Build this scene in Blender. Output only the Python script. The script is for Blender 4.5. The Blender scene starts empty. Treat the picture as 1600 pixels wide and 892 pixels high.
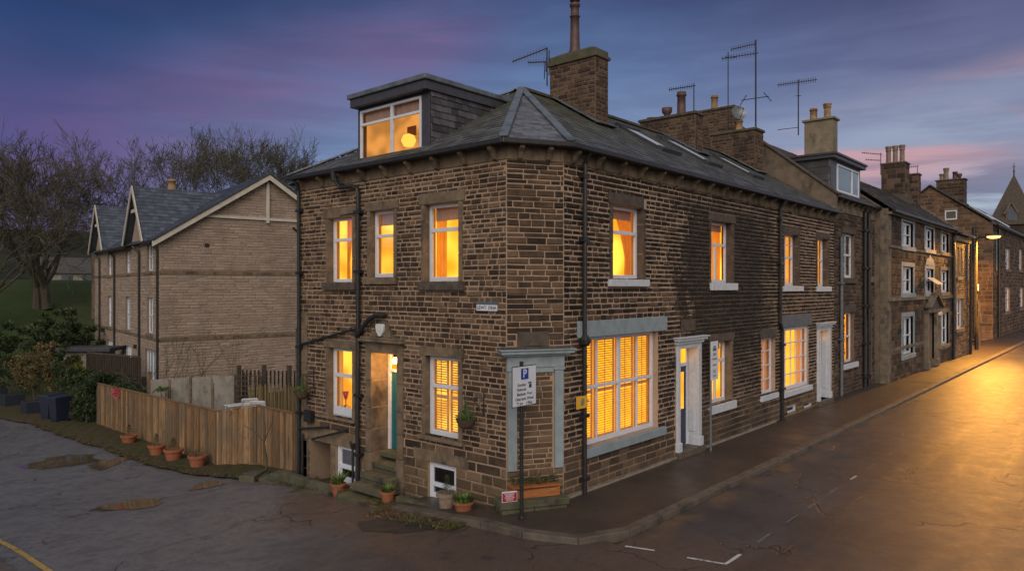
import bpy, bmesh, math, random
from mathutils import Vector, Matrix
random.seed(7)
scene = bpy.context.scene
COL = scene.collection
PI = math.pi
rad = math.radians

# ------------------------------------------------------------------ node helpers
def new_mat(name):
    m = bpy.data.materials.new(name); m.use_nodes = True
    nt = m.node_tree; nt.nodes.clear()
    out = nt.nodes.new('ShaderNodeOutputMaterial')
    return m, nt, out
def N(nt, t, **kw):
    n = nt.nodes.new(t)
    for k, v in kw.items():
        if k.startswith('i_'):
            key = k[2:]
            key = int(key) if key.isdigit() else key
            n.inputs[key].default_value = v
        else: setattr(n, k, v)
    return n
def L(nt, a, b): nt.links.new(a, b)
def ramp(nt, fac, stops, interp='LINEAR'):
    r = nt.nodes.new('ShaderNodeValToRGB'); r.color_ramp.interpolation = interp
    e = r.color_ramp.elements
    e[0].position = stops[0][0]; e[0].color = (*stops[0][1], 1)
    e[1].position = stops[1][0]; e[1].color = (*stops[1][1], 1)
    for p, c in stops[2:]:
        x = e.new(p); x.color = (*c, 1)
    L(nt, fac, r.inputs[0]); return r.outputs[0]
def mixc(nt, f, a, b, mode='MIX'):
    m = nt.nodes.new('ShaderNodeMix'); m.data_type = 'RGBA'; m.blend_type = mode; m.clamp_factor = True
    for s, v in ((0, f), (6, a), (7, b)):
        if isinstance(v, (int, float)): m.inputs[s].default_value = v
        elif isinstance(v, tuple): m.inputs[s].default_value = (*v, 1) if len(v) == 3 else v
        else: L(nt, v, m.inputs[s])
    return m.outputs[2]
def math_(nt, op, a, b=0.0, clamp=False):
    m = nt.nodes.new('ShaderNodeMath'); m.operation = op; m.use_clamp = clamp
    for s, v in ((0, a), (1, b)):
        if isinstance(v, (int, float)): m.inputs[s].default_value = v
        else: L(nt, v, m.inputs[s])
    return m.outputs[0]
def maprange(nt, v, a, b, c=0.0, d=1.0, smooth=True):
    m = nt.nodes.new('ShaderNodeMapRange'); m.interpolation_type = 'SMOOTHSTEP' if smooth else 'LINEAR'
    L(nt, v, m.inputs[0])
    for i, x in enumerate((a, b, c, d)): m.inputs[i+1].default_value = x
    return m.outputs[0]
def pos(nt):
    g = nt.nodes.new('ShaderNodeNewGeometry'); return g.outputs['Position']
def sep(nt, v):
    s = nt.nodes.new('ShaderNodeSeparateXYZ'); L(nt, v, s.inputs[0]); return s.outputs
def noise(nt, vec, scale, detail=4, rough=.55, stretch=None, dist=0.0):
    if stretch:
        mp = nt.nodes.new('ShaderNodeMapping'); mp.inputs['Scale'].default_value = stretch
        L(nt, vec, mp.inputs[0]); vec = mp.outputs[0]
    n = N(nt, 'ShaderNodeTexNoise'); n.inputs['Scale'].default_value = scale
    n.inputs['Detail'].default_value = detail; n.inputs['Roughness'].default_value = rough
    n.inputs['Distortion'].default_value = dist
    L(nt, vec, n.inputs['Vector']); return n.outputs['Fac']
def bump(nt, h, strength, dist=.02):
    b = nt.nodes.new('ShaderNodeBump'); b.inputs['Strength'].default_value = strength
    b.inputs['Distance'].default_value = dist; L(nt, h, b.inputs['Height']); return b.outputs[0]
def princ(nt, out, col, rough=.8, nrm=None, metal=0, spec=.5):
    p = nt.nodes.new('ShaderNodeBsdfPrincipled')
    for k, v in (('Base Color', col), ('Roughness', rough)):
        if isinstance(v, tuple): p.inputs[k].default_value = (*v, 1)
        elif isinstance(v, (int, float)): p.inputs[k].default_value = v
        else: L(nt, v, p.inputs[k])
    p.inputs['Metallic'].default_value = metal
    p.inputs['Specular IOR Level'].default_value = spec
    if nrm is not None: L(nt, nrm, p.inputs['Normal'])
    L(nt, p.outputs[0], out.inputs[0]); return p

def simple(name, a, b=None, scale=6, rough=.8, bs=.3, bscale=40, metal=0, dirt=None, spec=.5, dirt_scale=2.0, stretch=None, bdist=.01):
    """noise-mottled surface between colours a and b, optional dirt patches"""
    m, nt, out = new_mat(name); P = pos(nt)
    b = b or tuple(x*.75 for x in a)
    c = mixc(nt, maprange(nt, noise(nt, P, scale, 5, .6, stretch), .32, .68), a, b)
    if dirt:
        c = mixc(nt, maprange(nt, noise(nt, P, dirt_scale, 6, .65, (1, 1, .6)), .5, .68), c, dirt)
    nr = bump(nt, noise(nt, P, bscale, 4, .6, stretch), bs, bdist) if bs else None
    r = math_(nt, 'ADD', maprange(nt, noise(nt, P, scale*2.3, 3), .3, .7, -.08, .08, False), rough)
    princ(nt, out, c, r, nr, metal, spec); return m

def attr(nt, name):
    a = nt.nodes.new('ShaderNodeAttribute'); a.attribute_name = name; return a.outputs['Fac']

def stone(name, cols, soot=(.02, .017, .015), soot_amt=0.0, sootx=None, pale_below=None, pale=(.27, .2, .13), bs=.6, fine=22, topsoot=None, stains=.5):
    wm = lambda c_: (c_[0]*1.06, c_[1]*.93, c_[2]*.90)
    cols = [(p_, wm(c_)) for p_, c_ in cols]; pale = wm(pale)
    m, nt, out = new_mat(name); P = pos(nt); X, Y, Z = sep(nt, P)[0:3]
    r = attr(nt, 'rnd'); n1 = noise(nt, P, 5.5, 6, .65)
    f = math_(nt, 'ADD', r, maprange(nt, n1, .25, .75, -.22, .22, False), True)
    c = ramp(nt, f, cols)
    if pale_below is not None:
        h = math_(nt, 'ADD', Z, maprange(nt, noise(nt, P, 1.3, 4), .3, .7, -.5, .5, False))
        k = maprange(nt, h, pale_below-.35, pale_below+.35, 1, 0)
        pc = mixc(nt, maprange(nt, f, .1, .9), tuple(x*.62 for x in pale), pale)
        c = mixc(nt, math_(nt, 'MULTIPLY', k, .8), c, pc)
    if sootx:
        e = maprange(nt, noise(nt, P, 1.0, 8, .72), .3, .7, -1.3, 1.3, False)
        xx = math_(nt, 'ADD', X, e)
        k = math_(nt, 'MULTIPLY', maprange(nt, xx, sootx[0]-.25, sootx[0]+.25), maprange(nt, xx, sootx[1]-1.0, sootx[1]+1.0, 1, 0))
        zk = maprange(nt, math_(nt, 'ADD', Z, e), .8, 3.0, .35, 1)
        zt = maprange(nt, Z, 6.1, 6.6, 1, .35)
        k = math_(nt, 'MULTIPLY', math_(nt, 'MULTIPLY', k, zk), zt)
        c = mixc(nt, math_(nt, 'MULTIPLY', k, sootx[2]), c, soot)
    if soot_amt:
        k = maprange(nt, noise(nt, P, .9, 6, .62, (1, 1, .45)), .46, .66)
        c = mixc(nt, math_(nt, 'MULTIPLY', k, soot_amt), c, soot)
    c = mixc(nt, maprange(nt, noise(nt, P, 60, 3, .7), .3, .75, 0, .5), c, tuple(x*.5 for x in cols[0][1]))
    h1 = noise(nt, P, fine, 6, .7); h2 = noise(nt, P, 90, 3, .6)
    hh = math_(nt, 'ADD', h1, math_(nt, 'MULTIPLY', h2, .35))
    princ(nt, out, c, .85, bump(nt, hh, bs, .035), 0, .3); return m

def emis(name, col, s, var=0, vscale=3, hot=None):
    m, nt, out = new_mat(name)
    e = nt.nodes.new('ShaderNodeEmission')
    if var:
        P = pos(nt); f = maprange(nt, noise(nt, P, vscale, 1), .35, .65)
        c = mixc(nt, f, tuple(x*(1-var) for x in col), hot or col); L(nt, c, e.inputs[0])
    else: e.inputs[0].default_value = (*col, 1)
    e.inputs[1].default_value = s; L(nt, e.outputs[0], out.inputs[0]); return m

def glass(name, tint=(1, 1, 1), refl=1.0, rough=.03):
    m, nt, out = new_mat(name)
    t = N(nt, 'ShaderNodeBsdfTransparent'); t.inputs[0].default_value = (*tint, 1)
    g = N(nt, 'ShaderNodeBsdfGlossy'); g.inputs['Roughness'].default_value = rough
    fr = N(nt, 'ShaderNodeFresnel'); fr.inputs[0].default_value = 1.5
    P = pos(nt); L(nt, bump(nt, noise(nt, P, 2.5, 2), .12, .02), g.inputs['Normal'])
    f = math_(nt, 'MULTIPLY', fr.outputs[0], refl, True)
    x = N(nt, 'ShaderNodeMixShader'); L(nt, f, x.inputs[0]); L(nt, t.outputs[0], x.inputs[1]); L(nt, g.outputs[0], x.inputs[2])
    L(nt, x.outputs[0], out.inputs[0]); return m

def cloth(name, col, trans=.6):
    m, nt, out = new_mat(name); P = pos(nt)
    d = N(nt, 'ShaderNodeBsdfDiffuse'); t = N(nt, 'ShaderNodeBsdfTranslucent')
    c = mixc(nt, maprange(nt, noise(nt, P, 25, 3, .6, (1, 1, .15)), .3, .7), col, tuple(x*.8 for x in col))
    L(nt, c, d.inputs[0]); L(nt, c, t.inputs[0])
    x = N(nt, 'ShaderNodeMixShader'); x.inputs[0].default_value = trans
    L(nt, d.outputs[0], x.inputs[1]); L(nt, t.outputs[0], x.inputs[2]); L(nt, x.outputs[0], out.inputs[0]); return m

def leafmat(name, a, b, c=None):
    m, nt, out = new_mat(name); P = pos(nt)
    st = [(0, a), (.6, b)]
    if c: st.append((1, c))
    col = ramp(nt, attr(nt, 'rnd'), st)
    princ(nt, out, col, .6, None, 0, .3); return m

def slate(name, a, b, c, moss=0.0, rough=.5, mosscol=(.085, .085, .02)):
    m, nt, out = new_mat(name); P = pos(nt)
    f = math_(nt, 'ADD', attr(nt, 'rnd'), maprange(nt, noise(nt, P, 3, 5), .3, .7, -.25, .25, False), True)
    col = ramp(nt, f, [(0, a), (.5, b), (1, c)])
    col = mixc(nt, maprange(nt, noise(nt, P, 1.2, 6, .65), .5, .7, 0, .55), col, tuple(x*.45 for x in a))
    if moss:
        k = math_(nt, 'MULTIPLY', maprange(nt, noise(nt, P, 1.6, 7, .75), .38, .56), moss)
        Z = sep(nt, P)[2]
        k = math_(nt, 'MULTIPLY', k, maprange(nt, Z, 7.2, 8.8, .2, 1))
        col = mixc(nt, k, col, mosscol)
    r = maprange(nt, noise(nt, P, 5, 4), .3, .7, rough-.12, rough+.15, False)
    princ(nt, out, col, r, bump(nt, noise(nt, P, 30, 5, .65), .35, .01), 0, .5); return m

# ------------------------------------------------------------------ materials
M = {}
M['mortarL'] = stone('mortar_lane', [(0, (.30, .235, .17)), (1, (.43, .35, .26))], soot_amt=.15, pale_below=.5, pale=(.3, .25, .18), bs=.4)
M['stoneL'] = stone('gritstone_lane', [(0, (.034, .027, .022)), (.3, (.075, .055, .04)), (.65, (.14, .102, .068)), (1, (.24, .178, .118))], soot_amt=.4, pale_below=.5, pale=(.21, .16, .10), bs=.9)
M['mortarR'] = stone('mortar_street', [(0, (.36, .285, .21)), (1, (.50, .41, .31))], soot_amt=.1, sootx=(16.6, 22.2, .86), pale_below=.7, pale=(.25, .2, .14), bs=.4)
M['stoneR'] = stone('gritstone_street', [(0, (.013, .011, .010)), (.5, (.035, .027, .022)), (.8, (.085, .060, .043)), (1, (.17, .12, .08))], soot_amt=.45, sootx=(16.6, 22.2, .8), pale_below=1.0, pale=(.17, .13, .09), bs=.9)
M['stoneC'] = stone('gritstone_corner', [(0, (.07, .05, .036)), (.5, (.14, .10, .066)), (1, (.23, .165, .105))], soot_amt=.6, pale_below=.6, bs=.9)
M['stoneK'] = stone('gritstone_chamfer', [(0, (.03, .023, .019)), (.4, (.08, .057, .04)), (1, (.19, .135, .085))], soot_amt=.75, pale_below=2.9, pale=(.23, .17, .11), bs=.9)
M['mortarCh'] = stone('chimney_mortar', [(0, (.13, .10, .075)), (1, (.2, .155, .115))], soot_amt=.5, bs=.4)
M['stoneCh'] = stone('chimney_stone', [(0, (.05, .037, .03)), (.5, (.10, .073, .053)), (1, (.16, .117, .08))], soot_amt=.6, bs=.9)
M['mortarF'] = stone('mortar_far', [(0, (.10, .08, .06)), (1, (.2, .16, .12))], soot_amt=.4, bs=.4)
M['stoneF'] = stone('gritstone_far', [(0, (.035, .027, .022)), (.5, (.08, .058, .043)), (1, (.16, .115, .08))], soot_amt=.45, bs=.9)
M['mortarH5'] = stone('mortar_end_house', [(0, (.16, .13, .10)), (1, (.28, .22, .16))], bs=.4)
M['stoneM'] = stone('pale_coursed_stone', [(0, (.285, .245, .20)), (.5, (.33, .285, .235)), (1, (.375, .33, .275))], soot=(.1, .075, .06), soot_amt=.3, bs=.5)
M['mortarM'] = stone('pale_mortar', [(0, (.18, .15, .12)), (1, (.23, .195, .155))], bs=.3)
M['ashlar'] = simple('ashlar_stone', (.19, .138, .09), (.11, .08, .055), 4, .85, .5, 60, dirt=(.045, .036, .03), dirt_scale=1.7)
M['ashlar_dark'] = simple('sooty_ashlar', (.05, .04, .034), (.1, .075, .055), 5, .85, .5, 60)
M['ashlar_far'] = simple('far_ashlar', (.19, .15, .11), (.12, .09, .068), 3, .85, .4, 60, dirt=(.05, .04, .035))
M['blue_paint'] = simple('blue_grey_painted_stone', (.25, .30, .33), (.20, .245, .275), 5, .6, .35, 50, dirt=(.19, .21, .22), dirt_scale=2.5)
M['slate_paint'] = simple('slate_blue_painted_stone', (.10, .12, .15), (.07, .085, .105), 5, .6, .3, 50)
M['white_paint'] = simple('white_paint', (.54, .56, .62), (.46, .475, .52), 8, .45, .1, 60)
M['upvc'] = simple('white_window_frame', (.62, .64, .72), (.55, .57, .65), 10, .35, .05, 60)
M['grey_frame'] = simple('grey_frame', (.30, .31, .34), (.25, .26, .29), 10, .4, .05)
M['black_iron'] = simple('black_cast_iron', (.012, .012, .014), (.022, .021, .023), 9, .42, .3, 30)
M['grey_iron'] = simple('grey_painted_pipe', (.13, .14, .16), (.09, .10, .11), 9, .5, .2, 30)
M['lead'] = simple('lead_sheet', (.125, .145, .175), (.085, .098, .12), 5, .45, .35, 25, dirt=(.05, .055, .065))
M['fascia'] = simple('charcoal_fascia', (.035, .036, .045), (.05, .05, .06), 6, .4, .1)
M['render'] = simple('brown_render', (.17, .125, .09), (.10, .075, .055), 2.5, .9, .5, 30, dirt=(.05, .04, .032), dirt_scale=1.3)
M['cream_stone'] = simple('cream_rendered_stack', (.23, .185, .13), (.16, .13, .092), 3, .9, .4, 30, dirt=(.09, .07, .05), dirt_scale=1.5)
M['slate'] = slate('old_slate', (.045, .046, .052), (.075, .076, .085), (.12, .12, .13), moss=.6)
M['slate_pale'] = slate('pale_slate', (.08, .083, .095), (.12, .125, .145), (.17, .175, .2), moss=0)
M['slate_blue'] = slate('blue_slate', (.045, .052, .072), (.065, .075, .10), (.09, .105, .135), moss=0, rough=.45)
M['slate_brown'] = slate('stone_slates', (.035, .03, .028), (.065, .055, .05), (.10, .085, .075), moss=0, rough=.6)
M['slate_hung'] = slate('hung_slates', (.03, .028, .034), (.06, .056, .066), (.11, .10, .118), moss=0, rough=.55)
M['terracotta'] = simple('terracotta', (.30, .10, .045), (.22, .075, .035), 9, .75, .3, 40, dirt=(.16, .09, .06), dirt_scale=6)
M['pale_clay'] = simple('weathered_clay', (.25, .19, .15), (.17, .12, .09), 7, .85, .4, 40)
M['buff_clay'] = simple('buff_clay', (.32, .20, .09), (.22, .14, .07), 6, .8, .3, 30, dirt=(.08, .055, .04), dirt_scale=4)
M['dark_clay'] = simple('dark_red_clay', (.07, .035, .032), (.10, .05, .042), 6, .6, .2, 30)
M['soil'] = simple('soil', (.03, .02, .014), (.05, .035, .022), 20, .95, .6, 60)
M['wood'] = None
M['orange_wood'] = simple('orange_stained_wood', (.36, .13, .035), (.26, .085, .022), 5, .6, .3, 30, stretch=(1, 1, 6))
M['teal'] = simple('teal_door_paint', (.015, .13, .16), (.012, .10, .13), 5, .35, .1)
M['navy'] = simple('navy_door_paint', (.012, .02, .055), (.016, .026, .065), 5, .3, .1)
M['white_plastic'] = simple('white_plastic', (.6, .6, .62), (.5, .5, .52), 8, .4, .05)
M['bin'] = simple('dark_blue_plastic', (.012, .016, .034), (.018, .023, .045), 6, .45, .1)
M['planter_blue'] = simple('dark_blue_trough', (.013, .018, .032), (.02, .026, .042), 6, .5, .2)
M['bark'] = simple('bark', (.055, .045, .033), (.09, .075, .05), 12, .95, .6, 40)
M['twig'] = simple('twigs', (.055, .050, .034), (.09, .08, .055), 6, .95, 0)
M['moss_stone'] = simple('mossy_stone', (.10, .085, .06), (.055, .06, .028), 3, .9, .6, 35, dirt=(.03, .028, .022))
M['moss'] = simple('moss', (.045, .055, .012), (.06, .055, .03), 5, .95, .8, 50)
M['kerb'] = simple('kerb_stone', (.12, .096, .075), (.075, .06, .048), 3, .6, .5, 45, dirt=(.05, .042, .036))
M['line'] = simple('worn_white_line', (.55, .54, .52), (.35, .34, .33), 12, .6, .4, 60, dirt=(.12, .11, .105), dirt_scale=9)
M['line_faint'] = simple('faded_white_line', (.16, .155, .15), (.08, .076, .075), 12, .6, .4, 60, dirt=(.045, .042, .042), dirt_scale=9)
M['yellow'] = simple('worn_yellow_line', (.42, .28, .07), (.3, .2, .06), 12, .6, .4, 60, dirt=(.08, .07, .055), dirt_scale=7)
M['wicker'] = simple('brown_wicker', (.10, .06, .035), (.05, .032, .02), 30, .9, .8, 60)
M['lamp_paint'] = simple('dull_lamp_post_paint', (.018, .018, .017), (.026, .025, .023), 8, .95, .1, spec=.1)
M['galv'] = simple('galvanised_steel', (.22, .23, .25), (.16, .17, .19), 8, .45, .1, metal=.6)
M['cream'] = simple('cream_trim', (.50, .46, .39), (.42, .385, .33), 3, .7, .2, 30)
M['concrete'] = simple('pale_concrete', (.25, .225, .20), (.19, .17, .15), 3, .9, .4, 30, dirt=(.12, .105, .09))
M['darkwood'] = simple('old_dark_timber', (.045, .034, .026), (.075, .055, .04), 6, .9, .5, 30, stretch=(1, 1, .2))
M['bamboo'] = simple('bamboo_screen', (.20, .14, .06), (.11, .08, .035), 14, .8, .6, 40, stretch=(6, 6, .3))
M['paper_white'] = simple('sign_white', (.62, .63, .70), (.56, .57, .64), 4, .4, 0)
M['sign_blue'] = simple('sign_blue', (.012, .04, .28), (.012, .035, .24), 4, .4, 0)
M['sign_black'] = simple('sign_black', (.015, .015, .022), (.02, .02, .028), 4, .5, 0)
M['sign_red'] = simple('sign_red', (.35, .015, .03), (.28, .012, .025), 4, .4, 0)
M['sign_yellow'] = simple('sign_yellow', (.75, .42, .03), (.65, .36, .03), 4, .4, 0)
M['pink'] = simple('pink_petals', (.6, .08, .12), (.45, .05, .08), 9, .6, 0)
M['ceiling'] = simple('room_ceiling', (.45, .30, .24), (.4, .26, .2), 2, .9, 0)
M['room_dark'] = simple('unlit_room', (.09, .10, .12), (.05, .055, .07), 1.5, .9, 0)
M['room_lit'] = emis('lamplit_room_wall', (1.0, .365, .013), 1.8, .3, 1.0, (1.25, .62, .06))
M['room_lit_soft'] = emis('dimly_lit_room_wall', (1.0, .36, .04), 1.35, .35, 1.6)
M['room_glow'] = emis('lamplit_wall_bright', (1.0, .39, .02), 1.9, .2, 2)
M['attic_room'] = emis('softly_lit_attic_wall', (1.0, .40, .08), .85, .45, 1.8)
M['furnish'] = simple('room_furniture', (.42, .22, .10), (.3, .16, .08), 4, .8, 0)
M['lamp_globe'] = emis('lamp_globe', (1.0, .50, .07), 1.5)
M['street_bulb'] = emis('sodium_bulb', (1.0, .52, .09), 5.0)
M['door_bulb'] = emis('porch_bulb', (1.0, .55, .15), 25.0)
M['curtain'] = cloth('orange_curtain', (.85, .45, .12), .65)
M['net'] = cloth('cream_curtain', (.8, .6, .4), .65)
M['shutter'] = cloth('white_louvre', (.82, .60, .34), .45)
M['blind'] = cloth('roller_blind', (.55, .40, .33), .4)
M['frosted'] = simple('frosted_lower_glass', (.22, .23, .23), (.17, .18, .185), 3, .35, .05)
M['glass'] = glass('window_glass', (1, 1, 1), .22)
M['glass_sky'] = glass('dark_window_glass', (.55, .58, .62), 2.2, .05)
M['leaf_dark'] = leafmat('dark_leaves', (.012, .02, .008), (.035, .055, .018), (.08, .09, .03))
M['leaf_ivy'] = leafmat('ivy_leaves', (.010, .02, .009), (.03, .05, .018), (.06, .09, .03))
M['leaf_tan'] = leafmat('tan_and_green_leaves', (.03, .035, .014), (.12, .09, .04), (.26, .15, .07))
M['leaf_yellow'] = leafmat('yellow_leaves', (.12, .12, .01), (.30, .28, .02), (.42, .38, .04))
M['leaf_green'] = leafmat('fresh_green_leaves', (.03, .06, .012), (.07, .12, .025), (.13, .18, .04))
M['grass'] = leafmat('grass_blades', (.04, .05, .014), (.07, .08, .022), (.13, .11, .04))
M['rubbish'] = leafmat('fallen_leaves', (.04, .025, .015), (.10, .06, .03), (.17, .11, .06))

def wood_mat():
    m, nt, out = new_mat('fence_boards'); P = pos(nt)
    f = math_(nt, 'ADD', attr(nt, 'rnd'), maprange(nt, noise(nt, P, 9, 5, .6, (3, 3, .35)), .3, .7, -.35, .35, False), True)
    c = ramp(nt, f, [(0, (.12, .065, .032)), (.5, (.23, .135, .068)), (1, (.35, .225, .12))])
    k = maprange(nt, noise(nt, P, 7, 2, .5, (1, 1, .8)), .66, .71)
    c = mixc(nt, math_(nt, 'MULTIPLY', k, .75), c, (.07, .035, .016))
    c = mixc(nt, maprange(nt, noise(nt, P, 1.1, 5, .6, (1, 1, .5)), .42, .66, 0, .7), c, (.12, .095, .07))
    c = mixc(nt, maprange(nt, noise(nt, P, 5, 5, .7, (2, 2, .15)), .52, .7, 0, .6), c, (.06, .035, .018))
    princ(nt, out, c, .7, bump(nt, noise(nt, P, 30, 4, .6, (3, 3, .2)), .35, .01), 0, .3); return m
M['wood'] = wood_mat()

def road_mat():
    m, nt, out = new_mat('wet_worn_asphalt'); P = pos(nt); X, Y, Z = sep(nt, P)[0:3]
    n1 = noise(nt, P, .35, 6, .6); n2 = noise(nt, P, 2.2, 6, .65); n3 = noise(nt, P, 70, 3, .7)
    c = mixc(nt, maprange(nt, n1, .35, .65), (.036, .035, .041), (.062, .059, .065))
    pl_ = mixc(nt, maprange(nt, n2, .35, .65), (.125, .12, .13), (.19, .18, .185))
    c = mixc(nt, math_(nt, 'MULTIPLY', maprange(nt, math_(nt, 'ADD', math_(nt, 'SUBTRACT', Y, math_(nt, 'MULTIPLY', X, 1.15)), maprange(nt, n1, .3, .7, -1.5, 1.5, False)), -2.5, 5.0), .85), c, pl_)
    # patched reddish asphalt around the junction
    d1 = math_(nt, 'ADD', math_(nt, 'MULTIPLY', X, .9), math_(nt, 'MULTIPLY', Y, -.35))
    k = math_(nt, 'MULTIPLY', maprange(nt, math_(nt, 'ADD', d1, maprange(nt, n1, .3, .7, -1.2, 1.2, False)), 2.2, 3.6), maprange(nt, X, 10.6, 12.4, 1, 0))
    c = mixc(nt, math_(nt, 'MULTIPLY', k, .7), c, (.105, .066, .048))
    c = mixc(nt, maprange(nt, n2, .55, .72, 0, .6), c, (.028, .025, .026))
    # rubbed dark wheel tracks, running along the street
    tr = noise(nt, P, 1.0, 4, .6, (.05, 1.3, 1))
    tm = math_(nt, 'MULTIPLY', maprange(nt, tr, .5, .62, 0, .4), maprange(nt, Y, 4.5, 6.5, 1, 0))
    c = mixc(nt, tm, c, (.026, .025, .028))
    # silt by the kerb
    c = mixc(nt, math_(nt, 'MULTIPLY', math_(nt, 'MULTIPLY', maprange(nt, Y, 5.9, 6.6), maprange(nt, X, 10.3, 11)), maprange(nt, noise(nt, P, 1.5, 5), .4, .62)), c, (.13, .085, .05))
    c = mixc(nt, maprange(nt, n3, .55, .75, 0, .5), c, (.12, .115, .12))
    # hairline cracks
    v = N(nt, 'ShaderNodeTexVoronoi'); v.feature = 'DISTANCE_TO_EDGE'; v.inputs['Scale'].default_value = .38
    wv = N(nt, 'ShaderNodeTexNoise'); wv.inputs['Scale'].default_value = 1.1; wv.inputs['Detail'].default_value = 6; L(nt, P, wv.inputs['Vector'])
    va = N(nt, 'ShaderNodeVectorMath'); va.operation = 'SCALE'; va.inputs['Scale'].default_value = 1.5; L(nt, wv.outputs['Color'], va.inputs[0])
    vb = N(nt, 'ShaderNodeVectorMath'); vb.operation = 'ADD'; L(nt, P, vb.inputs[0]); L(nt, va.outputs[0], vb.inputs[1]); L(nt, vb.outputs[0], v.inputs['Vector'])
    crack = math_(nt, 'MULTIPLY', maprange(nt, v.outputs['Distance'], .0, .012, 1, 0), maprange(nt, n1, .46, .56))
    c = mixc(nt, math_(nt, 'MULTIPLY', crack, .8), c, (.012, .01, .01))
    n8 = noise(nt, P, 9, 4, .7)
    c = mixc(nt, maprange(nt, n8, .52, .7, 0, .45), c, (.03, .028, .03))
    wet = maprange(nt, math_(nt, 'ADD', math_(nt, 'MULTIPLY', noise(nt, P, 2.4, 7, .75), .6), math_(nt, 'MULTIPLY', tm, .25)), .2, .55)
    r = math_(nt, 'SUBTRACT', .45, math_(nt, 'ADD', math_(nt, 'MULTIPLY', wet, .16), math_(nt, 'MULTIPLY', maprange(nt, n1, .48, .62), math_(nt, 'MULTIPLY', maprange(nt, Y, 7, 10), .2))))
    h = math_(nt, 'ADD', math_(nt, 'MULTIPLY', n2, 1.2), math_(nt, 'ADD', math_(nt, 'MULTIPLY', n3, .5), math_(nt, 'MULTIPLY', crack, -.7)))
    princ(nt, out, c, r, bump(nt, h, .8, .025), 0, .32); return m
M['road'] = road_mat()

def pave_mat():
    m, nt, out = new_mat('damp_tarmac_pavement'); P = pos(nt)
    n1 = noise(nt, P, .7, 6, .6); n2 = noise(nt, P, 3, 5, .65); n3 = noise(nt, P, 80, 3, .7)
    c = mixc(nt, maprange(nt, n1, .35, .65), (.038, .028, .023), (.065, .048, .038))
    c = mixc(nt, maprange(nt, n2, .5, .7, 0, .5), c, (.03, .024, .02))
    c = mixc(nt, maprange(nt, n3, .6, .75, 0, .4), c, (.12, .10, .08))
    r = maprange(nt, n1, .35, .65, .60, .36, False)
    princ(nt, out, c, r, bump(nt, math_(nt, 'ADD', n2, math_(nt, 'MULTIPLY', n3, .4)), .4, .015), 0, .5); return m
M['pave'] = pave_mat()
def ground_mat():
    m, nt, out = new_mat('grass_and_earth'); P = pos(nt); X, Y, Z = sep(nt, P)[0:3]
    n1 = noise(nt, P, .12, 6, .6); n2 = noise(nt, P, 1.2, 6, .7); n3 = noise(nt, P, 14, 4, .7)
    g = mixc(nt, maprange(nt, n1, .35, .65), (.05, .078, .024), (.085, .10, .036))
    g = mixc(nt, maprange(nt, n2, .45, .7, 0, .6), g, (.05, .045, .02))
    e = mixc(nt, maprange(nt, n2, .4, .6), (.045, .032, .022), (.07, .05, .033))
    far = mixc(nt, maprange(nt, noise(nt, P, .06, 6, .7), .4, .6), (.012, .016, .010), (.03, .032, .018))
    c = mixc(nt, maprange(nt, math_(nt, 'ADD', Y, maprange(nt, n2, .3, .7, -1.5, 1.5, False)), 44, 48), e, g)
    c = mixc(nt, maprange(nt, Y, 120, 140), c, far)
    c = mixc(nt, maprange(nt, n3, .5, .7, 0, .4), c, (.02, .022, .01))
    princ(nt, out, c, .95, bump(nt, math_(nt, 'ADD', n3, n2), .7, .05), 0, .2); return m
M['ground'] = ground_mat()
def puddle_mat():
    m, nt, out = new_mat('muddy_puddle_water'); P = pos(nt)
    c = mixc(nt, maprange(nt, noise(nt, P, 2, 4), .35, .65), (.12, .09, .06), (.09, .066, .044))
    p_ = princ(nt, out, c, .05, bump(nt, noise(nt, P, 6, 2), .03, .01), 0, .9)
    k = maprange(nt, math_(nt, 'ADD', attr(nt, 'rnd'), maprange(nt, noise(nt, P, 1.5, 5, .55), .3, .7, -.2, .2, False)), .62, .86, 1, 0)
    t_ = N(nt, 'ShaderNodeBsdfTransparent'); x_ = N(nt, 'ShaderNodeMixShader'); L(nt, k, x_.inputs[0]); L(nt, t_.outputs[0], x_.inputs[1]); L(nt, p_.outputs[0], x_.inputs[2]); L(nt, x_.outputs[0], out.inputs[0]); return m
M['puddle'] = puddle_mat()

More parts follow.
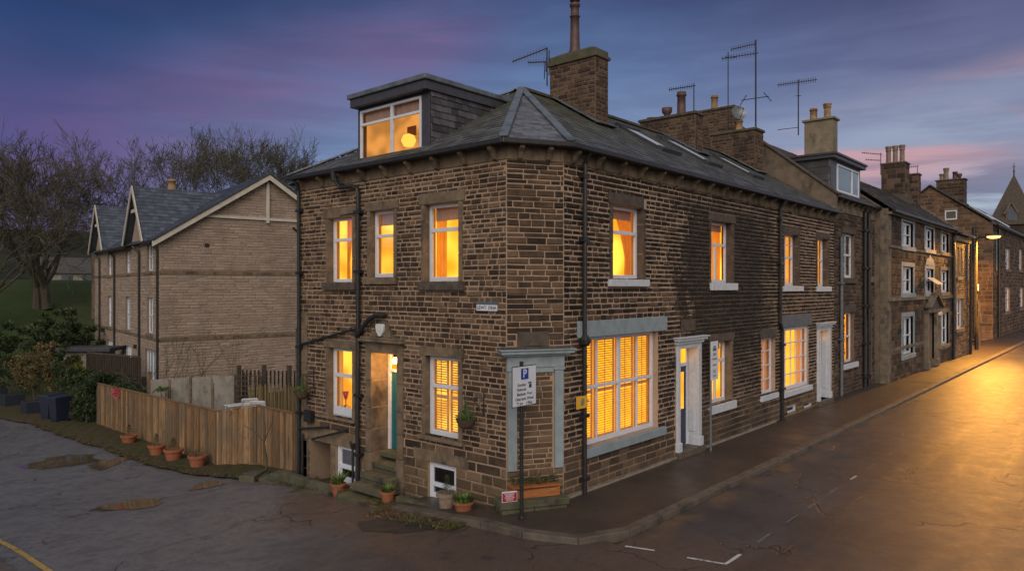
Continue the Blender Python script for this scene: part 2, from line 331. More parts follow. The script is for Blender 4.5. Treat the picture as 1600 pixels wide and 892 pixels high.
# ------------------------------------------------------------------ mesh builder
class MB:
    def __init__(s): s.v = []; s.f = []; s.m = []; s.r = []
    def face(s, pts, mi=0, r=None):
        i = len(s.v); s.v.extend([tuple(p) for p in pts]); s.f.append(tuple(range(i, i+len(pts)))); s.m.append(mi); s.r.append(random.random() if r is None else r)
    def mesh(s, vs, fs, mi=0, r=None):
        i = len(s.v); s.v.extend([tuple(p) for p in vs]); r = random.random() if r is None else r
        for f in fs: s.f.append(tuple(i+k for k in f)); s.m.append(mi); s.r.append(r)
    BF = [(0,3,2,1),(4,5,6,7),(0,1,5,4),(1,2,6,5),(2,3,7,6),(3,0,4,7)]
    def hexa(s, p, mi=0, r=None): s.mesh(p, MB.BF, mi, r)
    def box(s, x0, x1, y0, y1, z0, z1, mi=0, r=None):
        s.hexa([(x0,y0,z0),(x1,y0,z0),(x1,y1,z0),(x0,y1,z0),(x0,y0,z1),(x1,y0,z1),(x1,y1,z1),(x0,y1,z1)], mi, r)
    def fbox(s, F, s0, s1, z0, z1, d0, d1, mi=0, r=None, jit=0.0):
        q = [F(a, z, d) for z in (z0, z1) for a, d in ((s0, d1), (s1, d1), (s1, d0), (s0, d0))]
        if jit: q = [tuple(c+random.uniform(-jit, jit) for c in p) for p in q]
        s.hexa(q, mi, r)
    def bar(s, a, b, w, h=None, mi=0, r=None, up=(0,0,1)):
        a = Vector(a); b = Vector(b); h = h or w; d = (b-a).normalized(); up = Vector(up)
        if abs(d.dot(up)) > .98: up = Vector((1, 0, 0))
        x = d.cross(up).normalized()*w/2; y = x.normalized().cross(d).normalized()*h/2
        s.hexa([a-x-y, a+x-y, a+x+y, a-x+y, b-x-y, b+x-y, b+x+y, b-x+y], mi, r)
    def tube(s, pts, rr, n=8, mi=0, r=None, cap=True):
        pts = [Vector(p) for p in pts]
        if not isinstance(rr, (list, tuple)): rr = [rr]*len(pts)
        vs = []; fs = []; ref = None
        for i, p in enumerate(pts):
            d = (pts[min(i+1, len(pts)-1)]-pts[max(i-1, 0)]).normalized()
            if ref is None: ref = Vector((0, 0, 1)) if abs(d.z) < .9 else Vector((1, 0, 0))
            x = d.cross(ref).normalized(); y = x.cross(d).normalized(); ref = y if abs(y.dot(d)) < .5 else ref
            for k in range(n):
                a = 2*PI*k/n; vs.append(p+(x*math.cos(a)+y*math.sin(a))*rr[i])
        for i in range(len(pts)-1):
            for k in range(n):
                k2 = (k+1) % n; fs.append((i*n+k, i*n+k2, (i+1)*n+k2, (i+1)*n+k))
        if cap: fs.append(tuple(range(n-1, -1, -1))); fs.append(tuple(range((len(pts)-1)*n, len(pts)*n)))
        s.mesh(vs, fs, mi, r)
    def lathe(s, c, prof, n=20, mi=0, r=None, sx=1, sy=1):
        vs = []; fs = []
        for (rr, z) in prof:
            for k in range(n): a = 2*PI*k/n; vs.append((c[0]+rr*math.cos(a)*sx, c[1]+rr*math.sin(a)*sy, c[2]+z))
        for i in range(len(prof)-1):
            for k in range(n):
                k2 = (k+1) % n; fs.append((i*n+k, i*n+k2, (i+1)*n+k2, (i+1)*n+k))
        fs.append(tuple(range(n-1, -1, -1))); fs.append(tuple(range((len(prof)-1)*n, len(prof)*n)))
        s.mesh(vs, fs, mi, r)
    def prism(s, F, poly, d0, d1, mi=0, r=None):
        n = len(poly); vs = [F(a, z, d0) for a, z in poly]+[F(a, z, d1) for a, z in poly]
        fs = [tuple(range(n)), tuple(range(2*n-1, n-1, -1))]+[(i, (i+1) % n, n+(i+1) % n, n+i) for i in range(n)]
        s.mesh(vs, fs, mi, r)
    def build(s, name, mats, parent=None, smooth=False, bevel=0, label=None):
        me = bpy.data.meshes.new(name); me.from_pydata(s.v, [], s.f)
        if not isinstance(mats, (list, tuple)): mats = [mats]
        for m in mats: me.materials.append(M[m] if isinstance(m, str) else m)
        me.polygons.foreach_set('material_index', s.m)
        a = me.attributes.new('rnd', 'FLOAT', 'FACE'); a.data.foreach_set('value', s.r)
        if smooth: me.polygons.foreach_set('use_smooth', [True]*len(s.f))
        me.update()
        bm = bmesh.new(); bm.from_mesh(me); bmesh.ops.recalc_face_normals(bm, faces=bm.faces); bm.to_mesh(me); bm.free()
        o = bpy.data.objects.new(name, me); COL.objects.link(o)
        if parent:
            o.parent = parent
            if parent.type == 'EMPTY': o.matrix_parent_inverse = Matrix.Translation(-Vector(parent.location))
        if bevel:
            b = o.modifiers.new('bevel', 'BEVEL'); b.width = bevel; b.segments = 2; b.limit_method = 'ANGLE'; b.angle_limit = rad(40)
        if label: o['label'] = label
        return o
def tag(o, label, cat, group=None, kind=None):
    if label: o['label'] = label
    if cat: o['category'] = cat
    if group: o['group'] = group
    if kind: o['kind'] = kind
    return o
def thing(name, loc, label, cat, group=None):
    o = bpy.data.objects.new(name, None); COL.objects.link(o); o.location = loc; o.empty_display_size = .2
    return tag(o, label, cat, group)
def dup(root, loc, label, rz=0.0, group=None):
    r = root.copy(); COL.objects.link(r); r.location = loc; r.rotation_euler = (0, 0, rz); r['label'] = label
    if group: r['group'] = group
    for ch in list(root.children):
        c = ch.copy(); COL.objects.link(c); c.parent = r
        for g in list(ch.children):
            d = g.copy(); COL.objects.link(d); d.parent = c
    return r

# ------------------------------------------------------------------ facade frames: F(s, z, d) -> world point, d is outward
V0 = 8.65; U0 = 10.46
def FR(V): return lambda s, z, d: (s, V-d, z)
def FL(U): return lambda s, z, d: (U-d, s, z)
def FG(o, sd, od): return lambda s, z, d: (o[0]+sd[0]*s+od[0]*d, o[1]+sd[1]*s+od[1]*d, z)
right = FR(V0); left = FL(U0)
A = Vector((10.46, 9.25)); B = Vector((11.5, 8.65)); cd = (B-A).normalized(); cn = Vector((cd.y, -cd.x))
if cn.y > 0: cn = -cn
cham = FG(A, cd, cn); CL = (B-A).length

def sheet(mb, F, s0, s1, z0, z1, ops, mi=0, d=0.0, rev=.32, top=None):
    """flat wall with rectangular openings and their reveals"""
    S = sorted({s0, s1, *[max(s0, min(s1, o[k])) for o in ops for k in (0, 1)]}); Z = sorted({z0, z1, *[max(z0, min(z1, o[k])) for o in ops for k in (2, 3)]})
    for i in range(len(S)-1):
        for j in range(len(Z)-1):
            a, b, c, e = S[i], S[i+1], Z[j], Z[j+1]; ms, mz = (a+b)/2, (c+e)/2
            if b-a < 1e-5 or e-c < 1e-5 or any(o[0] < ms < o[1] and o[2] < mz < o[3] for o in ops): continue
            mb.face([F(a, c, d), F(b, c, d), F(b, e, d), F(a, e, d)], mi, .5)
    for o in ops:
        if o[1] <= s0 or o[0] >= s1: continue
        rv = o[4] if len(o) > 4 else rev
        a, b, c, e = o[:4]
        for q in (((a, c), (a, e)), ((b, c), (b, e)), ((a, c), (b, c)), ((a, e), (b, e))):
            (p, z), (p2, z2) = q
            mb.face([F(p, z, d), F(p2, z2, d), F(p2, z2, d-rv), F(p, z, d-rv)], mi, .6)

def stones(rows, F, mbs, ops, prot=(.012, .035), mi=1, gap=.011, d=0.0, clip=None, jit=.006):
    """rows: list (z0,z1,[(a,b)..]); mbs: function s->MB"""
    for z0, z1, cells in rows:
        for a, b in cells:
            segs = [(a, b)]
            for o in ops:
                if o[2] < (z0+z1)/2 < o[3]:
                    ns = []
                    for x, y in segs:
                        if o[1] <= x or o[0] >= y: ns.append((x, y))
                        else:
                            if o[0]-x > .05: ns.append((x, o[0]+gap*.6))
                            if y-o[1] > .05: ns.append((o[1]-gap*.6, y))
                    segs = ns
            for x, y in segs:
                if clip:
                    cl = clip((z0+z1)/2)
                    if cl is None: continue
                    x = max(x, cl[0]); y = min(y, cl[1])
                if y-x < .05: continue
                g = gap*random.uniform(.7, 1.5); p = random.uniform(*prot); r = random.random()
                bx = min(.018, (z1-z0)*.14)
                J = lambda q: q+random.uniform(-jit, jit)
                o1 = [(J(x+g), J(z0+g)), (J(y-g), J(z0+g)), (J(y-g), J(z1-g)), (J(x+g), J(z1-g))]
                i1 = [(o1[0][0]+bx, o1[0][1]+bx), (o1[1][0]-bx, o1[1][1]+bx), (o1[2][0]-bx, o1[2][1]-bx), (o1[3][0]+bx, o1[3][1]-bx)]
                dd = [p+random.uniform(-.008, .008) for _ in range(4)]
                vs = [F(s_, z_, d+.001) for s_, z_ in o1]+[F(i1[k][0], i1[k][1], d+dd[k]) for k in range(4)]
                mbs((x+y)/2).mesh(vs, [(0,1,5,4),(1,2,6,5),(2,3,7,6),(3,0,4,7),(4,5,6,7)], mi, r)
def make_rows(s0, s1, z0, z1, ch=(.11, .15), ln=(.18, .42), big=None, seed=1):
    R = random.Random(seed); z = z0; rows = []
    while z < z1-.04:
        h = R.uniform(*ch); l0, l1 = ln
        if big and z < big[0]: h = R.uniform(*big[1]); l0, l1 = big[2]
        h = min(h, z1-z); s = s0-R.uniform(0, l0)*.9; cells = []
        while s < s1:
            l = R.uniform(l0, l1)
            if R.random() < .15: l *= 1.35
            cells.append((max(s, s0), min(s+l, s1))); s += l
        rows.append((z, z+h, cells)); z += h
    return rows

def tiles(mb, O, X, Y, poly, gauge=.2, w=(.22, .34), mi=0, lift=.014, base=0.0):
    """slates over polygon given in plane coords (x along eave, y up slope)"""
    O = Vector(O); X = Vector(X).normalized(); Y = Vector(Y).normalized(); Nn = X.cross(Y).normalized()
    if Nn.z < 0: Nn = -Nn
    if abs(Nn.z) < 1e-3 and base < 0: Nn = -Nn; base = -base
    ys = [p[1] for p in poly]; y = min(ys); k = 0
    mb.face([O+X*p[0]+Y*p[1]+Nn*base for p in poly], mi, .3)
    while y < max(ys)-.02:
        y2 = min(y+gauge, max(ys)); ym = (y+y2)/2; xs = []
        for i in range(len(poly)):
            (x0, a), (x1, b) = poly[i], poly[(i+1) % len(poly)]
            if (a-ym)*(b-ym) < 0: xs.append(x0+(ym-a)/(b-a)*(x1-x0))
        if len(xs) >= 2:
            xa, xb = min(xs), max(xs); x = xa-random.uniform(0, w[0])
            while x < xb:
                l = random.uniform(*w); a, b = max(x, xa)+.003, min(x+l, xb)-.003
                if b-a > .02:
                    r = random.random(); j = random.uniform(-.006, .006); li = lift*random.uniform(.8, 1.4)
                    P = lambda u, v, n: O+X*u+Y*v+Nn*(n+base)
                    vs = [P(a, y+j, .004), P(b, y+j, .004), P(b, y+j, li), P(a, y+j, li), P(b, y2, .005), P(a, y2, .005)]
                    mb.mesh(vs, [(0,1,2,3), (3,2,4,5)], mi, r)
                x += l
        y = y2
def roof_plane(mb, pts, eave_i=(0, 1), **kw):
    """pts: 3D polygon; eave from pts[0] to pts[1]"""
    p = [Vector(q) for q in pts]; X = (p[1]-p[0]).normalized(); n = (p[1]-p[0]).cross(p[-1]-p[0]).normalized(); Y = n.cross(X).normalized()
    if Y.z < 0: Y = -Y
    tiles(mb, p[0], X, Y, [((q-p[0]).dot(X), (q-p[0]).dot(Y)) for q in p], **kw)

# ------------------------------------------------------------------ windows
def window(F, house, s0, s1, z0, z1, cols=(), rows=(), lit='room_lit', inset=.13, fw=.055, bw=.04, lintel=None, sill=None, jambs=None,
           curtain=None, shutter=False, frame='upvc', depth=1.3, name='window', label=None, ceil=False, side=.25, thick=None, cill=True, blind=0, glassm=None, lower=None):
    """cols: fractions of vertical bars; rows: (fraction from bottom) of transoms; entries may be (frac, width)"""
    mb = MB(); d0, d1 = -inset-.06, -inset
    W, Hh = s1-s0, z1-z0
    mb.fbox(F, s0+.002, s0+fw, z0+.002, z1-.002, d0, d1); mb.fbox(F, s1-fw, s1-.002, z0+.002, z1-.002, d0, d1)
    mb.fbox(F, s0+fw, s1-fw, z0+.002, z0+fw*1.25, d0, d1); mb.fbox(F, s0+fw, s1-fw, z1-fw, z1-.002, d0, d1)
    for c in cols:
        f, w = c if isinstance(c, tuple) else (c, bw); x = s0+f*W; mb.fbox(F, x-w/2, x+w/2, z0+fw*1.25, z1-fw, d0+.005, d1-.006 if w <= bw else d1+.008)
    for c in rows:
        f, w = c if isinstance(c, tuple) else (c, bw*1.2); z = z0+f*Hh; mb.fbox(F, s0+fw, s1-fw, z-w/2, z+w/2, d0+.003, d1-.003 if w <= bw*1.3 else d1+.012)
    o = mb.build(name, frame, house, bevel=.006 if W < 3.2 and not name.startswith('far') else 0)
    if label: o['label'] = label
    g = MB(); dd = -inset-.035; g.face([F(s0+fw*.5, z0+fw*.5, dd), F(s1-fw*.5, z0+fw*.5, dd), F(s1-fw*.5, z1-fw*.5, dd), F(s0+fw*.5, z1-fw*.5, dd)])
    sub('pane', g, glassm or ('glass' if lit != 'room_dark' else 'glass_sky'), o)
    if lower:   # frosted film on the lower pane
        g = MB(); g.fbox(F, s0+fw, s1-fw, z0+fw, z0+lower*Hh, dd-.02, dd-.012); sub('frosted_panel', g, 'frosted', o)
    rb = MB(); a, b = s0-side, s1+side; zb, zt = z0-.12, z1+.12; q0, q1 = d0-.13, d0-.13-depth
    rb.face([F(a, zb, q1), F(b, zb, q1), F(b, zt, q1), F(a, zt, q1)]); rb.face([F(a, zb, q0), F(a, zb, q1), F(a, zt, q1), F(a, zt, q0)])
    rb.face([F(b, zb, q0), F(b, zb, q1), F(b, zt, q1), F(b, zt, q0)]); rb.face([F(a, zb, q0), F(b, zb, q0), F(b, zb, q1), F(a, zb, q1)], 0)
    rb.face([F(a, zt, q0), F(b, zt, q0), F(b, zt, q1), F(a, zt, q1)], 1)
    sub('room_interior', rb, [lit, 'ceiling' if lit != 'room_dark' else 'room_dark'], o)
    if lit != 'room_dark' and depth > .9 and not shutter:
        fb = MB(); Rf = random.Random(int(s0*100+z0*10)); q2 = q1+.03; w_ = b-a
        x = a+w_*Rf.uniform(.55, .75); zz = z0+Hh*Rf.uniform(.5, .62); fb.fbox(F, x, x+.32, zz, zz+.24, q1+.004, q2)
        x = a+w_*Rf.uniform(.15, .3); fb.fbox(F, x, x+.5, zb, z0+Hh*Rf.uniform(.12, .3), q1+.05, q1+.35)
        sub('room_furnishing', fb, 'furnish', o)
    if curtain:
        for (ca, cb, cz0, cz1, mt, tie) in curtain:
            cm = MB(); n = max(10, int((cb-ca)*W/.02)); ph = random.random()*6; vs = []; fs = []; nz = 10
            for j in range(nz+1):
                zf = cz0+(cz1-cz0)*j/nz; q = (.30+.70*max(0, min(1, (zf-.3)/.7))**1.3+.10*max(0, .3-zf)) if tie else 1
                for i in range(n+1):
                    t = i/n; xa, xb = ca, cb
                    if tie == 'r': xa = cb-(cb-ca)*q
                    if tie == 'l': xb = ca+(cb-ca)*q
                    x = s0+W*(xa+(xb-xa)*t); vs.append(F(x, z0+Hh*zf, d0-.10-.022*math.sin(t*(cb-ca)*W*60+ph)-.01*math.sin(t*23+zf)))
            for j in range(nz):
                for i in range(n): k = j*(n+1)+i; fs.append((k, k+1, k+n+2, k+n+1))
            cm.mesh(vs, fs); ob = sub('curtain', cm, mt, o); ob.data.polygons.foreach_set('use_smooth', [True]*len(ob.data.polygons))
    if blind:
        bm_ = MB(); bm_.fbox(F, s0+fw, s1-fw, z1-fw-blind*Hh, z1-fw*.5, d0-.07, d0-.063); sub('roller_blind', bm_, 'blind', o)
    if shutter:
        cuts = [0]+[c[0] if isinstance(c, tuple) else c for c in (shutter if isinstance(shutter, (list, tuple)) else cols)]+[1]
        for i in range(len(cuts)-1):
            a, b = s0+W*cuts[i]+.03, s0+W*cuts[i+1]-.03; sm = MB(); e0, e1 = d0-.075, d0-.045
            w = .045
            sm.fbox(F, a, a+w, z0+.05, z1-.05, e0, e1); sm.fbox(F, b-w, b, z0+.05, z1-.05, e0, e1)
            for zz in (z0+.05, z0+Hh*.46, z1-.12): sm.fbox(F, a+w, b-w, zz, zz+.07, e0, e1)
            sm.fbox(F, (a+b)/2-.008, (a+b)/2+.008, z0+.12, z1-.12, e1, e1+.012)
            z = z0+.14
            while z < z1-.16:
                if not (z0+Hh*.46-.03 < z < z0+Hh*.46+.09):
                    q = [F(a+w, z+.026, e1+.010), F(b-w, z+.026, e1+.010), F(b-w, z, e0-.010), F(a+w, z, e0-.010)]
                    sm.face(q); sm.face([Vector(v)+Vector((0, 0, .006)) for v in q])
                z += .052
            sub('shutter', sm, 'shutter', o)
    if lintel:
        lm = MB(); lm.fbox(F, lintel[0], lintel[1], lintel[2], lintel[3], -.3, lintel[5] if len(lintel) > 5 else .035); ob = sub('lintel', lm, lintel[4], o); bev(ob, .008)
    if sill:
        lm = MB(); lm.fbox(F, sill[0], sill[1], sill[2], sill[3], -.3 if cill else -.05, sill[5] if len(sill) > 5 else .09); ob = sub('sill', lm, sill[4], o); bev(ob, .01)
    if jambs:
        jw = jambs[0]
        for x0, x1 in ((s0-jw, s0+.004), (s1-.004, s1+jw)):
            z = z0; lm = MB()
            for hh in (.36, .42, .4, .5, .6):
                if z >= z1-.01: break
                ze = min(z+Hh*hh, z1); lm.fbox(F, x0, x1, z+.004, ze-.004, -inset+.001, .03, 0, random.random()); z = ze
            ob = sub('jamb_stones', lm, jambs[1], o); bev(ob, .006)
    return o
def sub(name, mb, mat, parent, smooth=False):
    return mb.build(name, mat, parent, smooth=smooth)
def bev(o, w):
    b = o.modifiers.new('bevel', 'BEVEL'); b.width = w; b.segments = 2; b.limit_method = 'ANGLE'; b.angle_limit = rad(40); return o
#@@PART2
# ================================================================== camera, world, light
cam = bpy.data.cameras.new('camera'); co = bpy.data.objects.new('camera', cam); COL.objects.link(co); scene.camera = co
co.location = (0, 0, 4.23); co.rotation_euler = (rad(90), 0, -math.atan2(.7541, .6567)); cam.sensor_width = 36; cam.lens = 36*1123/1600
cam.shift_y = .0019; cam.clip_end = 2000; cam.clip_start = .1
w = bpy.data.worlds.new('World'); scene.world = w; w.use_nodes = True; nt = w.node_tree; nt.nodes.clear()
wo = nt.nodes.new('ShaderNodeOutputWorld'); bg = nt.nodes.new('ShaderNodeBackground'); L(nt, bg.outputs[0], wo.inputs[0])
tc = nt.nodes.new('ShaderNodeTexCoord'); D = tc.outputs['Generated']
def dot(v):
    n = nt.nodes.new('ShaderNodeVectorMath'); n.operation = 'DOT_PRODUCT'; L(nt, D, n.inputs[0]); n.inputs[1].default_value = v; return n.outputs['Value']
fx = dot((.6567, -.7541, 0)); fy = dot((.7541, .6567, 0)); fz = dot((0, 0, 1))
az = math_(nt, 'ARCTAN2', fx, fy)            # 0 along the view of the junction, + towards the street
def lin(c): return tuple((x/255/12.92 if x/255 <= .04045 else ((x/255+.055)/1.055)**2.4) for x in c)
wav = maprange(nt, noise(nt, D, 3.0, 4, .5, (1, 1, 3)), .3, .7, -.035, .035, False)
el = math_(nt, 'ADD', fz, wav)
E0 = maprange(nt, el, 0, .5, 0, 1, False)
rl = ramp(nt, E0, [(0, lin((122, 106, 130))), (.10, lin((110, 98, 138))), (.3, lin((86, 86, 136))), (.55, lin((50, 72, 120))), (.72, lin((38, 58, 100))), (1, lin((32, 46, 84)))])
rm = ramp(nt, E0, [(0, lin((156, 154, 176))), (.15, lin((140, 152, 186))), (.35, lin((126, 148, 184))), (.55, lin((96, 120, 162))), (.75, lin((64, 82, 124))), (1, lin((50, 62, 100)))])
rr_ = ramp(nt, E0, [(0, lin((228, 196, 158))), (.06, lin((208, 192, 180))), (.16, lin((172, 188, 202))), (.34, lin((150, 160, 186))), (.55, lin((102, 108, 146))), (.75, lin((70, 76, 114))), (1, lin((56, 62, 96)))])
c = mixc(nt, maprange(nt, az, -.6, -.12), rl, rm); c = mixc(nt, maprange(nt, az, .05, .55), c, rr_)
# pink and mauve cirrus
def streak(scale, stretch, lo, hi, rot=0.0):
    mp = nt.nodes.new('ShaderNodeMapping'); mp.inputs['Rotation'].default_value = (0, rot, rad(49)); L(nt, D, mp.inputs[0])
    m2 = nt.nodes.new('ShaderNodeMapping'); m2.inputs['Scale'].default_value = stretch; L(nt, mp.outputs[0], m2.inputs[0])
    n = N(nt, 'ShaderNodeTexNoise'); n.inputs['Scale'].default_value = scale; n.inputs['Detail'].default_value = 6; n.inputs['Roughness'].default_value = .55; n.inputs['Distortion'].default_value = .3
    L(nt, m2.outputs[0], n.inputs['Vector']); return maprange(nt, n.outputs['Fac'], lo, hi)
# the mauve band across the left half rises towards the right
band = math_(nt, 'SUBTRACT', fz, math_(nt, 'ADD', .36, math_(nt, 'MULTIPLY', az, .33)))
bk = maprange(nt, math_(nt, 'ABSOLUTE', band), .0, .11, 1, 0)
bk = math_(nt, 'MULTIPLY', bk, math_(nt, 'MULTIPLY', maprange(nt, az, -.72, -.42), maprange(nt, az, -.14, .06, 1, 0)))
bk = math_(nt, 'MULTIPLY', bk, streak(2.2, (1, 1, 5), .25, .6, rad(6)))
c = mixc(nt, math_(nt, 'MULTIPLY', bk, .5), c, lin((132, 92, 138)))
# pink bands low over the street
pb = math_(nt, 'SUBTRACT', fz, math_(nt, 'ADD', .135, math_(nt, 'MULTIPLY', math_(nt, 'SUBTRACT', az, .35), .22)))
pk = math_(nt, 'MULTIPLY', maprange(nt, math_(nt, 'ABSOLUTE', pb), .01, .085, 1, 0), maprange(nt, az, .12, .42))
pk = math_(nt, 'MULTIPLY', pk, streak(2.6, (1, 1, 9), .42, .58, rad(8)))
c = mixc(nt, math_(nt, 'MULTIPLY', pk, .85), c, lin((204, 158, 164)))
gk = math_(nt, 'MULTIPLY', math_(nt, 'MULTIPLY', maprange(nt, fz, .02, .06), maprange(nt, fz, .12, .19, 1, 0)), math_(nt, 'MULTIPLY', maprange(nt, az, .15, .45), streak(3.2, (1, 1, 12), .46, .6, rad(2))))
c = mixc(nt, math_(nt, 'MULTIPLY', gk, .7), c, lin((112, 110, 140)))
c = mixc(nt, math_(nt, 'MULTIPLY', streak(4.0, (1, 1, 9), .42, .62), .20), c, lin((66, 72, 112)))
# first stars
vs_ = N(nt, 'ShaderNodeTexVoronoi'); vs_.inputs['Scale'].default_value = 7; L(nt, D, vs_.inputs['Vector'])
st = math_(nt, 'MULTIPLY', math_(nt, 'LESS_THAN', vs_.outputs['Distance'], .009), maprange(nt, fz, .15, .25))
c = mixc(nt, st, c, (.5, .5, .55))
# unseen sky behind the viewer and overhead, brightened as added fill for the walls
back = maprange(nt, fy, .35, -.45)
c = mixc(nt, back, c, (.54, .50, .46))
up = maprange(nt, fz, .45, .9)
c = mixc(nt, up, c, (.26, .29, .36))
c = mixc(nt, maprange(nt, fz, -.01, -.06), c, (.03, .028, .03))
L(nt, c, bg.inputs[0]); bg.inputs[1].default_value = 1.0

sl = bpy.data.lights.new('dusk_sky_glow', 'SUN'); sl.energy = 1.85; sl.angle = rad(50); sl.color = (1.0, .90, .78)
so = bpy.data.objects.new('dusk_sky_glow', sl); COL.objects.link(so)
so.rotation_euler = Vector((.83, .62, -.62)).to_track_quat('-Z', 'Y').to_euler(); so.location = (-20, -20, 30)

scene.render.engine = 'CYCLES'
vs = scene.view_settings; vs.view_transform = 'Standard'; vs.look = 'None'; vs.exposure = 0; vs.gamma = 1; vs.use_curve_mapping = False
scene.cycles.max_bounces = 6; scene.cycles.transparent_max_bounces = 12; scene.cycles.use_denoising = True
scene.cycles.sample_clamp_indirect = 4.0

# ================================================================== ground heights
LZ = [(-99, -.10), (8, -.10), (9.2, -.13), (12.4, -.45), (16.4, -.70), (21.4, -1.26), (27, -1.42), (33, -1.58), (45, -1.85), (70, -2.1), (400, -2.1)]
def lz(v):
    for (a, x), (b, y) in zip(LZ, LZ[1:]):
        if v <= b: t = (v-a)/(b-a); return x+(y-x)*t
    return -2
def ss(x, a, b):
    t = max(0, min(1, (x-a)/(b-a))); return t*t*(3-2*t)
def gz(u, v):
    h = lz(v)-.06
    if u > 9.9 and v < 8.5: h = -.16
    b = ss(v-.12*u+2, 44, 76); h += b*6.6+.5*math.sin(u*.11+v*.07)*b
    h += ss(v, 150, 330)*22
    h += ss(u, 160, 400)*6*(1 if v > -40 else .3)
    return h
def axis(vals):
    o = []
    for a, b, n in vals: o += [a+(b-a)*i/n for i in range(n)]
    return o+[vals[-1][1]]
def grid(name, us, vs_, f, mat, label=None, kind='structure'):
    V = [(u, v, f(u, v)) for v in vs_ for u in us]; n = len(us)
    Fc = [(j*n+i, j*n+i+1, (j+1)*n+i+1, (j+1)*n+i) for j in range(len(vs_)-1) for i in range(n-1)]
    me = bpy.data.meshes.new(name); me.from_pydata(V, [], Fc); me.materials.append(M[mat]); me.polygons.foreach_set('use_smooth', [True]*len(Fc)); me.update()
    o = bpy.data.objects.new(name, me); COL.objects.link(o); return tag(o, label, name.replace('_', ' '), None, kind)
grid('ground', axis([(-400, -40, 12), (-40, 9.9, 25), (9.9, 60, 40), (60, 500, 30)]), axis([(-200, -20, 8), (-20, 8, 6), (8, 60, 52), (60, 120, 30), (120, 420, 26)]), gz, 'ground', 'damp earth and grass rising to a green bank behind the houses')
def rough(u, v): return .012*math.sin(u*1.7+v*.9)+.01*math.sin(v*2.3-u*.6)
grid('road', axis([(-30, 9.2, 40), (9.2, 220, 180)]), axis([(-14, 6.62, 42)]), lambda u, v: -.10+.5*rough(u, v)*ss(6.4-v, 0, 1), 'road', 'wet worn tarmac street running past the terrace')
from mathutils import noise as mn
def lane_edge(v): return 9.80+.16*mn.noise(Vector((v*.45, 3.3, 0)))+.10*mn.noise(Vector((v*2.1, 7.7, 0)))+.06*mn.noise(Vector((v*6.3, 1.7, 0)))-(.12*max(0, v-36) if v > 36 else 0)-.22*ss(v, 17, 22)*(1-ss(v, 33, 36))
def lane_mesh():
    vs2 = axis([(6.62, 9, 12), (9, 43.8, 290), (43.8, 75, 40)]); V = []; Fc = []; n = 100
    for v in vs2:
        e = min(lane_edge(v), 10.2) if v > 8.6 else 10.3
        if v > 46: e = lane_edge(46)-.16*(v-46)
        for i in range(n+1):
            u = -26+(e+26)*i/n
            edge = 1 if i < n else 0
            V.append((u, v, lz(v)+.5*rough(u, v)*(ss(v, 6.7, 8))*edge-(.03 if i == n and v > 9.5 else 0)))
    for j in range(len(vs2)-1):
        for i in range(n): k = j*(n+1)+i; Fc.append((k, k+1, k+n+2, k+n+1))
    me = bpy.data.meshes.new('lane'); me.from_pydata(V, [], Fc); me.materials.append(M['road']); me.polygons.foreach_set('use_smooth', [True]*len(Fc)); me.update()
    o = bpy.data.objects.new('lane', me); COL.objects.link(o); tag(o, 'pot-holed side lane falling away beside the corner house', 'lane', None, 'structure')
lane_mesh()
# pavement: outer (kerb) and inner line
outer = [(9.52, 11.6), (9.46, 10.6), (9.42, 9.6), (9.42, 8.6), (9.5, 7.9), (9.68, 7.35), (9.95, 6.98), (10.35, 6.76), (10.8, 6.66), (12, 6.64)]
inner = [(10.5, 11.6), (10.5, 10.9), (10.5, 10.2), (10.5, 9.6), (10.52, 9.3), (10.8, 9.1), (11.0, 9.0), (11.2, 8.9), (11.5, 8.75), (12, 8.75)]
for u in list(range(13, 60, 2)): outer.append((u, 6.64-.002*(u-12))); inner.append((u, 9.0))
for u in range(60, 221, 8): outer.append((u, 6.55)); inner.append((u, 9.3))
def pv(u, v): return max(lz(v)+.10, -.30) if v > 9 else .0
mb = MB(); kb = MB(); n = len(outer)
for i in range(n-1):
    (a, b), (c_, d) = outer[i], outer[i+1]; (e, f), (g, h) = inner[i], inner[i+1]
    m = 5
    def pt(o, q, t): x = o[0]+(q[0]-o[0])*t; y = o[1]+(q[1]-o[1])*t; return (x, y, pv(x, y)-.012*math.sin(t*3.1)*(1 if y < 9 else 0))
    for k in range(m):
        t0 = .07+.93*k/m; t1 = .07+.93*(k+1)/m
        mb.face([pt(outer[i], inner[i], t0), pt(outer[i+1], inner[i+1], t0), pt(outer[i+1], inner[i+1], t1), pt(outer[i], inner[i], t1)])
pvo = mb.build('pavement', 'pave', smooth=True); tag(pvo, 'damp dark tarmac pavement along the house fronts', 'pavement', None, 'structure')
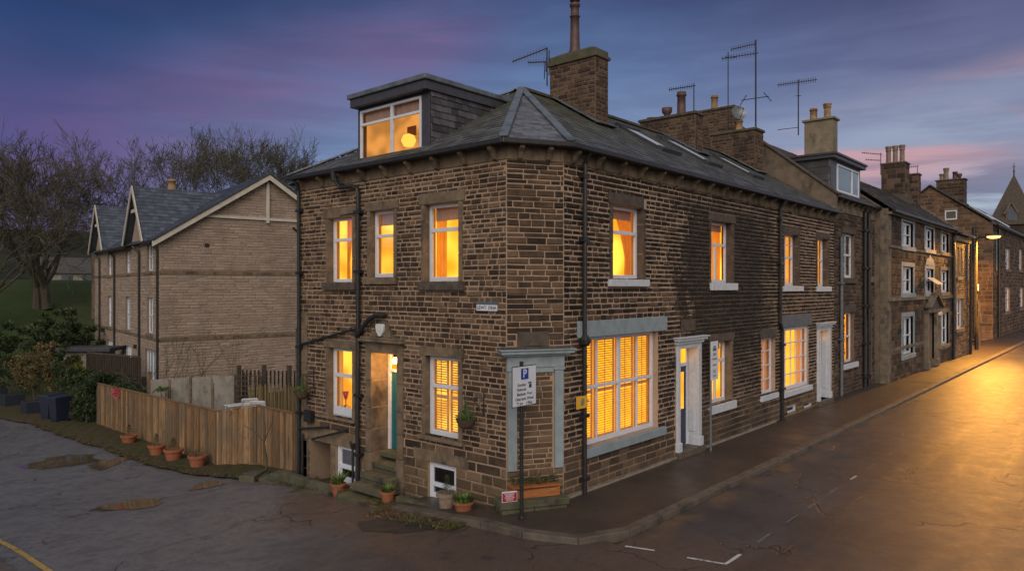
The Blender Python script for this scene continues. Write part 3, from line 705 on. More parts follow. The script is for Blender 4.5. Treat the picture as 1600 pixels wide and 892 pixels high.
# kerb stones, individually cut along the outer line
pts = []
for i in range(n-1):
    a = Vector((*outer[i], 0)); b = Vector((*outer[i+1], 0)); ln = (b-a).length; k = max(1, int(ln/.12))
    for j in range(k): pts.append(a+(b-a)*j/k)
pts.append(Vector((*outer[-1], 0)))
i = 0
while i < len(pts)-2 and pts[i].x < 120:
    step = 7 if pts[i].x < 30 and pts[i].y > 6.5 else 9; j = min(i+step, len(pts)-1); a, b = pts[i], pts[j]
    d = (b-a).normalized(); nn = Vector((-d.y, d.x, 0)); nn = nn if nn.dot(Vector((10.6, 8, 0))-a if a.x < 10.5 else Vector((0, 1, 0))) > 0 else -nn
    za, zb = pv(*a.xy), pv(*b.xy); z = .006+random.uniform(-.004, .006); g = d*.010
    wd = .21 if a.x < 36 else .3
    q = [a+g, b-g, b-g+nn*wd, a+g+nn*wd]
    kb.hexa([(q[0].x, q[0].y, za-.3), (q[1].x, q[1].y, zb-.3), (q[2].x, q[2].y, zb-.3), (q[3].x, q[3].y, za-.3), (q[0].x, q[0].y, za+z), (q[1].x, q[1].y, zb+z), (q[2].x, q[2].y, zb+z), (q[3].x, q[3].y, za+z)])
    i = j
ko = kb.build('kerb', 'kerb', bevel=.012); tag(ko, 'worn gritstone kerb curving round the corner', 'kerb', None, 'structure')
def strip(pts2, wdt, mat, name, label, dz=.006):
    mb = MB()
    for (a, b) in zip(pts2, pts2[1:]):
        a, b = Vector(a), Vector(b); d = (b-a).normalized(); nn = Vector((-d.y, d.x))*wdt/2; k = max(1, int((b-a).length/.25))
        for i in range(k):
            p, q = a+(b-a)*i/k, a+(b-a)*(i+1)/k; zz = lambda w_: (lz(w_.y) if w_.x < 10.2 and w_.y > 6.6 else -.10)+rough(w_.x, w_.y)*.5*(ss(6.4-w_.y, 0, 1) if w_.y < 6.62 else ss(w_.y, 6.7, 8))+dz
            mb.face([(*(x.xy if hasattr(x, 'xy') else x), zz(x)) for x in (p-nn, q-nn, q+nn, p+nn)])
    return tag(mb.build(name, mat), label, 'road marking', None, 'structure')
strip([(10.32, 6.48), (10.47, 6.0)], .06, 'line', 'road_marking', 'short white stroke by the corner kerb')
strip([(10.55, 5.46), (10.70, 4.91)], .06, 'line', 'road_marking', 'white corner mark of the parking bay')
strip([(10.69, 4.88), (11.27, 4.88)], .06, 'line', 'road_marking', 'white arm of the parking bay corner')
for a, b, m_ in ((11.94, 12.58, 'line_faint'), (13.26, 13.85, 'line_faint'), (14.48, 15.13, 'line_faint'), (15.8, 16.3, 'line_faint'), (17.2, 17.66, 'line'), (18.7, 19.3, 'line_faint'), (20.4, 21.0, 'line_faint'), (22, 22.5, 'line_faint')):
    strip([(a, 4.88), (b, 4.88)], .05, m_, 'road_marking', 'faded white dash of the parking bay line')
strip([(4.15, 18.2), (4.03, 16.8), (4.0, 13.85), (3.95, 11.0)], .10, 'yellow', 'road_marking', 'worn yellow line at the near edge of the lane', .014)
mb = MB()
for i in range(14):
    v0_, v1_ = 11+i*.32, 11+(i+1)*.32
    for a_, b_ in ((1.2, 2.4), (2.4, 3.62)): mb.face([(a_, v0_, lz(v0_)+.06), (b_, v0_, lz(v0_)+.06), (b_, v1_, lz(v1_)+.06), (a_, v1_, lz(v1_)+.06)])
    mb.face([(3.62, v0_, lz(v0_)+.06), (3.62, v1_, lz(v1_)+.06), (3.62, v1_, lz(v1_)-.1), (3.62, v0_, lz(v0_)-.1)])
mb.face([(1.2, v1_, lz(v1_)+.06), (3.62, v1_, lz(v1_)+.06), (3.62, v1_, lz(v1_)-.1), (1.2, v1_, lz(v1_)-.1)])
tag(mb.build('pavement', 'kerb'), 'corner of a grey paving slab at the near left edge', 'pavement', None, 'structure')
def puddle(cu, cv, ru, rv, seed, label, ang=0):
    R = random.Random(seed); mb = MB(); p = []; ph = R.random()*6
    for k in range(40):
        a = 2*PI*k/40; q = 1+.13*math.sin(3*a+ph)+.09*math.sin(5*a+ph*2)+.05*math.sin(9*a); x, y = ru*q*math.cos(a), rv*q*math.sin(a)
        p.append((cu+x*math.cos(ang)-y*math.sin(ang), cv+x*math.sin(ang)+y*math.cos(ang)))
    z = max(lz(v) for u, v in p)*.35+lz(cv)*.65+.010; K_ = 12
    for i in range(K_):
        for k in range(40):
            (a, b), (c_, d) = p[k], p[(k+1) % 40]; t0, t1 = i/K_, (i+1)/K_; g = lambda x, y, t: (cu+(x-cu)*t, cv+(y-cv)*t, lz(cv+(y-cv)*t)+.014+.5*rough(cu+(x-cu)*t, cv+(y-cv)*t))
            mb.face([g(a, b, t0), g(a, b, t1), g(c_, d, t1)]+([g(c_, d, t0)] if i else []), 0, (i+.5)/K_)
    return tag(mb.build('puddle', 'puddle'), label, 'puddle', None, 'structure')
def patch(pts, name, label, mat, dz):
    mb = MB(); c = (sum(p[0] for p in pts)/len(pts), sum(p[1] for p in pts)/len(pts)); q = lambda p: (p[0], p[1], (lz(p[1]) if p[1] > 6.62 else -.10)+dz+.5*rough(*p)*(ss(p[1], 6.7, 8) if p[1] > 6.62 else 0))
    for a, b in zip(pts, pts[1:]+pts[:1]):
        for i in range(4):
            for j in range(6):
                f = lambda s_, t_: q((c[0]+(a[0]+(b[0]-a[0])*s_-c[0])*t_, c[1]+(a[1]+(b[1]-a[1])*s_-c[1])*t_)); s0, s1, t0, t1 = i/4, (i+1)/4, j/6, (j+1)/6
                mb.face([f(s0, t0), f(s1, t0), f(s1, t1), f(s0, t1)] if t0 > 0 else [f(s0, t0), f(s1, t1), f(s0, t1)])
    return tag(mb.build(name, mat), label, 'tarmac patch', None, 'structure')
M['patch'] = simple('fresh_tarmac', (.022, .02, .021), (.032, .029, .03), 6, .6, .5, 70)
patch([(9.2, 11.2), (8.6, 11.5), (8.25, 10.9), (8.5, 10.1), (9.0, 9.7), (9.3, 10.0)], 'tarmac_patch', 'dark repaired tarmac patch beside the kerb', 'patch', .008)
puddle(6.78, 17.75, 1.05, .85, 1, 'muddy puddle filling the largest pothole of the lane', 2.35)
puddle(8.0, 26.2, 1.35, 1.3, 2, 'muddy puddle farther up the lane', 2.3)
puddle(8.75, 24.6, .55, 1.1, 3, 'muddy puddle beside the fence verge', 2.3)
puddle(8.85, 18.2, .5, .7, 6, 'shallow puddle near the lower end of the fence', 2.3)
puddle(7.3, 34.5, 1.0, 1.3, 8, 'puddle at the far end of the lane', 2.3)

# ================================================================== the terrace: shared stone rows and openings
opsL = [(14.15, 15.13, 4.35, 5.93), (12.62, 13.48, 4.46, 6.0), (10.55, 11.60, 4.35, 6.01), (14.15, 15.13, 1.06, 2.75), (10.55, 11.58, 1.06, 2.77),
        (12.49, 13.41, -.7, 2.73, .52), (14.04, 14.83, -.50, .40), (10.64, 11.50, -.28, .51), (15.05, 15.95, -.9, .36, .8)]
bandL = [(13.95, 15.35, 5.93, 6.16), (12.45, 13.66, 6.0, 6.2), (10.38, 11.76, 6.01, 6.24), (14.0, 15.32, 2.75, 2.95), (10.4, 11.74, 2.77, 2.97), (12.3, 13.62, 2.73, 2.98),
         (12.35, 13.41, -.7, .41), (10.3, 11.95, .51, .76), (13.9, 16.2, .37, .72), (12.30, 12.49, -.7, 2.73), (13.41, 13.62, -.7, 2.73),
         (10.45, 10.55, 1.06, 2.77), (11.58, 11.68, 1.06, 2.77), (15.13, 15.23, 1.06, 2.75), (14.05, 14.15, 1.06, 2.75), (13.48, 13.58, 4.46, 6.0), (15.13, 15.23, 4.35, 5.93), (11.60, 11.72, 4.35, 6.01), (10.45, 10.55, 4.35, 6.01), (14.05, 14.15, 4.35, 5.93), (14.83, 14.93, -.6, .37)]
opsR = [(13.25, 14.54, 4.41, 6.05), (18.04, 19.41, 4.35, 6.03), (12.30, 15.24, .90, 3.19), (16.16, 17.36, .12, 2.86, .42), (18.04, 19.33, 1.05, 2.74),
        (21.47, 22.60, .93, 2.66), (23.14, 25.64, .86, 2.91), (23.6, 24.4, .11, .32), (25.15, 25.95, .08, .27), (26.56, 27.91, .16, 2.81, .42), (23.34, 24.64, 4.28, 5.99), (26.53, 27.70, 4.26, 6.01)]
bandR = [(13.1, 14.7, 6.05, 6.30), (11.95, 15.64, 3.19, 3.54), (16.06, 17.5, .1, 3.0), (26.43, 28.2, .1, 3.0), (17.9, 19.6, 6.03, 6.23), (18.0, 19.5, 2.74, 2.93), (21.4, 22.75, 2.66, 2.95), (22.92, 25.83, 2.91, 3.33), (23.2, 24.8, 5.99, 6.2), (26.4, 27.9, 6.01, 6.22)]
bandC = [(-.05, CL+.05, 2.55, 3.07), (.2, .9, 3.0, 3.37), (.0, .22, .66, 2.6), (CL-.24, CL, .66, 2.6)]
EZ = 6.72        # top of stonework under the eaves band
# houses
H = {}
H['corner'] = thing('corner_house', (13.2, 12.4, -.1), 'end-of-terrace gritstone house on the corner with slate-hung dormer, chamfered shopfront corner and teal side door', 'house')
H['mid'] = thing('terraced_house', (19.3, 12.4, 0), 'soot-blackened terraced house with navy door, between the shuttered shop window and the many-paned bay window', 'house')
H['bow'] = thing('terraced_house', (25.5, 12.4, 0), 'terraced house with large many-paned white window under a slate-blue painted lintel', 'house')
def owner(s): return H['corner'] if s < 16.0 else (H['mid'] if s < 22.6 else H['bow'])

W_ = {k: MB() for k in H}
mm = ['mortarL', 'stoneL', 'mortarR', 'stoneR', 'stoneK', 'ashlar', 'ashlar_dark']
# lane side
sheet(W_['corner'], left, 9.25, 16.42, -1.0, 7.0, opsL, 0)
stones(make_rows(9.25, 16.42, -.9, EZ, (.082, .122), (.13, .34), big=(.75, (.16, .24), (.3, .7)), seed=3), left, lambda s: W_['corner'], opsL+bandL, prot=(.008, .026), gap=.0125)
# chamfer
sheet(W_['corner'], cham, 0, CL, -.3, 7.0, [], 0)
stones(make_rows(0, CL, -.2, EZ, (.085, .15), (.2, .55), seed=5), cham, lambda s: W_['corner'], bandC, mi=4, prot=(.008, .024), gap=.009)
# street side
for k, a, b in (('corner', 11.5, 16.0), ('mid', 16.0, 22.6), ('bow', 22.6, 28.42)): sheet(W_[k], right, a, b, -.3, 7.0, opsR, 2)
stones(make_rows(11.5, 28.42, -.1, EZ, (.098, .124), (.17, .36), big=(.85, (.13, .18), (.25, .55)), seed=9), right,
       lambda s: W_['corner' if s < 16 else 'mid' if s < 22.6 else 'bow'], opsR+bandR, mi=3, prot=(.012, .034), gap=.0145)
# quoin-like block ends at pipe 1 side of the shop and eaves band
for F, a, b, k in ((left, 9.25, 16.42, 'corner'), (cham, 0, CL, 'corner'), (right, 11.5, 16.0, 'corner'), (right, 16.0, 22.6, 'mid'), (right, 22.6, 28.42, 'bow')):
    x = a
    while x < b-.01:
        l = min(random.uniform(.9, 1.4), b-x); W_[k].fbox(F, x+.003, x+l-.003, EZ+.005, 6.98, -.1, .03, 5, random.random()); x += l
# rear and end walls (plain)
W_['corner'].face([(10.46, 16.42, -1), (16, 16.42, -1), (16, 16.42, 7.2), (10.46, 16.42, 7.2)], 0)
W_['corner'].face([(10.46, 16.42, -1), (10.46, 16.42, 7.0), (10.47, 16.42, 7), (10.47, 16.42, -1)], 0)
W_['mid'].face([(16, 16.42, -1), (22.6, 16.42, -1), (22.6, 16.42, 7.2), (16, 16.42, 7.2)], 2); W_['bow'].face([(22.6, 16.42, -1), (28.42, 16.42, -1), (28.42, 16.42, 7.2), (22.6, 16.42, 7.2)], 2)
for k in H: W_[k].build('wall', mm, H[k])

# corbels under the eaves
def corbel(F, s, k, z=6.98, sc=1.0):
    mb = MB(); prof = [(0, z), (.22*sc, z), (.22*sc, z-.06), (.13*sc, z-.13), (.07*sc, z-.24), (0, z-.28)]
    w = .09*sc; n = len(prof)
    vs = [F(s-w/2, q[1], q[0]+.02) for q in prof]+[F(s+w/2, q[1], q[0]+.02) for q in prof]
    mb.mesh(vs, [tuple(range(n)), tuple(range(2*n-1, n-1, -1))]+[(i, (i+1) % n, n+(i+1) % n, n+i) for i in range(n)])
    return mb.build('corbel', 'ashlar', k)
for i in range(9): corbel(left, 9.5+i*.83, H['corner'])
for s in (.25, .85): corbel(cham, s, H['corner'])
for i in range(20): s = 11.75+i*.86; corbel(right, s, owner(s)) if s < 28.3 else None

# eaves gutter
Ap = (10.21, 9.106); Bp = (11.43, 8.40)
def gutter(house, pts, name='gutter'):
    mb = MB()
    for a, b in zip(pts, pts[1:]): mb.bar(a, b, .13, .11)
    return mb.build(name, 'black_iron', house, bevel=.02)
gz0 = 7.03
gutter(H['corner'], [(10.20, 16.62, gz0), (10.20, 9.10, gz0)]); gutter(H['corner'], [(10.18, 9.13, gz0), (11.44, 8.39, gz0)]); gutter(H['corner'], [(11.42, 8.39, gz0), (16.0, 8.39, gz0)])
gutter(H['mid'], [(16.0, 8.39, gz0), (22.6, 8.39, gz0)]); gutter(H['bow'], [(22.6, 8.39, gz0), (28.42, 8.39, gz0)])
# soffit boards
for F, a, b, k in ((left, 9.2, 16.6, 'corner'), (cham, -.02, CL+.02, 'corner'), (right, 11.45, 16.0, 'corner'), (right, 16.0, 22.6, 'mid'), (right, 22.6, 28.4, 'bow')):
    mb = MB(); mb.fbox(F, a, b, 6.985, 7.01, -.02, .235); mb.build('soffit', 'ashlar_dark', H[k])

# roofs
RZ0, RZ1, VR = 7.07, 9.45, 12.3; AP = (14.5, VR, RZ1)
c3 = lambda p, z: (p[0], p[1], z)
rc = MB()
roof_plane(rc, [c3(Bp, RZ0), (16.0, 8.40, RZ0), (16.0, VR, RZ1), AP])
zl = lambda u: RZ0+(u-10.21)*(RZ1-RZ0)/(14.5-10.21); pl_ = lambda *q: [(u, v, zl(u)) for u, v in q]
roof_plane(rc, pl_((10.21, 16.62), (10.21, 14.34), (12.47, 14.34))); roof_plane(rc, pl_((10.21, 14.34), (10.21, 11.75), (10.70, 11.75), (10.70, 14.34))); roof_plane(rc, pl_((10.21, 11.75), (10.21, 9.106), (13.76, 11.75)))
roof_plane(rc, pl_((13.2, 13.61), (13.2, 11.75), (13.76, 11.75), (14.5, 12.3)))
roof_plane(rc, [c3(Ap, RZ0), c3(Bp, RZ0), AP], mi=1, gauge=.13, w=(.16, .22), lift=.008)
roof_plane(rc, [(16.0, 16.62, RZ0-.2), (10.21, 16.62, RZ0-.2), AP, (16.0, VR, RZ1)], gauge=.5, w=(1, 2))
rco = rc.build('roof', ['slate', 'slate_pale'], H['corner'])
for k, a, b in (('mid', 16.0, 22.6), ('bow', 22.6, 28.42)):
    r = MB(); roof_plane(r, [(a, 8.40, RZ0), (b, 8.40, RZ0), (b, VR, RZ1), (a, VR, RZ1)])
    roof_plane(r, [(b, 16.62, RZ0-.2), (a, 16.62, RZ0-.2), (a, VR, RZ1), (b, VR, RZ1)], gauge=.5, w=(1, 2)); H[k+'_roof'] = r.build('roof', 'slate', H[k])
    mb = MB(); x = a
    while x < b-.05: y = min(x+.45, b); mb.bar((x+.005, VR, RZ1+.03), (y-.005, VR, RZ1+.03), .22, .07); x = y
    mb.build('ridge_tiles', 'ashlar_dark', H[k+'_roof'])
mb = MB(); mb.bar((14.5, VR, RZ1+.03), (16.0, VR, RZ1+.03), .22, .07); mb.build('ridge_tiles', 'ashlar_dark', rco)
def hip(a, b, name='hip_flashing', wd=.18):
    mb = MB(); a, b = Vector(a), Vector(b); k = 9
    for i in range(k):
        p, q = a+(b-a)*i/k, a+(b-a)*((i+1)/k-.004); mb.bar(p+Vector((0, 0, .02+.012*(i % 2 == 0))), q+Vector((0, 0, .03)), wd, .05)
    return mb.build(name, 'lead', rco, bevel=.015)
hip(c3(Ap, RZ0+.02), (14.5, VR, RZ1+.03)); hip(c3(Bp, RZ0+.02), (14.5, VR, RZ1+.03)); hip((10.21, 16.62, RZ0+.02), (14.5, VR, RZ1+.03), wd=.14)

# ------------------------------------------------------------------ lane side windows
C_ = H['corner']
K = dict(jambs=(.10, 'ashlar'))
window(left, C_, 14.15, 15.13, 4.35, 5.93, rows=[(.66, .075)], lintel=(13.97, 15.33, 5.932, 6.16, 'ashlar'), sill=(14.0, 15.34, 4.17, 4.348, 'ashlar_dark'), depth=1.2, curtain=[(.36, .62, .0, 1, 'curtain', 'r'), (.02, .14, 0, 1, 'curtain', None)], fw=.07, **K)
window(left, C_, 12.62, 13.48, 4.462, 6.0, rows=[(.62, .07)], lintel=(12.46, 13.66, 6.002, 6.2, 'ashlar'), sill=(12.48, 13.68, 4.30, 4.46, 'ashlar'), depth=1.2, blind=.17, fw=.07, lit='room_lit', **K)
window(left, C_, 10.55, 11.60, 4.352, 6.01, rows=[(.665, .085)], lintel=(10.38, 11.76, 6.012, 6.24, 'ashlar'), sill=(10.38, 11.76, 4.17, 4.35, 'ashlar_dark'), depth=1.1, curtain=[(.66, .93, .0, 1, 'curtain', None)], blind=.16, fw=.08, **K)
window(left, C_, 14.15, 15.13, 1.062, 2.748, rows=[(.60, .09)], lintel=(14.0, 15.32, 2.75, 2.95, 'ashlar'), sill=(14.02, 15.36, 1.0, 1.06, 'ashlar'), depth=1.2, curtain=[(.80, .95, .1, 1, 'net', None)], fw=.08, **K)
window(left, C_, 10.55, 11.58, 1.062, 2.768, rows=[(.62, .08)], lintel=(10.4, 11.74, 2.77, 2.97, 'ashlar'), sill=(10.4, 11.78, .98, 1.06, 'ashlar'), depth=1.1, shutter=[.52], fw=.085, **K)
# panel below the lower left window
mb = MB(); mb.fbox(left, 14.23, 15.05, 1.10, 1.30, -.125, -.115); mb.build('window_panel', 'upvc', C_)
# basement windows
window(left, C_, 14.04, 14.83, -.50, .398, rows=[(.42, .09)], lit='room_dark', fw=.10, inset=.05, depth=.6, glassm='glass_sky', lower=.4)
window(left, C_, 10.64, 11.50, -.28, .508, rows=[(.40, .09)], lit='room_dark', fw=.11, inset=.05, depth=.6, glassm='glass_sky', lower=.38)
mb = MB(); mb.fbox(left, 10.3, 11.95, .512, .755, -.1, .03); ob = mb.build('basement_lintel', 'ashlar', C_, bevel=.01)
mb = MB(); mb.fbox(left, 13.9, 16.25, .372, .725, -.1, .028); ob = mb.build('basement_lintel', 'ashlar', C_, bevel=.01)
mb = MB(); mb.fbox(left, 15.05, 15.95, -.9, .36, -.8, -.79); mb.fbox(left, 15.1, 15.5, -.9, .0, -.7, -.5); mb.build('coal_hatch', 'ashlar_dark', C_)
mb = MB(); mb.fbox(left, 14.86, 15.03, -.7, .36, -.3, .03); mb.fbox(left, 16.0, 16.25, -.9, .36, -.3, .03); mb.build('jamb_stones', 'ashlar', C_, bevel=.01)
# pilaster-like band of big stones at the far corner
mb = MB(); z = -.8
while z < 3.3:
    h = random.uniform(.3, .5); mb.fbox(left, 16.05, 16.42, z+.004, z+h-.004, -.05, .03, 0, random.random()); z += h
mb.build('quoin_stones', 'ashlar', C_, bevel=.008)

# porch doorway, lane side
mb = MB()
z = .41
for x0, x1 in ((12.30, 12.494), (13.406, 13.62)):
    z = -.6 if x0 > 13 else -.6
    for h in (.5, .5, .55, .5, .62, .66):
        mb.fbox(left, x0-(.05 if z < .3 else 0), x1, z+.003, z+h-.003, -.52 if x0 > 13 else -.3, .045 if z > .3 else .07, 0, random.random()); z += h
mb.fbox(left, 12.30, 13.62, 2.726, 2.975, -.3, .05)
mb.build('door_surround', 'ashlar', C_, bevel=.012)
mb = MB(); mb.fbox(left, 12.22, 13.75, 2.98, 3.04, -.1, .17); mb.fbox(left, 12.25, 13.72, 3.042, 3.09, -.1, .13)
prof = [(12.6, 3.092), (13.45, 3.092), (13.45, 3.17), (13.3, 3.22), (13.22, 3.34), (13.1, 3.45), (12.95, 3.47), (12.82, 3.43), (12.74, 3.3), (12.66, 3.2)]
mb.prism(left, prof, -.02, .06); mb.build('door_hood', 'ashlar', C_, bevel=.012)
mb = MB()   # recess ceiling + floor are stone
mb.fbox(left, 12.49, 13.41, .30, .42, -.62, -.18); mb.fbox(left, 12.40, 13.44, .10, .22, -.5, .06); mb.fbox(left, 12.36, 13.46, -.12, .0, -.3, .32); mb.fbox(left, 12.34, 13.50, -.34, -.2, -.2, .58); mb.fbox(left, 12.1, 13.62, -.62, -.42, 0, .86)
mb.fbox(left, 12.42, 13.44, -.1, .1, -.5, -.02); mb.fbox(left, 12.38, 13.46, -.3, -.12, -.5, .26)
mb.build('steps', 'moss_stone', C_, bevel=.015)
mb = MB(); mb.fbox(left, 12.49, 12.56, .42, 2.72, -.56, -.46); mb.fbox(left, 13.33, 13.41, .42, 2.72, -.56, -.46); mb.fbox(left, 12.56, 13.33, 2.24, 2.31, -.56, -.46); mb.fbox(left, 12.56, 13.33, 2.64, 2.72, -.56, -.46)
dfo = mb.build('door_frame', 'upvc', C_, bevel=.005)
mb = MB(); mb.fbox(left, 12.565, 13.325, .43, 2.235, -.54, -.50)
for x0, x1 in ((12.64, 12.90), (12.99, 13.25)):
    for z0, z1 in ((.55, 1.0), (1.1, 1.62), (1.72, 2.12)): mb.fbox(left, x0, x1, z0, z1, -.50, -.488)
dr = mb.build('door', 'teal', C_, bevel=.004)
mb = MB(); mb.fbox(left, 12.66, 12.69, 1.2, 1.34, -.488, -.44); mb.build('door_handle', 'galv', dr, bevel=.004)
mb = MB(); mb.face([left(12.56, 2.31, -.52), left(13.33, 2.31, -.52), left(13.33, 2.64, -.52), left(12.56, 2.64, -.52)]); mb.build('fanlight', 'room_lit', dfo)
mb = MB(); mb.fbox(left, 12.5, 13.4, -.5, 2.72, -.70, -.69); mb.build('hall_partition', 'ashlar_dark', C_)
# porch lamp
lm = MB(); lm.lathe(left(12.62, 2.60, -.02), [(.0, -.09), (.05, -.08), (.065, -.03), (.06, .02), (.03, .05), (0, .055)], 14)
lo = lm.build('porch_lamp', 'door_bulb', C_, smooth=True)
mb = MB(); mb.fbox(left, 12.58, 12.66, 2.655, 2.73, -.10, -.0); mb.build('lamp_bracket', 'black_iron', lo)
pl = bpy.data.lights.new('porch_light', 'POINT'); pl.energy = 60; pl.color = (1, .50, .14); pl.shadow_soft_size = .06
po = bpy.data.objects.new('porch_light', pl); COL.objects.link(po); po.location = left(12.72, 2.5, -.16)
# alarm box
mb = MB(); mb.prism(left, [(12.90, 3.40), (13.12, 3.40), (13.16, 3.36), (13.13, 3.22), (13.05, 3.12), (12.97, 3.12), (12.89, 3.22), (12.86, 3.36)], .06, .12); mb.build('alarm_box', 'white_plastic', C_, bevel=.01)
mb = MB(); mb.fbox(left, 15.70, 16.0, .83, 1.12, .03, .17); mb.build('vent_box', 'black_iron', C_, bevel=.01)

# pipes on the lane side
def pipe(house, pts, r, mat='black_iron', name='downpipe', br=(), F=None):
    mb = MB(); mb.tube(pts, r, 10)
    for (s, z) in br: mb.fbox(F, s-r*2.2, s+r*2.2, z-.035, z+.035, .02, .02+r*2.6)
    return mb.build(name, mat, house, smooth=False)
d_ = .10
pipe(C_, [left(14.55, 7.0, .24), left(14.52, 6.80, .24), left(14.45, 6.62, .16), left(14.0, 6.62, .12), left(13.85, 6.55, .1), left(13.82, 6.4, .1), left(13.82, 3.0, .1), left(13.84, 1.0, .1), left(13.84, -.62, .1)], .052, br=[(13.82, z) for z in (6.0, 4.6, 3.2, 1.7, .3)], F=left)
mb = MB(); mb.tube([left(14.56, 7.05, .25), left(14.56, 6.78, .25)], [.10, .075], 10); mb.build('rain_hopper', 'black_iron', C_)
pipe(C_, [left(13.84, 3.08, .14), left(13.62, 3.28, .14), left(13.38, 3.48, .14), left(13.1, 3.60, .13), left(12.92, 3.60, .08), left(12.90, 3.60, .0)], .055, name='waste_pipe')
pipe(C_, [left(16.32, 6.98, .2), left(16.32, 6.7, .1), left(16.32, 3.0, .09), left(16.32, -.8, .09)], .045, br=[(16.32, z) for z in (6.2, 4.6, 2.7, 1.0)], F=left)
pipe(C_, [left(16.32, 2.75, .09), left(13.86, 3.27, .09)], .03, name='waste_pipe')
pipe(C_, [left(16.3, .60, .11), left(15.0, .80, .11)], .028, name='waste_pipe'); pipe(C_, [left(15.55, .45, .2), left(14.25, .82, .1)], .028, name='waste_pipe')
pipe(C_, [left(16.12, .5, .11), left(16.12, -.75, .11)], .03, name='waste_pipe'); pipe(C_, [left(13.97, -.6, .14), left(13.97, .40, .14), left(14.1, .58, .12)], .028, name='waste_pipe')
pipe(C_, [left(14.6, 5.97, .03), left(13.85, 6.0, .06)], .015, name='cable')
mb = MB(); mb.tube([left(13.97, .42, .14), left(13.97, .55, .14)], [.035, .06], 10); mb.build('rain_hopper', 'black_iron', C_)

# areaway walls and step slabs at the lane side
mb = MB()
for x0, x1, d0, d1, z0, z1 in ((13.85, 16.3, .42, .62, -1.0, -.42), (10.52, 11.9, .40, .58, -.8, -.20), (10.40, 10.62, .02, .40, -.8, -.05), (16.25, 16.75, .1, .9, -1.1, -.62)):
    mb = MB(); mb.fbox(left, x0, x1, z0, z1, d0, d1, 0, None, .012)
    mb.build('areaway_wall', 'moss_stone', C_, bevel=.02)
mb = MB(); mb.fbox(left, 13.86, 15.2, -.75, -.60, .62, 1.05, 0, None, .012); mb.fbox(left, 15.3, 16.9, -.9, -.74, .62, 1.1, 0, None, .015); mb.build('doorstep_slab', 'moss_stone', C_, bevel=.02)

# ------------------------------------------------------------------ chamfered shop corner
mb = MB(); mb.fbox(cham, .02, .20, .66, 2.6, -.05, .05); mb.fbox(cham, -.01, .23, 2.6, 2.66, -.05, .07); o1 = mb.build('pilaster', 'blue_paint', C_, bevel=.006)
mb = MB(); mb.fbox(cham, CL-.20, CL-.02, .66, 2.6, -.05, .05); mb.fbox(cham, CL-.23, CL+.01, 2.6, 2.66, -.05, .07); mb.build('pilaster', 'blue_paint', C_, bevel=.006)
mb = MB(); mb.fbox(cham, .0, CL, 2.662, 2.89, -.05, .055); mb.fbox(cham, .21, CL-.21, 2.56, 2.66, -.05, .035); mb.build('shop_fascia', 'blue_paint', C_, bevel=.006)
mb = MB(); mb.fbox(cham, -.10, CL+.10, 2.893, 2.935, -.05, .13); mb.fbox(cham, -.16, CL+.16, 2.937, 3.0, -.05, .20); mb.fbox(cham, -.19, CL+.19, 3.002, 3.03, -.05, .235); mb.build('shop_cornice', 'blue_paint', C_, bevel=.006)
mb = MB(); mb.fbox(cham, .22, .88, 3.035, 3.36, -.05, .035); mb.fbox(cham, -.1, CL+.1, 3.033, 3.07, -.05, .16); mb.build('carved_block', 'ashlar_dark', C_, bevel=.01)
mb = MB(); mb.prism(cham, [(.28, 3.07), (.82, 3.07), (.55, 3.32)], .0, .07); mb.prism(cham, [(.40, 3.085), (.70, 3.085), (.55, 3.22)], .05, .1); mb.build('carved_block', 'ashlar_dark', C_, bevel=.008)

# ------------------------------------------------------------------ street side, corner house
window(right, C_, 13.25, 14.54, 4.41, 6.05, rows=[(.64, .08)], lintel=(13.1, 14.55, 6.052, 6.30, 'ashlar_dark'), sill=(13.06, 14.72, 4.25, 4.408, 'white_paint'), jambs=(.10, 'ashlar_dark'), curtain=[(.42, .97, 0, 1, 'curtain', 'r'), (.22, .42, .5, 1, 'curtain', None)], fw=.08, depth=1.6, inset=.15, blind=.12)
window(right, C_, 12.30, 15.24, .90, 3.19, cols=[.20, (.49, .11), .76], rows=[(.53, .07)], lintel=(11.95, 15.60, 3.195, 3.535, 'blue_paint', .06), sill=(12.15, 15.46, .71, .896, 'blue_paint', .12), shutter=[.20, .49, .76], fw=.08, depth=1.2, inset=.13, lit='room_glow')
pipe(C_, [right(12.08, 7.0, .24), right(12.1, 6.75, .1), right(12.1, 3.5, .09), right(12.1, .0, .09)], .048, br=[(12.1, z) for z in (6.5, 5.2, 3.1, 1.6, .3)], F=right)
mb = MB(); mb.lathe(right(12.1, 3.13, .1), [(.06, -.1), (.11, -.05), (.12, .04), (.06, .12)], 12); mb.build('pipe_junction', 'black_iron', C_)
mb = MB(); mb.fbox(right, 11.55, 15.95, -.03, .03, .0, .05); mb.build('wall_base_fillet', 'concrete', C_)
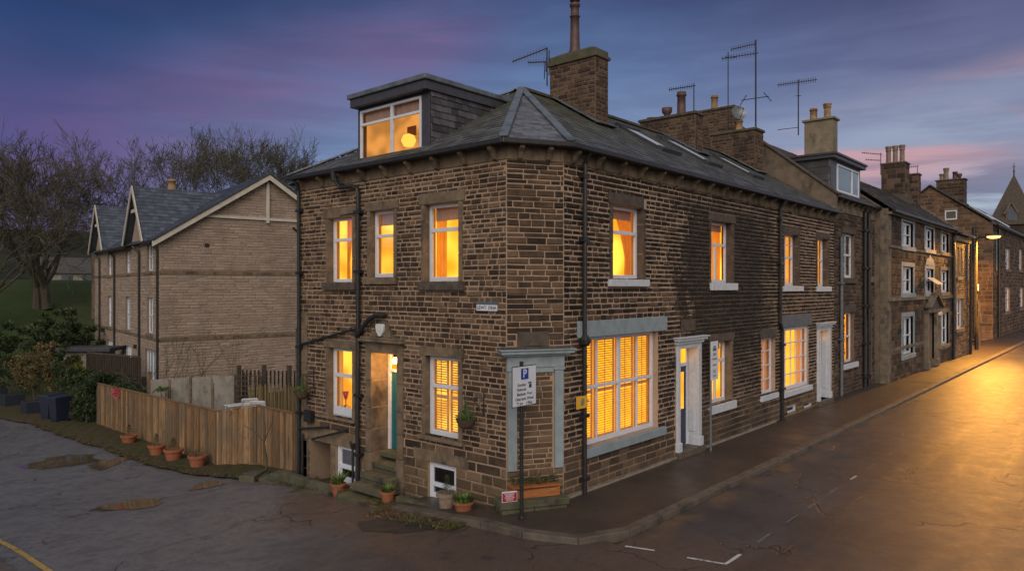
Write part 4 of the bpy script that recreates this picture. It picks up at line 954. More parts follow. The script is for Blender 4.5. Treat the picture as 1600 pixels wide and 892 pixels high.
# ------------------------------------------------------------------ terraced house with navy door
T_ = H['mid']
def street_door(house, s0, s1, z0, z1, paint, gpan, cornice_mat='white_paint'):
    mb = MB(); w = .13
    mb.fbox(right, s0-.02, s0+w, z0-.02, z1-.12, -.402, .05); mb.fbox(right, s1-w*.9, s1+.06, z0-.02, z1-.12, -.40, .06)
    mb.fbox(right, s0-.05, s0+w+.03, z0-.03, z0+.22, -.2, .085); mb.fbox(right, s1-w, s1+.10, z0-.03, z0+.22, -.2, .095)
    mb.fbox(right, s0+w, s1-w*.9, z1-.24, z1-.12, -.40, .05)
    mb.fbox(right, s1-w*.9-.02, s1-w*.9+.01, z0+.35, z1-.5, -.22, -.05)
    mb.build('door_surround', 'white_paint', house, bevel=.008)
    mb = MB(); mb.fbox(right, s0-.08, s1+.12, z1-.12, z1-.04, -.1, .10); mb.fbox(right, s0-.14, s1+.20, z1-.038, z1+.03, -.1, .17); mb.fbox(right, s0-.18, s1+.25, z1+.032, z1+.06, -.1, .21); mb.build('door_cornice', cornice_mat, house, bevel=.006)
    a, b = s0+w, s1-w*.9; zt = z0+2.02*((z1-z0)/2.75)
    mb = MB(); mb.fbox(right, a, a+.07, z0, z1-.24, -.33, -.25); mb.fbox(right, b-.06, b, z0, z1-.24, -.33, -.25); mb.fbox(right, a+.07, b-.06, zt, zt+.09, -.33, -.25); f = mb.build('door_frame', 'upvc', house, bevel=.005)
    mb = MB(); mb.face([right(a+.07, zt+.09, -.29), right(b-.06, zt+.09, -.29), right(b-.06, z1-.24, -.29), right(a+.07, z1-.24, -.29)]); mb.build('fanlight', 'room_glow', f)
    mb = MB(); mb.fbox(right, a+.075, b-.065, z0+.02, zt-.003, -.315, -.275)
    for x0, x1 in ((a+.15, (a+b)/2-.06), ((a+b)/2+.03, b-.13)): mb.fbox(right, x0, x1, z0+.15, z0+.75, -.275, -.262)
    d = mb.build('door', paint, house, bevel=.004)
    mb = MB()
    m_ = (a+b)/2-.015
    for x0, x1 in gpan(a, b): mb.fbox(right, x0, x1, z0+.95, zt-.15, -.274, -.265)
    mb.build('door_glass', 'room_lit', d)
    mb = MB(); mb.fbox(right, a+.12, a+.24, z0+.83, z0+.88, -.275, -.25); mb.build('letter_box', 'galv', d)
    mb = MB(); mb.fbox(right, s0-.06, s1+.12, -.02, z0, -.42, .14); mb.build('doorstep', 'kerb', house, bevel=.012)
street_door(T_, 16.16, 17.36, .14, 2.93, 'navy', lambda a, b: [(b-.36, b-.20)])
window(right, T_, 18.04, 19.41, 4.35, 6.03, cols=[], rows=[(.63, .07)], lintel=(17.9, 19.58, 6.032, 6.23, 'ashlar_dark'), sill=(17.98, 19.62, 4.15, 4.348, 'white_paint'), jambs=(.09, 'ashlar_dark'), curtain=[(.02, .28, 0, 1, 'curtain', None), (.6, .98, 0, 1, 'curtain', None)], fw=.075, depth=1.4, inset=.18, blind=.1)
mb = MB(); mb.fbox(right, 18.68, 18.76, 4.44, 5.38, -.235, -.17); mb.build('window_mullion', 'upvc', T_, bevel=.004)
window(right, T_, 18.04, 19.33, 1.05, 2.74, cols=[(.52, .06)], rows=[(.68, .085)], lintel=(17.95, 19.5, 2.745, 2.93, 'ashlar_dark'), sill=(17.92, 19.54, .83, 1.046, 'white_paint'), jambs=(.09, 'ashlar'), curtain=[(.0, .14, 0, 1, 'net', None)], fw=.08, depth=1.4, inset=.18, blind=.1)
window(right, T_, 21.47, 22.60, .93, 2.66, cols=[(.5, .035)], rows=[(.25, .03), (.5, .03), (.76, .03)], lintel=(21.35, 22.66, 2.665, 2.95, 'ashlar_dark'), sill=(21.37, 22.70, .76, .926, 'white_paint'), fw=.07, depth=1.3, inset=.12, lit='room_lit_soft', side=.2, curtain=[(.05, .42, 0, 1, 'net', None), (.6, .95, 0, 1, 'net', None)])
mb = MB(); mb.fbox(right, 16.0, 22.6, -.03, .03, .0, .05); mb.build('wall_base_fillet', 'concrete', T_)
mb = MB(); mb.fbox(right, 16.35, 17.1, 3.12, 3.42, -.02, .045); mb.build('carved_block', 'ashlar_dark', T_, bevel=.01)
# ------------------------------------------------------------------ terraced house with bow window
G_ = H['bow']
window(right, G_, 23.14, 25.64, .86, 2.91, cols=[(i/5, .03) for i in (1, 2, 3, 4)], rows=[(i/4, .035) for i in (1, 2, 3)], lintel=(22.96, 25.83, 2.925, 3.33, 'slate_paint', .07), sill=(23.10, 25.75, .68, .856, 'white_paint', .12), fw=.10, depth=1.4, inset=.05, lit='room_glow', curtain=[(.72, .97, 0, 1, 'net', None), (.03, .2, 0, 1, 'net', None)], side=.2)
window(right, G_, 23.34, 24.64, 4.28, 5.99, cols=[(.5, .03)], rows=[(.55, .06), (.8, .025)], lintel=(23.2, 24.8, 5.992, 6.2, 'ashlar_dark'), sill=(23.19, 24.94, 4.10, 4.276, 'white_paint'), jambs=(.08, 'ashlar_dark'), fw=.08, depth=1.3, inset=.18, lit='room_lit_soft', curtain=[(.05, .35, 0, 1, 'curtain', None)])
window(right, G_, 26.53, 27.70, 4.26, 6.01, cols=[(.5, .03)], rows=[(.55, .06), (.8, .025)], lintel=(26.4, 27.9, 6.012, 6.22, 'ashlar_dark'), sill=(26.43, 27.91, 4.08, 4.256, 'white_paint'), jambs=(.08, 'ashlar_dark'), fw=.08, depth=1.3, inset=.18, lit='room_lit_soft', curtain=[(.05, .35, 0, 1, 'curtain', None)])
window(right, G_, 23.6, 24.4, .11, .32, fw=.04, lit='room_dark', inset=.02, depth=.4, side=.0)
window(right, G_, 25.15, 25.95, .08, .27, fw=.04, lit='room_dark', inset=.02, depth=.4, side=.0)
street_door(G_, 26.56, 27.86, .16, 2.90, 'navy', lambda a, b: [])
pipe(G_, [right(22.78, 7.0, .24), right(22.8, 6.75, .1), right(22.8, 3.1, .09), right(22.98, 2.85, .09), right(22.98, 0, .09)], .055, br=[(22.8, z) for z in (6.4, 5.0, 3.6)]+[(22.98, z) for z in (2.4, 1.0)], F=right)
#@@PART3
# ================================================================== chimneys
def stack(house, u0, u1, v0, v1, z0, z1, mats=('mortarCh', 'stoneCh'), ch=(.10, .14), ln=(.16, .36), cap='moss_stone', name='chimney', capo=.06, seed=1, dome=False):
    mb = MB(); mb.box(u0, u1, v0, v1, z0, z1, 0, .5)
    if len(mats) > 1:
        stones(make_rows(v0, v1, z0, z1, ch, ln, seed=seed), FL(u0), lambda s: mb, [], mi=1, prot=(.006, .02), gap=.009)
        stones(make_rows(u0, u1, z0, z1, ch, ln, seed=seed+1), FR(v0), lambda s: mb, [], mi=1, prot=(.006, .02), gap=.009)
        stones(make_rows(v0, v1, z0, z1, ch, ln, seed=seed+2), lambda s, z, d: (u1+d, s, z), lambda s: mb, [], mi=1, prot=(.006, .02), gap=.009)
    o = mb.build(name, list(mats), house)
    mb = MB(); c = capo; mb.box(u0-c, u1+c, v0-c, v1+c, z1+.002, z1+.10, 0, .5)
    if dome:
        mb.box(u0-.01, u1+.01, v0-.01, v1+.01, z1+.10, z1+.24); mb.hexa([(u0-.01, v0-.01, z1+.24), (u1+.01, v0-.01, z1+.24), (u1+.01, v1+.01, z1+.24), (u0-.01, v1+.01, z1+.24), (u0+.18, v0+.25, z1+.36), (u1-.18, v0+.25, z1+.36), (u1-.18, v1-.25, z1+.36), (u0+.18, v1-.25, z1+.36)])
    mb.build('chimney_cap', cap, o, bevel=.02); return o
def pot(ch, u, v, z, h, r, mat='buff_clay', style='plain', n=14):
    mb = MB()
    if style == 'plain': pr = [(r*1.12, 0), (r*1.12, h*.08), (r, h*.10), (r*.92, h*.82), (r*1.15, h*.84), (r*1.15, h*.9), (r*.98, h*.92), (r*1.05, h), (r*.8, h), (r*.78, h*.9)]
    elif style == 'bowl': pr = [(r*.6, 0), (r*.62, h*.35), (r, h*.55), (r*1.08, h*.98), (r*.9, h), (r*.7, h*.7)]
    elif style == 'square': n = 8; pr = [(r*1.1, 0), (r*1.1, h*.1), (r*.9, h*.15), (r*.85, h*.7), (r*1.1, h*.75), (r*.95, h*.8), (r*1.2, h*.95), (r*1.1, h), (r*.7, h), (r*.7, h*.9)]
    elif style == 'tall': pr = [(r*1.5, -.03), (r*1.45, .05), (r*1.1, h*.12), (r*1.0, h*.45), (r*.95, h*.68), (r*1.15, h*.685), (r*1.15, h*.70), (r*.95, h*.71), (r*.9, h*.86), (r*1.15, h*.87), (r*1.18, h*.92), (r*.95, h*.93), (r*.5, h*.95), (r*.5, h*.97), (r*1.15, h*.975), (r*1.15, h*.985), (r*.2, h)]
    mb.lathe((u, v, z), pr, n); return mb.build('chimney_pot', mat, ch, smooth=style != 'square')
c1 = stack(C_, 16.2-.22, 16.8-.22, 10.95, 12.5, 7.9, 10.42, seed=11, dome=True, cap='moss_stone')
pot(c1, 16.28, 11.85, 10.70, 1.55, .125, 'dark_clay', 'tall')
c2 = stack(T_, 22.02, 22.58, 11.1, 13.2, 8.0, 10.0, seed=21, cap='ashlar_dark')
pot(c2, 22.3, 11.75, 10.1, .78, .15, 'dark_clay'); pot(c2, 22.3, 12.3, 10.08, .36, .17, 'dark_clay', 'bowl'); pot(c2, 22.3, 12.9, 10.08, .1, .17, 'dark_clay', 'bowl')
c4 = stack(G_, 26.6, 27.4, 10.95, 12.75, 7.9, 10.2, seed=31, mats=('mortarCh', 'stoneCh'), cap='moss_stone')
pot(c4, 27.0, 11.75, 10.3, .45, .14, 'buff_clay')
def flash(house, pts, wd=.2):
    mb = MB()
    for a, b in zip(pts, pts[1:]):
        a, b = Vector(a), Vector(b); k = max(1, int((b-a).length/.45))
        for i in range(k): mb.bar(a+(b-a)*i/k+Vector((0, 0, .006*(i % 2))), a+(b-a)*((i+1)/k-.004)+Vector((0, 0, .01)), wd, .03)
    return mb.build('flashing', 'lead', house, bevel=.008)
rz = lambda v: RZ0+(v-8.40)*(RZ1-RZ0)/(VR-8.40)
for hs, u, v0 in ((C_, 15.98, 10.95), (T_, 22.02, 11.1), (G_, 26.6, 10.95)):
    flash(hs, [(u-.15, 12.3, rz(12.3)+.09), (u-.15, v0-.25, rz(v0-.25)+.09)], .28); flash(hs, [(u-.2, v0-.14, rz(v0-.14)+.05), (u+.75, v0-.14, rz(v0-.14)+.05)], .24)
# roof windows
def skylight(house, u0, u1, v0, v1, lit=False):
    mb = MB(); F = lambda a, b, n: (a, b-n*.52, rz(b)+n*.85)
    def slab(a0, a1, b0, b1, n0, n1): mb.hexa([F(a0, b0, n0), F(a1, b0, n0), F(a1, b1, n0), F(a0, b1, n0), F(a0, b0, n1), F(a1, b0, n1), F(a1, b1, n1), F(a0, b1, n1)])
    w = .07; slab(u0-.05, u1+.05, v0-.1, v0+w, 0, .12); slab(u0-.05, u1+.05, v1-w, v1+.08, 0, .13); slab(u0, u0+w, v0+w, v1-w, 0, .09); slab(u1-w, u1, v0+w, v1-w, 0, .09)
    o = mb.build('roof_window', 'fascia', house, bevel=.008)
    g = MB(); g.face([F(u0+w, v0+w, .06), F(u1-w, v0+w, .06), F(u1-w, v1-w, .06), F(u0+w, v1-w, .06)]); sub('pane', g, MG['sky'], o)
    return o
m, nt_, out_ = new_mat('roof_window_painted_sky'); princ(nt_, out_, (.50, .55, .64), .35, None, 0, 1.0); MG = {'sky': m}  # pale matte base colour stands in for bright sky reflected in the panes
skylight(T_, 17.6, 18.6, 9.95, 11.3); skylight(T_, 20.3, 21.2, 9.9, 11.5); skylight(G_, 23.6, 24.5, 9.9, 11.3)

# ------------------------------------------------------------------ dormer on the corner house
dm = MB(); zb, zt = 7.12, 8.56; ud = 10.75; va, vb = 11.75, 14.34
fo = FL(ud)
dm.fbox(fo, va, 12.03, zb, zt, -.1, 0, 0); dm.fbox(fo, 14.24, vb, zb, zt, -.1, 0, 0); dm.fbox(fo, 12.03, 14.24, zb-.02, 7.24, -.1, 0, 0); dm.fbox(fo, 12.03, 14.24, 8.50, zt, -.1, 0, 0)
dmo = dm.build('dormer', 'fascia', C_, bevel=.006)
mb = MB(); tiles(mb, (ud, va, 7.0), (1, 0, 0), (0, 0, 1), [(0, .1), (3.6, 1.2), (3.6, 1.56), (0, 1.56)], gauge=.15, w=(.18, .27), lift=.022, base=0)
ch_ = mb.build('dormer_cheek', 'slate_hung', dmo)
mb = MB(); mb.box(ud+.12, 14.2, vb-.04, vb-.01, 7.0, 8.5); mb.build('dormer_cheek', 'slate_hung', dmo)
mb = MB(); mb.box(ud-.20, 13.75, va-.06, vb+.05, 8.56, 8.76, 0, .5); mb.build('dormer_fascia', 'fascia', dmo, bevel=.01)
mb = MB(); mb.box(ud-.26, 13.85, va-.12, vb+.11, 8.762, 8.88, 0, .5); mb.build('dormer_roof', 'lead', dmo, bevel=.02)
wdm = window(fo, C_, 12.03, 14.24, 7.24, 8.50, cols=[(.46, .08)], rows=[(.72, .06)], lit='attic_room', fw=.06, inset=-.02, depth=1.0, frame='upvc', side=-.02, blind=.22)
mb = MB(); mb.lathe((ud+.50, 13.05, 7.71), [(0, -.16), (.12, -.13), (.18, 0), (.13, .12), (0, .17)], 16); sub('table_lamp', mb, 'lamp_globe', wdm, True)
mb = MB(); mb.fbox(fo, 11.98, 14.28, 7.17, 7.235, -.05, .10); mb.build('dormer_sill', 'lead', dmo, bevel=.008)

# ================================================================== house with the roof dormer (u 28.4 - 34.6)
D_ = thing('dormered_house', (31.5, 12.4, 0), 'taller terraced house with boxy slate dormer and brown rendered gable parapet', 'house')
V3 = 8.85; F3 = FR(V3)
ops3 = [(30.29, 31.7, 4.62, 6.40), (30.37, 31.7, 1.17, 3.21), (33.7, 34.3, 4.7, 6.45), (33.5, 34.3, .3, 3.0)]
b3 = [(30.1, 31.9, 6.4, 6.6), (30.2, 31.9, 3.21, 3.5)]
mb = MB(); sheet(mb, F3, 28.42, 34.75, -.2, 7.7, ops3, 0); stones(make_rows(28.42, 34.75, -.1, 7.2, (.13, .17), (.25, .5), seed=14), F3, lambda s: mb, ops3+b3, prot=(.01, .03), gap=.013)
x = 28.42
while x < 34.7: l = min(1.1, 34.75-x); mb.fbox(F3, x+.003, x+l-.003, 7.2, 7.68, -.1, .03, 2, random.random()); x += l
mb.face([(28.42, 8.85, 6.5), (28.42, 16, 6.5), (28.42, 16, 8.0), (28.42, 12.3, 10.3), (28.42, 8.85, 7.7)], 0)
mb.build('wall', ['mortarF', 'stoneF', 'ashlar_far'], D_)
for i in range(8): corbel(F3, 28.7+i*.78, D_, 7.68, 1.0)
mb = MB(); mb.bar((28.5, V3-.26, 7.72), (34.7, V3-.26, 7.72), .14, .12); mb.build('gutter', 'black_iron', D_, bevel=.02)
mb = MB(); roof_plane(mb, [(28.45, V3-.25, 7.74), (34.75, V3-.25, 7.74), (34.75, 12.3, 10.55), (28.45, 12.3, 10.55)]); mb.face([(34.75, 16, 7.6), (28.45, 16, 7.6), (28.45, 12.3, 10.55), (34.75, 12.3, 10.55)])
ro3 = mb.build('roof', 'slate_brown', D_)
# rendered parapet gable
mb = MB(); P_ = [(8.52, 7.72), (12.3, 10.78), (16, 7.9), (16, 6.6), (12.3, 9.3), (8.60, 6.95)]
mb.prism(lambda s, z, d: (28.30+d, s, z), P_, 0, .22); mb.build('parapet', 'render', D_, bevel=.01)
mb = MB(); mb.bar((28.40, 8.42, 7.72), (28.40, 12.3, 10.84), .34, .07); mb.build('coping', 'ashlar_dark', D_, bevel=.01)
# dormer
mb = MB(); ua, ub = 29.2, 33.1
mb.box(ua, ub, 9.0, 9.1, 7.85, 9.25); mb.box(ub-.06, ub, 9.1, 11.5, 7.9, 9.25); d3 = mb.build('dormer', 'fascia', D_)
mb = MB(); tiles(mb, (ua, 11.3, 7.7), (0, -1, 0), (0, 0, 1), [(-.4, 1.1), (2.3, .2), (2.3, 1.6), (-.4, 1.6)], gauge=.26, w=(.4, .6), lift=.02)
o = mb.build('dormer_cheek', 'slate_hung', d3)
mb = MB(); mb.box(ua-.15, ub+.15, 8.80, 11.9, 9.25, 9.38); mb.build('dormer_fascia', 'fascia', d3, bevel=.01)
mb = MB(); mb.box(ua-.2, ub+.2, 8.74, 11.95, 9.382, 9.47); mb.build('dormer_roof', 'fascia', d3, bevel=.015)
window(FR(8.99), D_, 29.9, 32.8, 8.02, 9.12, cols=[(.66, .08)], fw=.07, inset=-.04, lit='room_dark', depth=.5, side=-.02, glassm='glass_sky')
window(F3, D_, 30.29, 31.7, 4.62, 6.40, rows=[(.52, .08)], fw=.09, inset=.12, lit='room_dark', depth=.5, lintel=(30.1, 31.9, 6.405, 6.62, 'ashlar_dark'), sill=(30.1, 31.95, 4.40, 4.615, 'ashlar_dark'), glassm='glass_sky')
window(F3, D_, 30.37, 31.7, 1.17, 3.21, rows=[(.52, .07)], fw=.08, inset=.14, lit='room_lit_soft', depth=1, curtain=[(.3, .7, 0, 1, 'net', None)], lintel=(30.2, 31.9, 3.215, 3.5, 'ashlar_dark'), sill=(30.2, 32.05, .95, 1.165, 'white_paint'))
window(F3, D_, 33.7, 34.3, 4.7, 6.45, rows=[(.5, .06)], fw=.07, inset=.12, lit='room_dark', depth=.4, glassm='glass_sky', sill=(33.55, 34.45, 4.45, 4.695, 'ashlar_far'))
window(F3, D_, 33.5, 34.3, .3, 3.0, rows=[(.75, .06)], fw=.07, inset=.12, lit='room_dark', depth=.4, glassm='glass_sky')
pipe(D_, [(29.7, V3-.2, 6.3), (29.7, V3-.1, 6.2), (29.7, V3-.1, 0)], .06, 'grey_iron', br=[(29.7, 4.4), (29.7, 2.2)], F=F3)
for u in (32.85, 33.45):
    mb = MB(); mb.tube([(u, V3-.26, 7.7), (u, V3-.12, 7.4), (u, V3-.11, 6.5), (u, V3-.11, 0)], .075, 10)
    for z in (6.6, 5, 3.4, 1.8, .4): mb.box(u-.12, u+.12, V3-.2, V3, z, z+.09)
    mb.build('downpipe', 'black_iron', D_)
c3_ = stack(D_, 29.3, 30.0, 13.0, 15.7, 8.6, 11.9, seed=41, mats=('mortarCh', 'stoneCh'), cap='ashlar_dark')
pot(c3_, 29.6, 14.0, 12.0, .62, .15, 'buff_clay')
c5 = stack(D_, 33.55, 34.2, 10.25, 11.5, 8.4, 11.75, mats=('cream_stone',), cap='cream_stone', capo=.09, seed=51)
pot(c5, 33.9, 10.6, 11.85, .68, .17, 'buff_clay', 'square'); pot(c5, 33.9, 11.2, 11.85, .55, .16, 'buff_clay', 'plain')

# ================================================================== three-storey house with pediment (u 34.7 - 49.3)
P3 = thing('three_storey_house', (42, 11, 0), 'broad three-storey stone house with pedimented doorway and pale-framed unlit windows', 'house')
V4 = 8.3; F4 = FR(V4)
win4 = [(37.3, 39.4, 6.17, 7.33), (42.1, 44.05, 6.22, 7.33), (46.0, 48.1, 6.22, 7.3), (37.3, 39.4, 3.95, 5.22), (42.2, 44.0, 3.95, 5.20), (46.0, 48.1, 3.95, 5.2), (37.3, 39.4, 1.04, 2.83), (46.0, 48.1, 1.0, 2.8)]
ops4 = win4+[(42.3, 44.2, .15, 2.9, .4), (44.6, 45.8, .15, 2.7, .2)]
b4 = [(a-.28, b+.28, c_-.22, d+.22) for a, b, c_, d in win4]+[(41.6, 46.0, 0, 3.8), (34, 50, 6.0, 6.12), (34, 50, 3.62, 3.78), (34, 50, 1.35, 1.5), (34.6, 35.3, -1, 8)]
mb = MB(); sheet(mb, F4, 34.7, 49.3, -.2, 7.6, ops4, 0)
stones(make_rows(34.7, 49.3, -.1, 7.5, (.24, .30), (.35, .8), seed=61), F4, lambda s: mb, ops4+b4, prot=(.01, .035), gap=.012)
for z0, z1, dd in ((6.0, 6.12, .07), (3.62, 3.78, .07), (1.36, 1.48, .04)): mb.fbox(F4, 34.7, 41.7 if z0 < 2 else 49.3, z0, z1, -.05, dd, 2, .5)
z = -.1
while z < 7.4: h = .46; mb.fbox(F4, 34.68, 35.2, z+.004, z+h-.004, -.3, .03, 2, random.random()); z += h
mb.face([(34.7, V4, -.2), (34.7, 14, -.2), (34.7, 14, 7.6), (34.7, 11, 9.7), (34.7, V4, 7.6)], 3)
mb.build('wall', ['mortarF', 'stoneF', 'ashlar_far', 'render'], P3)
for a, b, c_, d in win4:
    arch = (a, c_) == (42.2, 3.95)
    o = window(F4, P3, a, b, c_, d, cols=[(.5, .09)], rows=[(.5, .06)], fw=.10, inset=.10, lit='room_dark', depth=.4, side=0, glassm='glass_sky',
           lintel=(a-.25, b+.25, d+.002, d+.2, 'blue_paint' if a < 44 else 'ashlar_far'), sill=(a-.28, b+.28, c_-.2, c_-.002, 'blue_paint' if a < 44 else 'ashlar_far'))
    mb = MB()
    for x0, x1 in ((a-.25, a), (b, b+.25)): mb.fbox(F4, x0, x1, c_, d, -.09, .03)
    sub('jamb_stones', mb, 'blue_paint' if a < 44 else 'ashlar_far', o)
    if arch:
        mb = MB(); mb.prism(F4, [(a-.2, d+.2), (b+.2, d+.2), (b-.1, d+.5), ((a+b)/2+.2, d+.62), ((a+b)/2, d+.75), ((a+b)/2-.2, d+.62), (a+.1, d+.5)], -.02, .045); sub('carved_head', mb, 'blue_paint', o)
        mb = MB(); q = [F4(a+.15, d-.45, .02), F4(b-.15, d-.45, .02), F4(b-.15, d-.8, .5), F4(a+.2, d-.8, .5)]; mb.face(q); sub('open_casement', mb, 'cream', o)
        for k in (0, .5, 1):
            mb = MB(); s_ = Vector(q[0]).lerp(Vector(q[1]), k); e_ = Vector(q[3]).lerp(Vector(q[2]), k); mb.bar(s_, e_, .06, .04); sub('casement_bar', mb, 'cream', o)
# entrance
mb = MB()
for x0, x1 in ((41.95, 42.3), (44.2, 44.5)): mb.fbox(F4, x0, x1, 0, 2.9, -.1, .16); mb.fbox(F4, x0-.04, x1+.04, 0, .4, -.1, .22)
mb.fbox(F4, 41.9, 44.55, 2.902, 3.12, -.1, .2); mb.build('door_surround', 'ashlar_far', P3, bevel=.015)
mb = MB(); mb.prism(F4, [(41.7, 3.12), (44.75, 3.12), (44.75, 3.2), (43.22, 3.85), (41.7, 3.2)], -.05, .22); mb.build('pediment', 'ashlar_dark', P3, bevel=.015)
mb = MB(); mb.bar(F4(41.6, 3.2, .24), F4(43.22, 3.92, .24), .3, .09); mb.bar(F4(44.85, 3.2, .24), F4(43.22, 3.92, .24), .3, .09); mb.build('pediment_moulding', 'ashlar_far', P3)
mb = MB(); mb.fbox(F4, 42.32, 44.18, .15, 2.88, -.36, -.30); mb.build('door', 'paper_white', P3)
mb = MB(); 
for k in range(4): mb.fbox(F4, 42.34, 42.62, .3+k*.55, .55+k*.55, -.29, -.2)
mb.build('door_trim', 'sign_red', P3)
mb = MB(); mb.fbox(F4, 44.62, 45.78, .15, 2.68, -.18, -.10); mb.fbox(F4, 44.5, 45.9, 2.7, 2.85, -.1, .1); mb.build('side_door', 'paper_white', P3, bevel=.01)
pipe(P3, [(49.1, V4-.3, 7.5), (49.1, V4-.12, 7.2), (49.1, V4-.12, 0)], .07)
for z in (6.5, 4.5, 2.5): pass
mb = MB(); roof_plane(mb, [(34.6, V4-.25, 7.62), (49.4, V4-.25, 7.62), (49.4, 10.9, 9.75), (34.6, 10.9, 9.75)], gauge=.26, w=(.3, .5), lift=.03); mb.face([(49.4, 14, 7.4), (34.6, 14, 7.4), (34.6, 10.9, 9.75), (49.4, 10.9, 9.75)])
ro4 = mb.build('roof', 'slate_brown', P3)
mb = MB(); mb.bar((34.6, V4-.28, 7.60), (49.4, V4-.28, 7.60), .13, .11); mb.build('gutter', 'black_iron', P3)
mb = MB(); mb.fbox(F4, 34.65, 49.35, 7.45, 7.56, -.1, .18); mb.build('cornice', 'ashlar_far', P3)
mb = MB(); mb.bar((49.4, 8.0, 7.66), (49.4, 10.9, 9.85), .3, .1); mb.build('coping', 'ashlar_far', P3)
mb = MB(); mb.face([(49.3, V4, 0), (49.3, 14, 0), (49.3, 14, 7.4), (49.3, 10.9, 9.7), (49.3, V4, 7.6)]); mb.build('end_wall', 'render', P3)
c6 = stack(P3, 45.8, 46.8, 10.05, 11.3, 8.4, 11.35, mats=('mortarF', 'stoneF'), ch=(.24, .3), ln=(.3, .7), cap='ashlar_dark', seed=71)
mb = MB(); mb.box(45.7, 46.9, 9.95, 11.4, 8.8, 9.6); mb.build('chimney_plinth', 'ashlar_dark', c6, bevel=.03)
for k in range(3): pot(c6, 46.25, 10.3+k*.36, 11.42, 1.05, .15, 'pale_clay', 'square')
c7 = stack(P3, 48.6, 49.25, 9.95, 11.3, 8.4, 11.0, mats=('mortarH5', 'stoneF'), ch=(.2, .26), ln=(.3, .6), cap='ashlar_dark', seed=81)
pot(c7, 48.9, 11.0, 11.1, .6, .15, 'pale_clay', 'square')

# ================================================================== narrow gritstone house at the yard entrance
N4 = thing('narrow_house', (51.7, 10, 0), 'narrow house glowing orange under the street lamp, left of the gated yard', 'house')
V5 = 8.15; F5 = FR(V5)
ops5 = [(49.9, 50.55, 4.9, 6.65), (50.85, 51.5, 4.9, 6.65), (49.7, 51.8, 1.75, 3.55)]
mb = MB(); sheet(mb, F5, 49.32, 53.9, -.1, 7.35, ops5, 0); stones(make_rows(49.32, 53.9, 0, 7.2, (.12, .16), (.25, .45), seed=91), F5, lambda s: mb, ops5+[(49.6, 51.9, 1.5, 1.75), (49.6, 51.9, 3.55, 3.8), (49.8, 51.6, 4.65, 4.9)], prot=(.01, .03))
g5 = lambda s, z, d: (53.9+d, s, z)
mb.face([(53.9, V5, 0), (53.9, 13, 0), (53.9, 13, 7.3), (53.9, V5, 7.3)], 0); mb.face([(49.32, V5, 0), (49.32, 8.4, 0), (49.32, 8.4, 7.3), (49.32, V5, 7.3)], 0)
mb.fbox(F5, 49.6, 51.9, 1.53, 1.745, -.2, .06, 2); mb.fbox(F5, 49.6, 51.9, 3.555, 3.8, -.2, .03, 2); mb.fbox(F5, 49.8, 51.6, 4.68, 4.895, -.2, .06, 2)
mb.build('wall', ['mortarH5', 'stoneC', 'ashlar_far'], N4)
for a, b, c_, d in ops5: window(F5, N4, a, b, c_, d, cols=[(.5, .08)] if b-a > 1 else [], rows=[(.5, .06)], fw=.09, inset=.12, lit='room_dark', depth=.4, side=0, glassm='glass_sky')
mb = MB(); 
for i in range(14): mb.fbox(F5, 49.45+i*.32, 49.6+i*.32, 7.0, 7.3, -.05, .18)
mb.build('corbel_table', 'ashlar_far', N4)
mb = MB(); mb.bar((49.3, V5-.3, 7.42), (54.0, V5-.3, 7.42), .14, .12); mb.build('gutter', 'black_iron', N4)
mb = MB(); roof_plane(mb, [(49.45, V5-.25, 7.42), (54.0, V5-.25, 7.42), (53.0, 10.9, 8.6), (49.45, 10.9, 8.6)], gauge=.26, w=(.3, .5), lift=.03); mb.face([(54.0, V5-.25, 7.42), (54, 13, 7.4), (53, 10.9, 8.6)]); mb.build('roof', 'slate_brown', N4)
pipe(N4, [(53.7, V5-.12, 7.3), (53.7, V5-.12, 0)], .08)
mb = MB(); mb.tube([(52.9, V5-.08, 6.9), (52.9, V5-.08, 4.6)], .05, 6); mb.build('waste_pipe', 'grey_iron', N4)

# ================================================================== end house with gable over the yard
E5 = thing('gable_end_house', (80, 13, 0), 'big dark stone house whose gable wall glows orange beyond the street lamp', 'house')
V6 = 9.07; F6 = FR(V6)
win6 = [(78.7, 81.6, 5.9, 8.0), (88.5, 91.0, 6.0, 8.2), (78.7, 81.6, 2.0, 4.3), (89.3, 92.0, 2.1, 4.4)]
mb = MB(); sheet(mb, F6, 71, 110, -.2, 9.5, win6, 0)
stones(make_rows(71, 97, 0, 9.3, (.3, .36), (.5, 1.1), seed=101), F6, lambda s: mb, win6, prot=(.01, .05), gap=.02)
gb = FL(71.0); wo_ = [(11.55, 12.55, 9.95, 10.85)]
def gclip(z): return (V6, 18.1) if z < 9.5 else ((V6+(z-9.5)*1.31, 18.1-(z-9.5)*1.31) if z < 12.8 else None)
mb.face([gb(V6, -.2, 0), gb(18.1, -.2, 0), gb(18.1, 9.5, 0), gb(13.6, 12.95, 0), gb(V6, 9.5, 0)], 0)
stones(make_rows(V6, 18.1, 0, 12.8, (.28, .36), (.4, .9), seed=103), gb, lambda s: mb, wo_, mi=2, prot=(.01, .05), gap=.02, clip=gclip)
mb.build('wall', ['mortarH5', 'stoneF', 'stoneC'], E5)
for a, b, c_, d in win6: window(F6, E5, a, b, c_, d, cols=[(.5, .09)], rows=[(.5, .1)], fw=.14, inset=.12, lit='room_dark', depth=.4, side=0, glassm='glass_sky', sill=(a-.2, b+.2, c_-.25, c_, 'ashlar_far', .1), lintel=(a-.2, b+.2, d+.003, d+.3, 'ashlar_dark'))
window(gb, E5, 11.6, 12.5, 10.0, 10.8, fw=.09, inset=-.08, lit='room_dark', depth=.02, side=-.03, glassm='glass_sky')
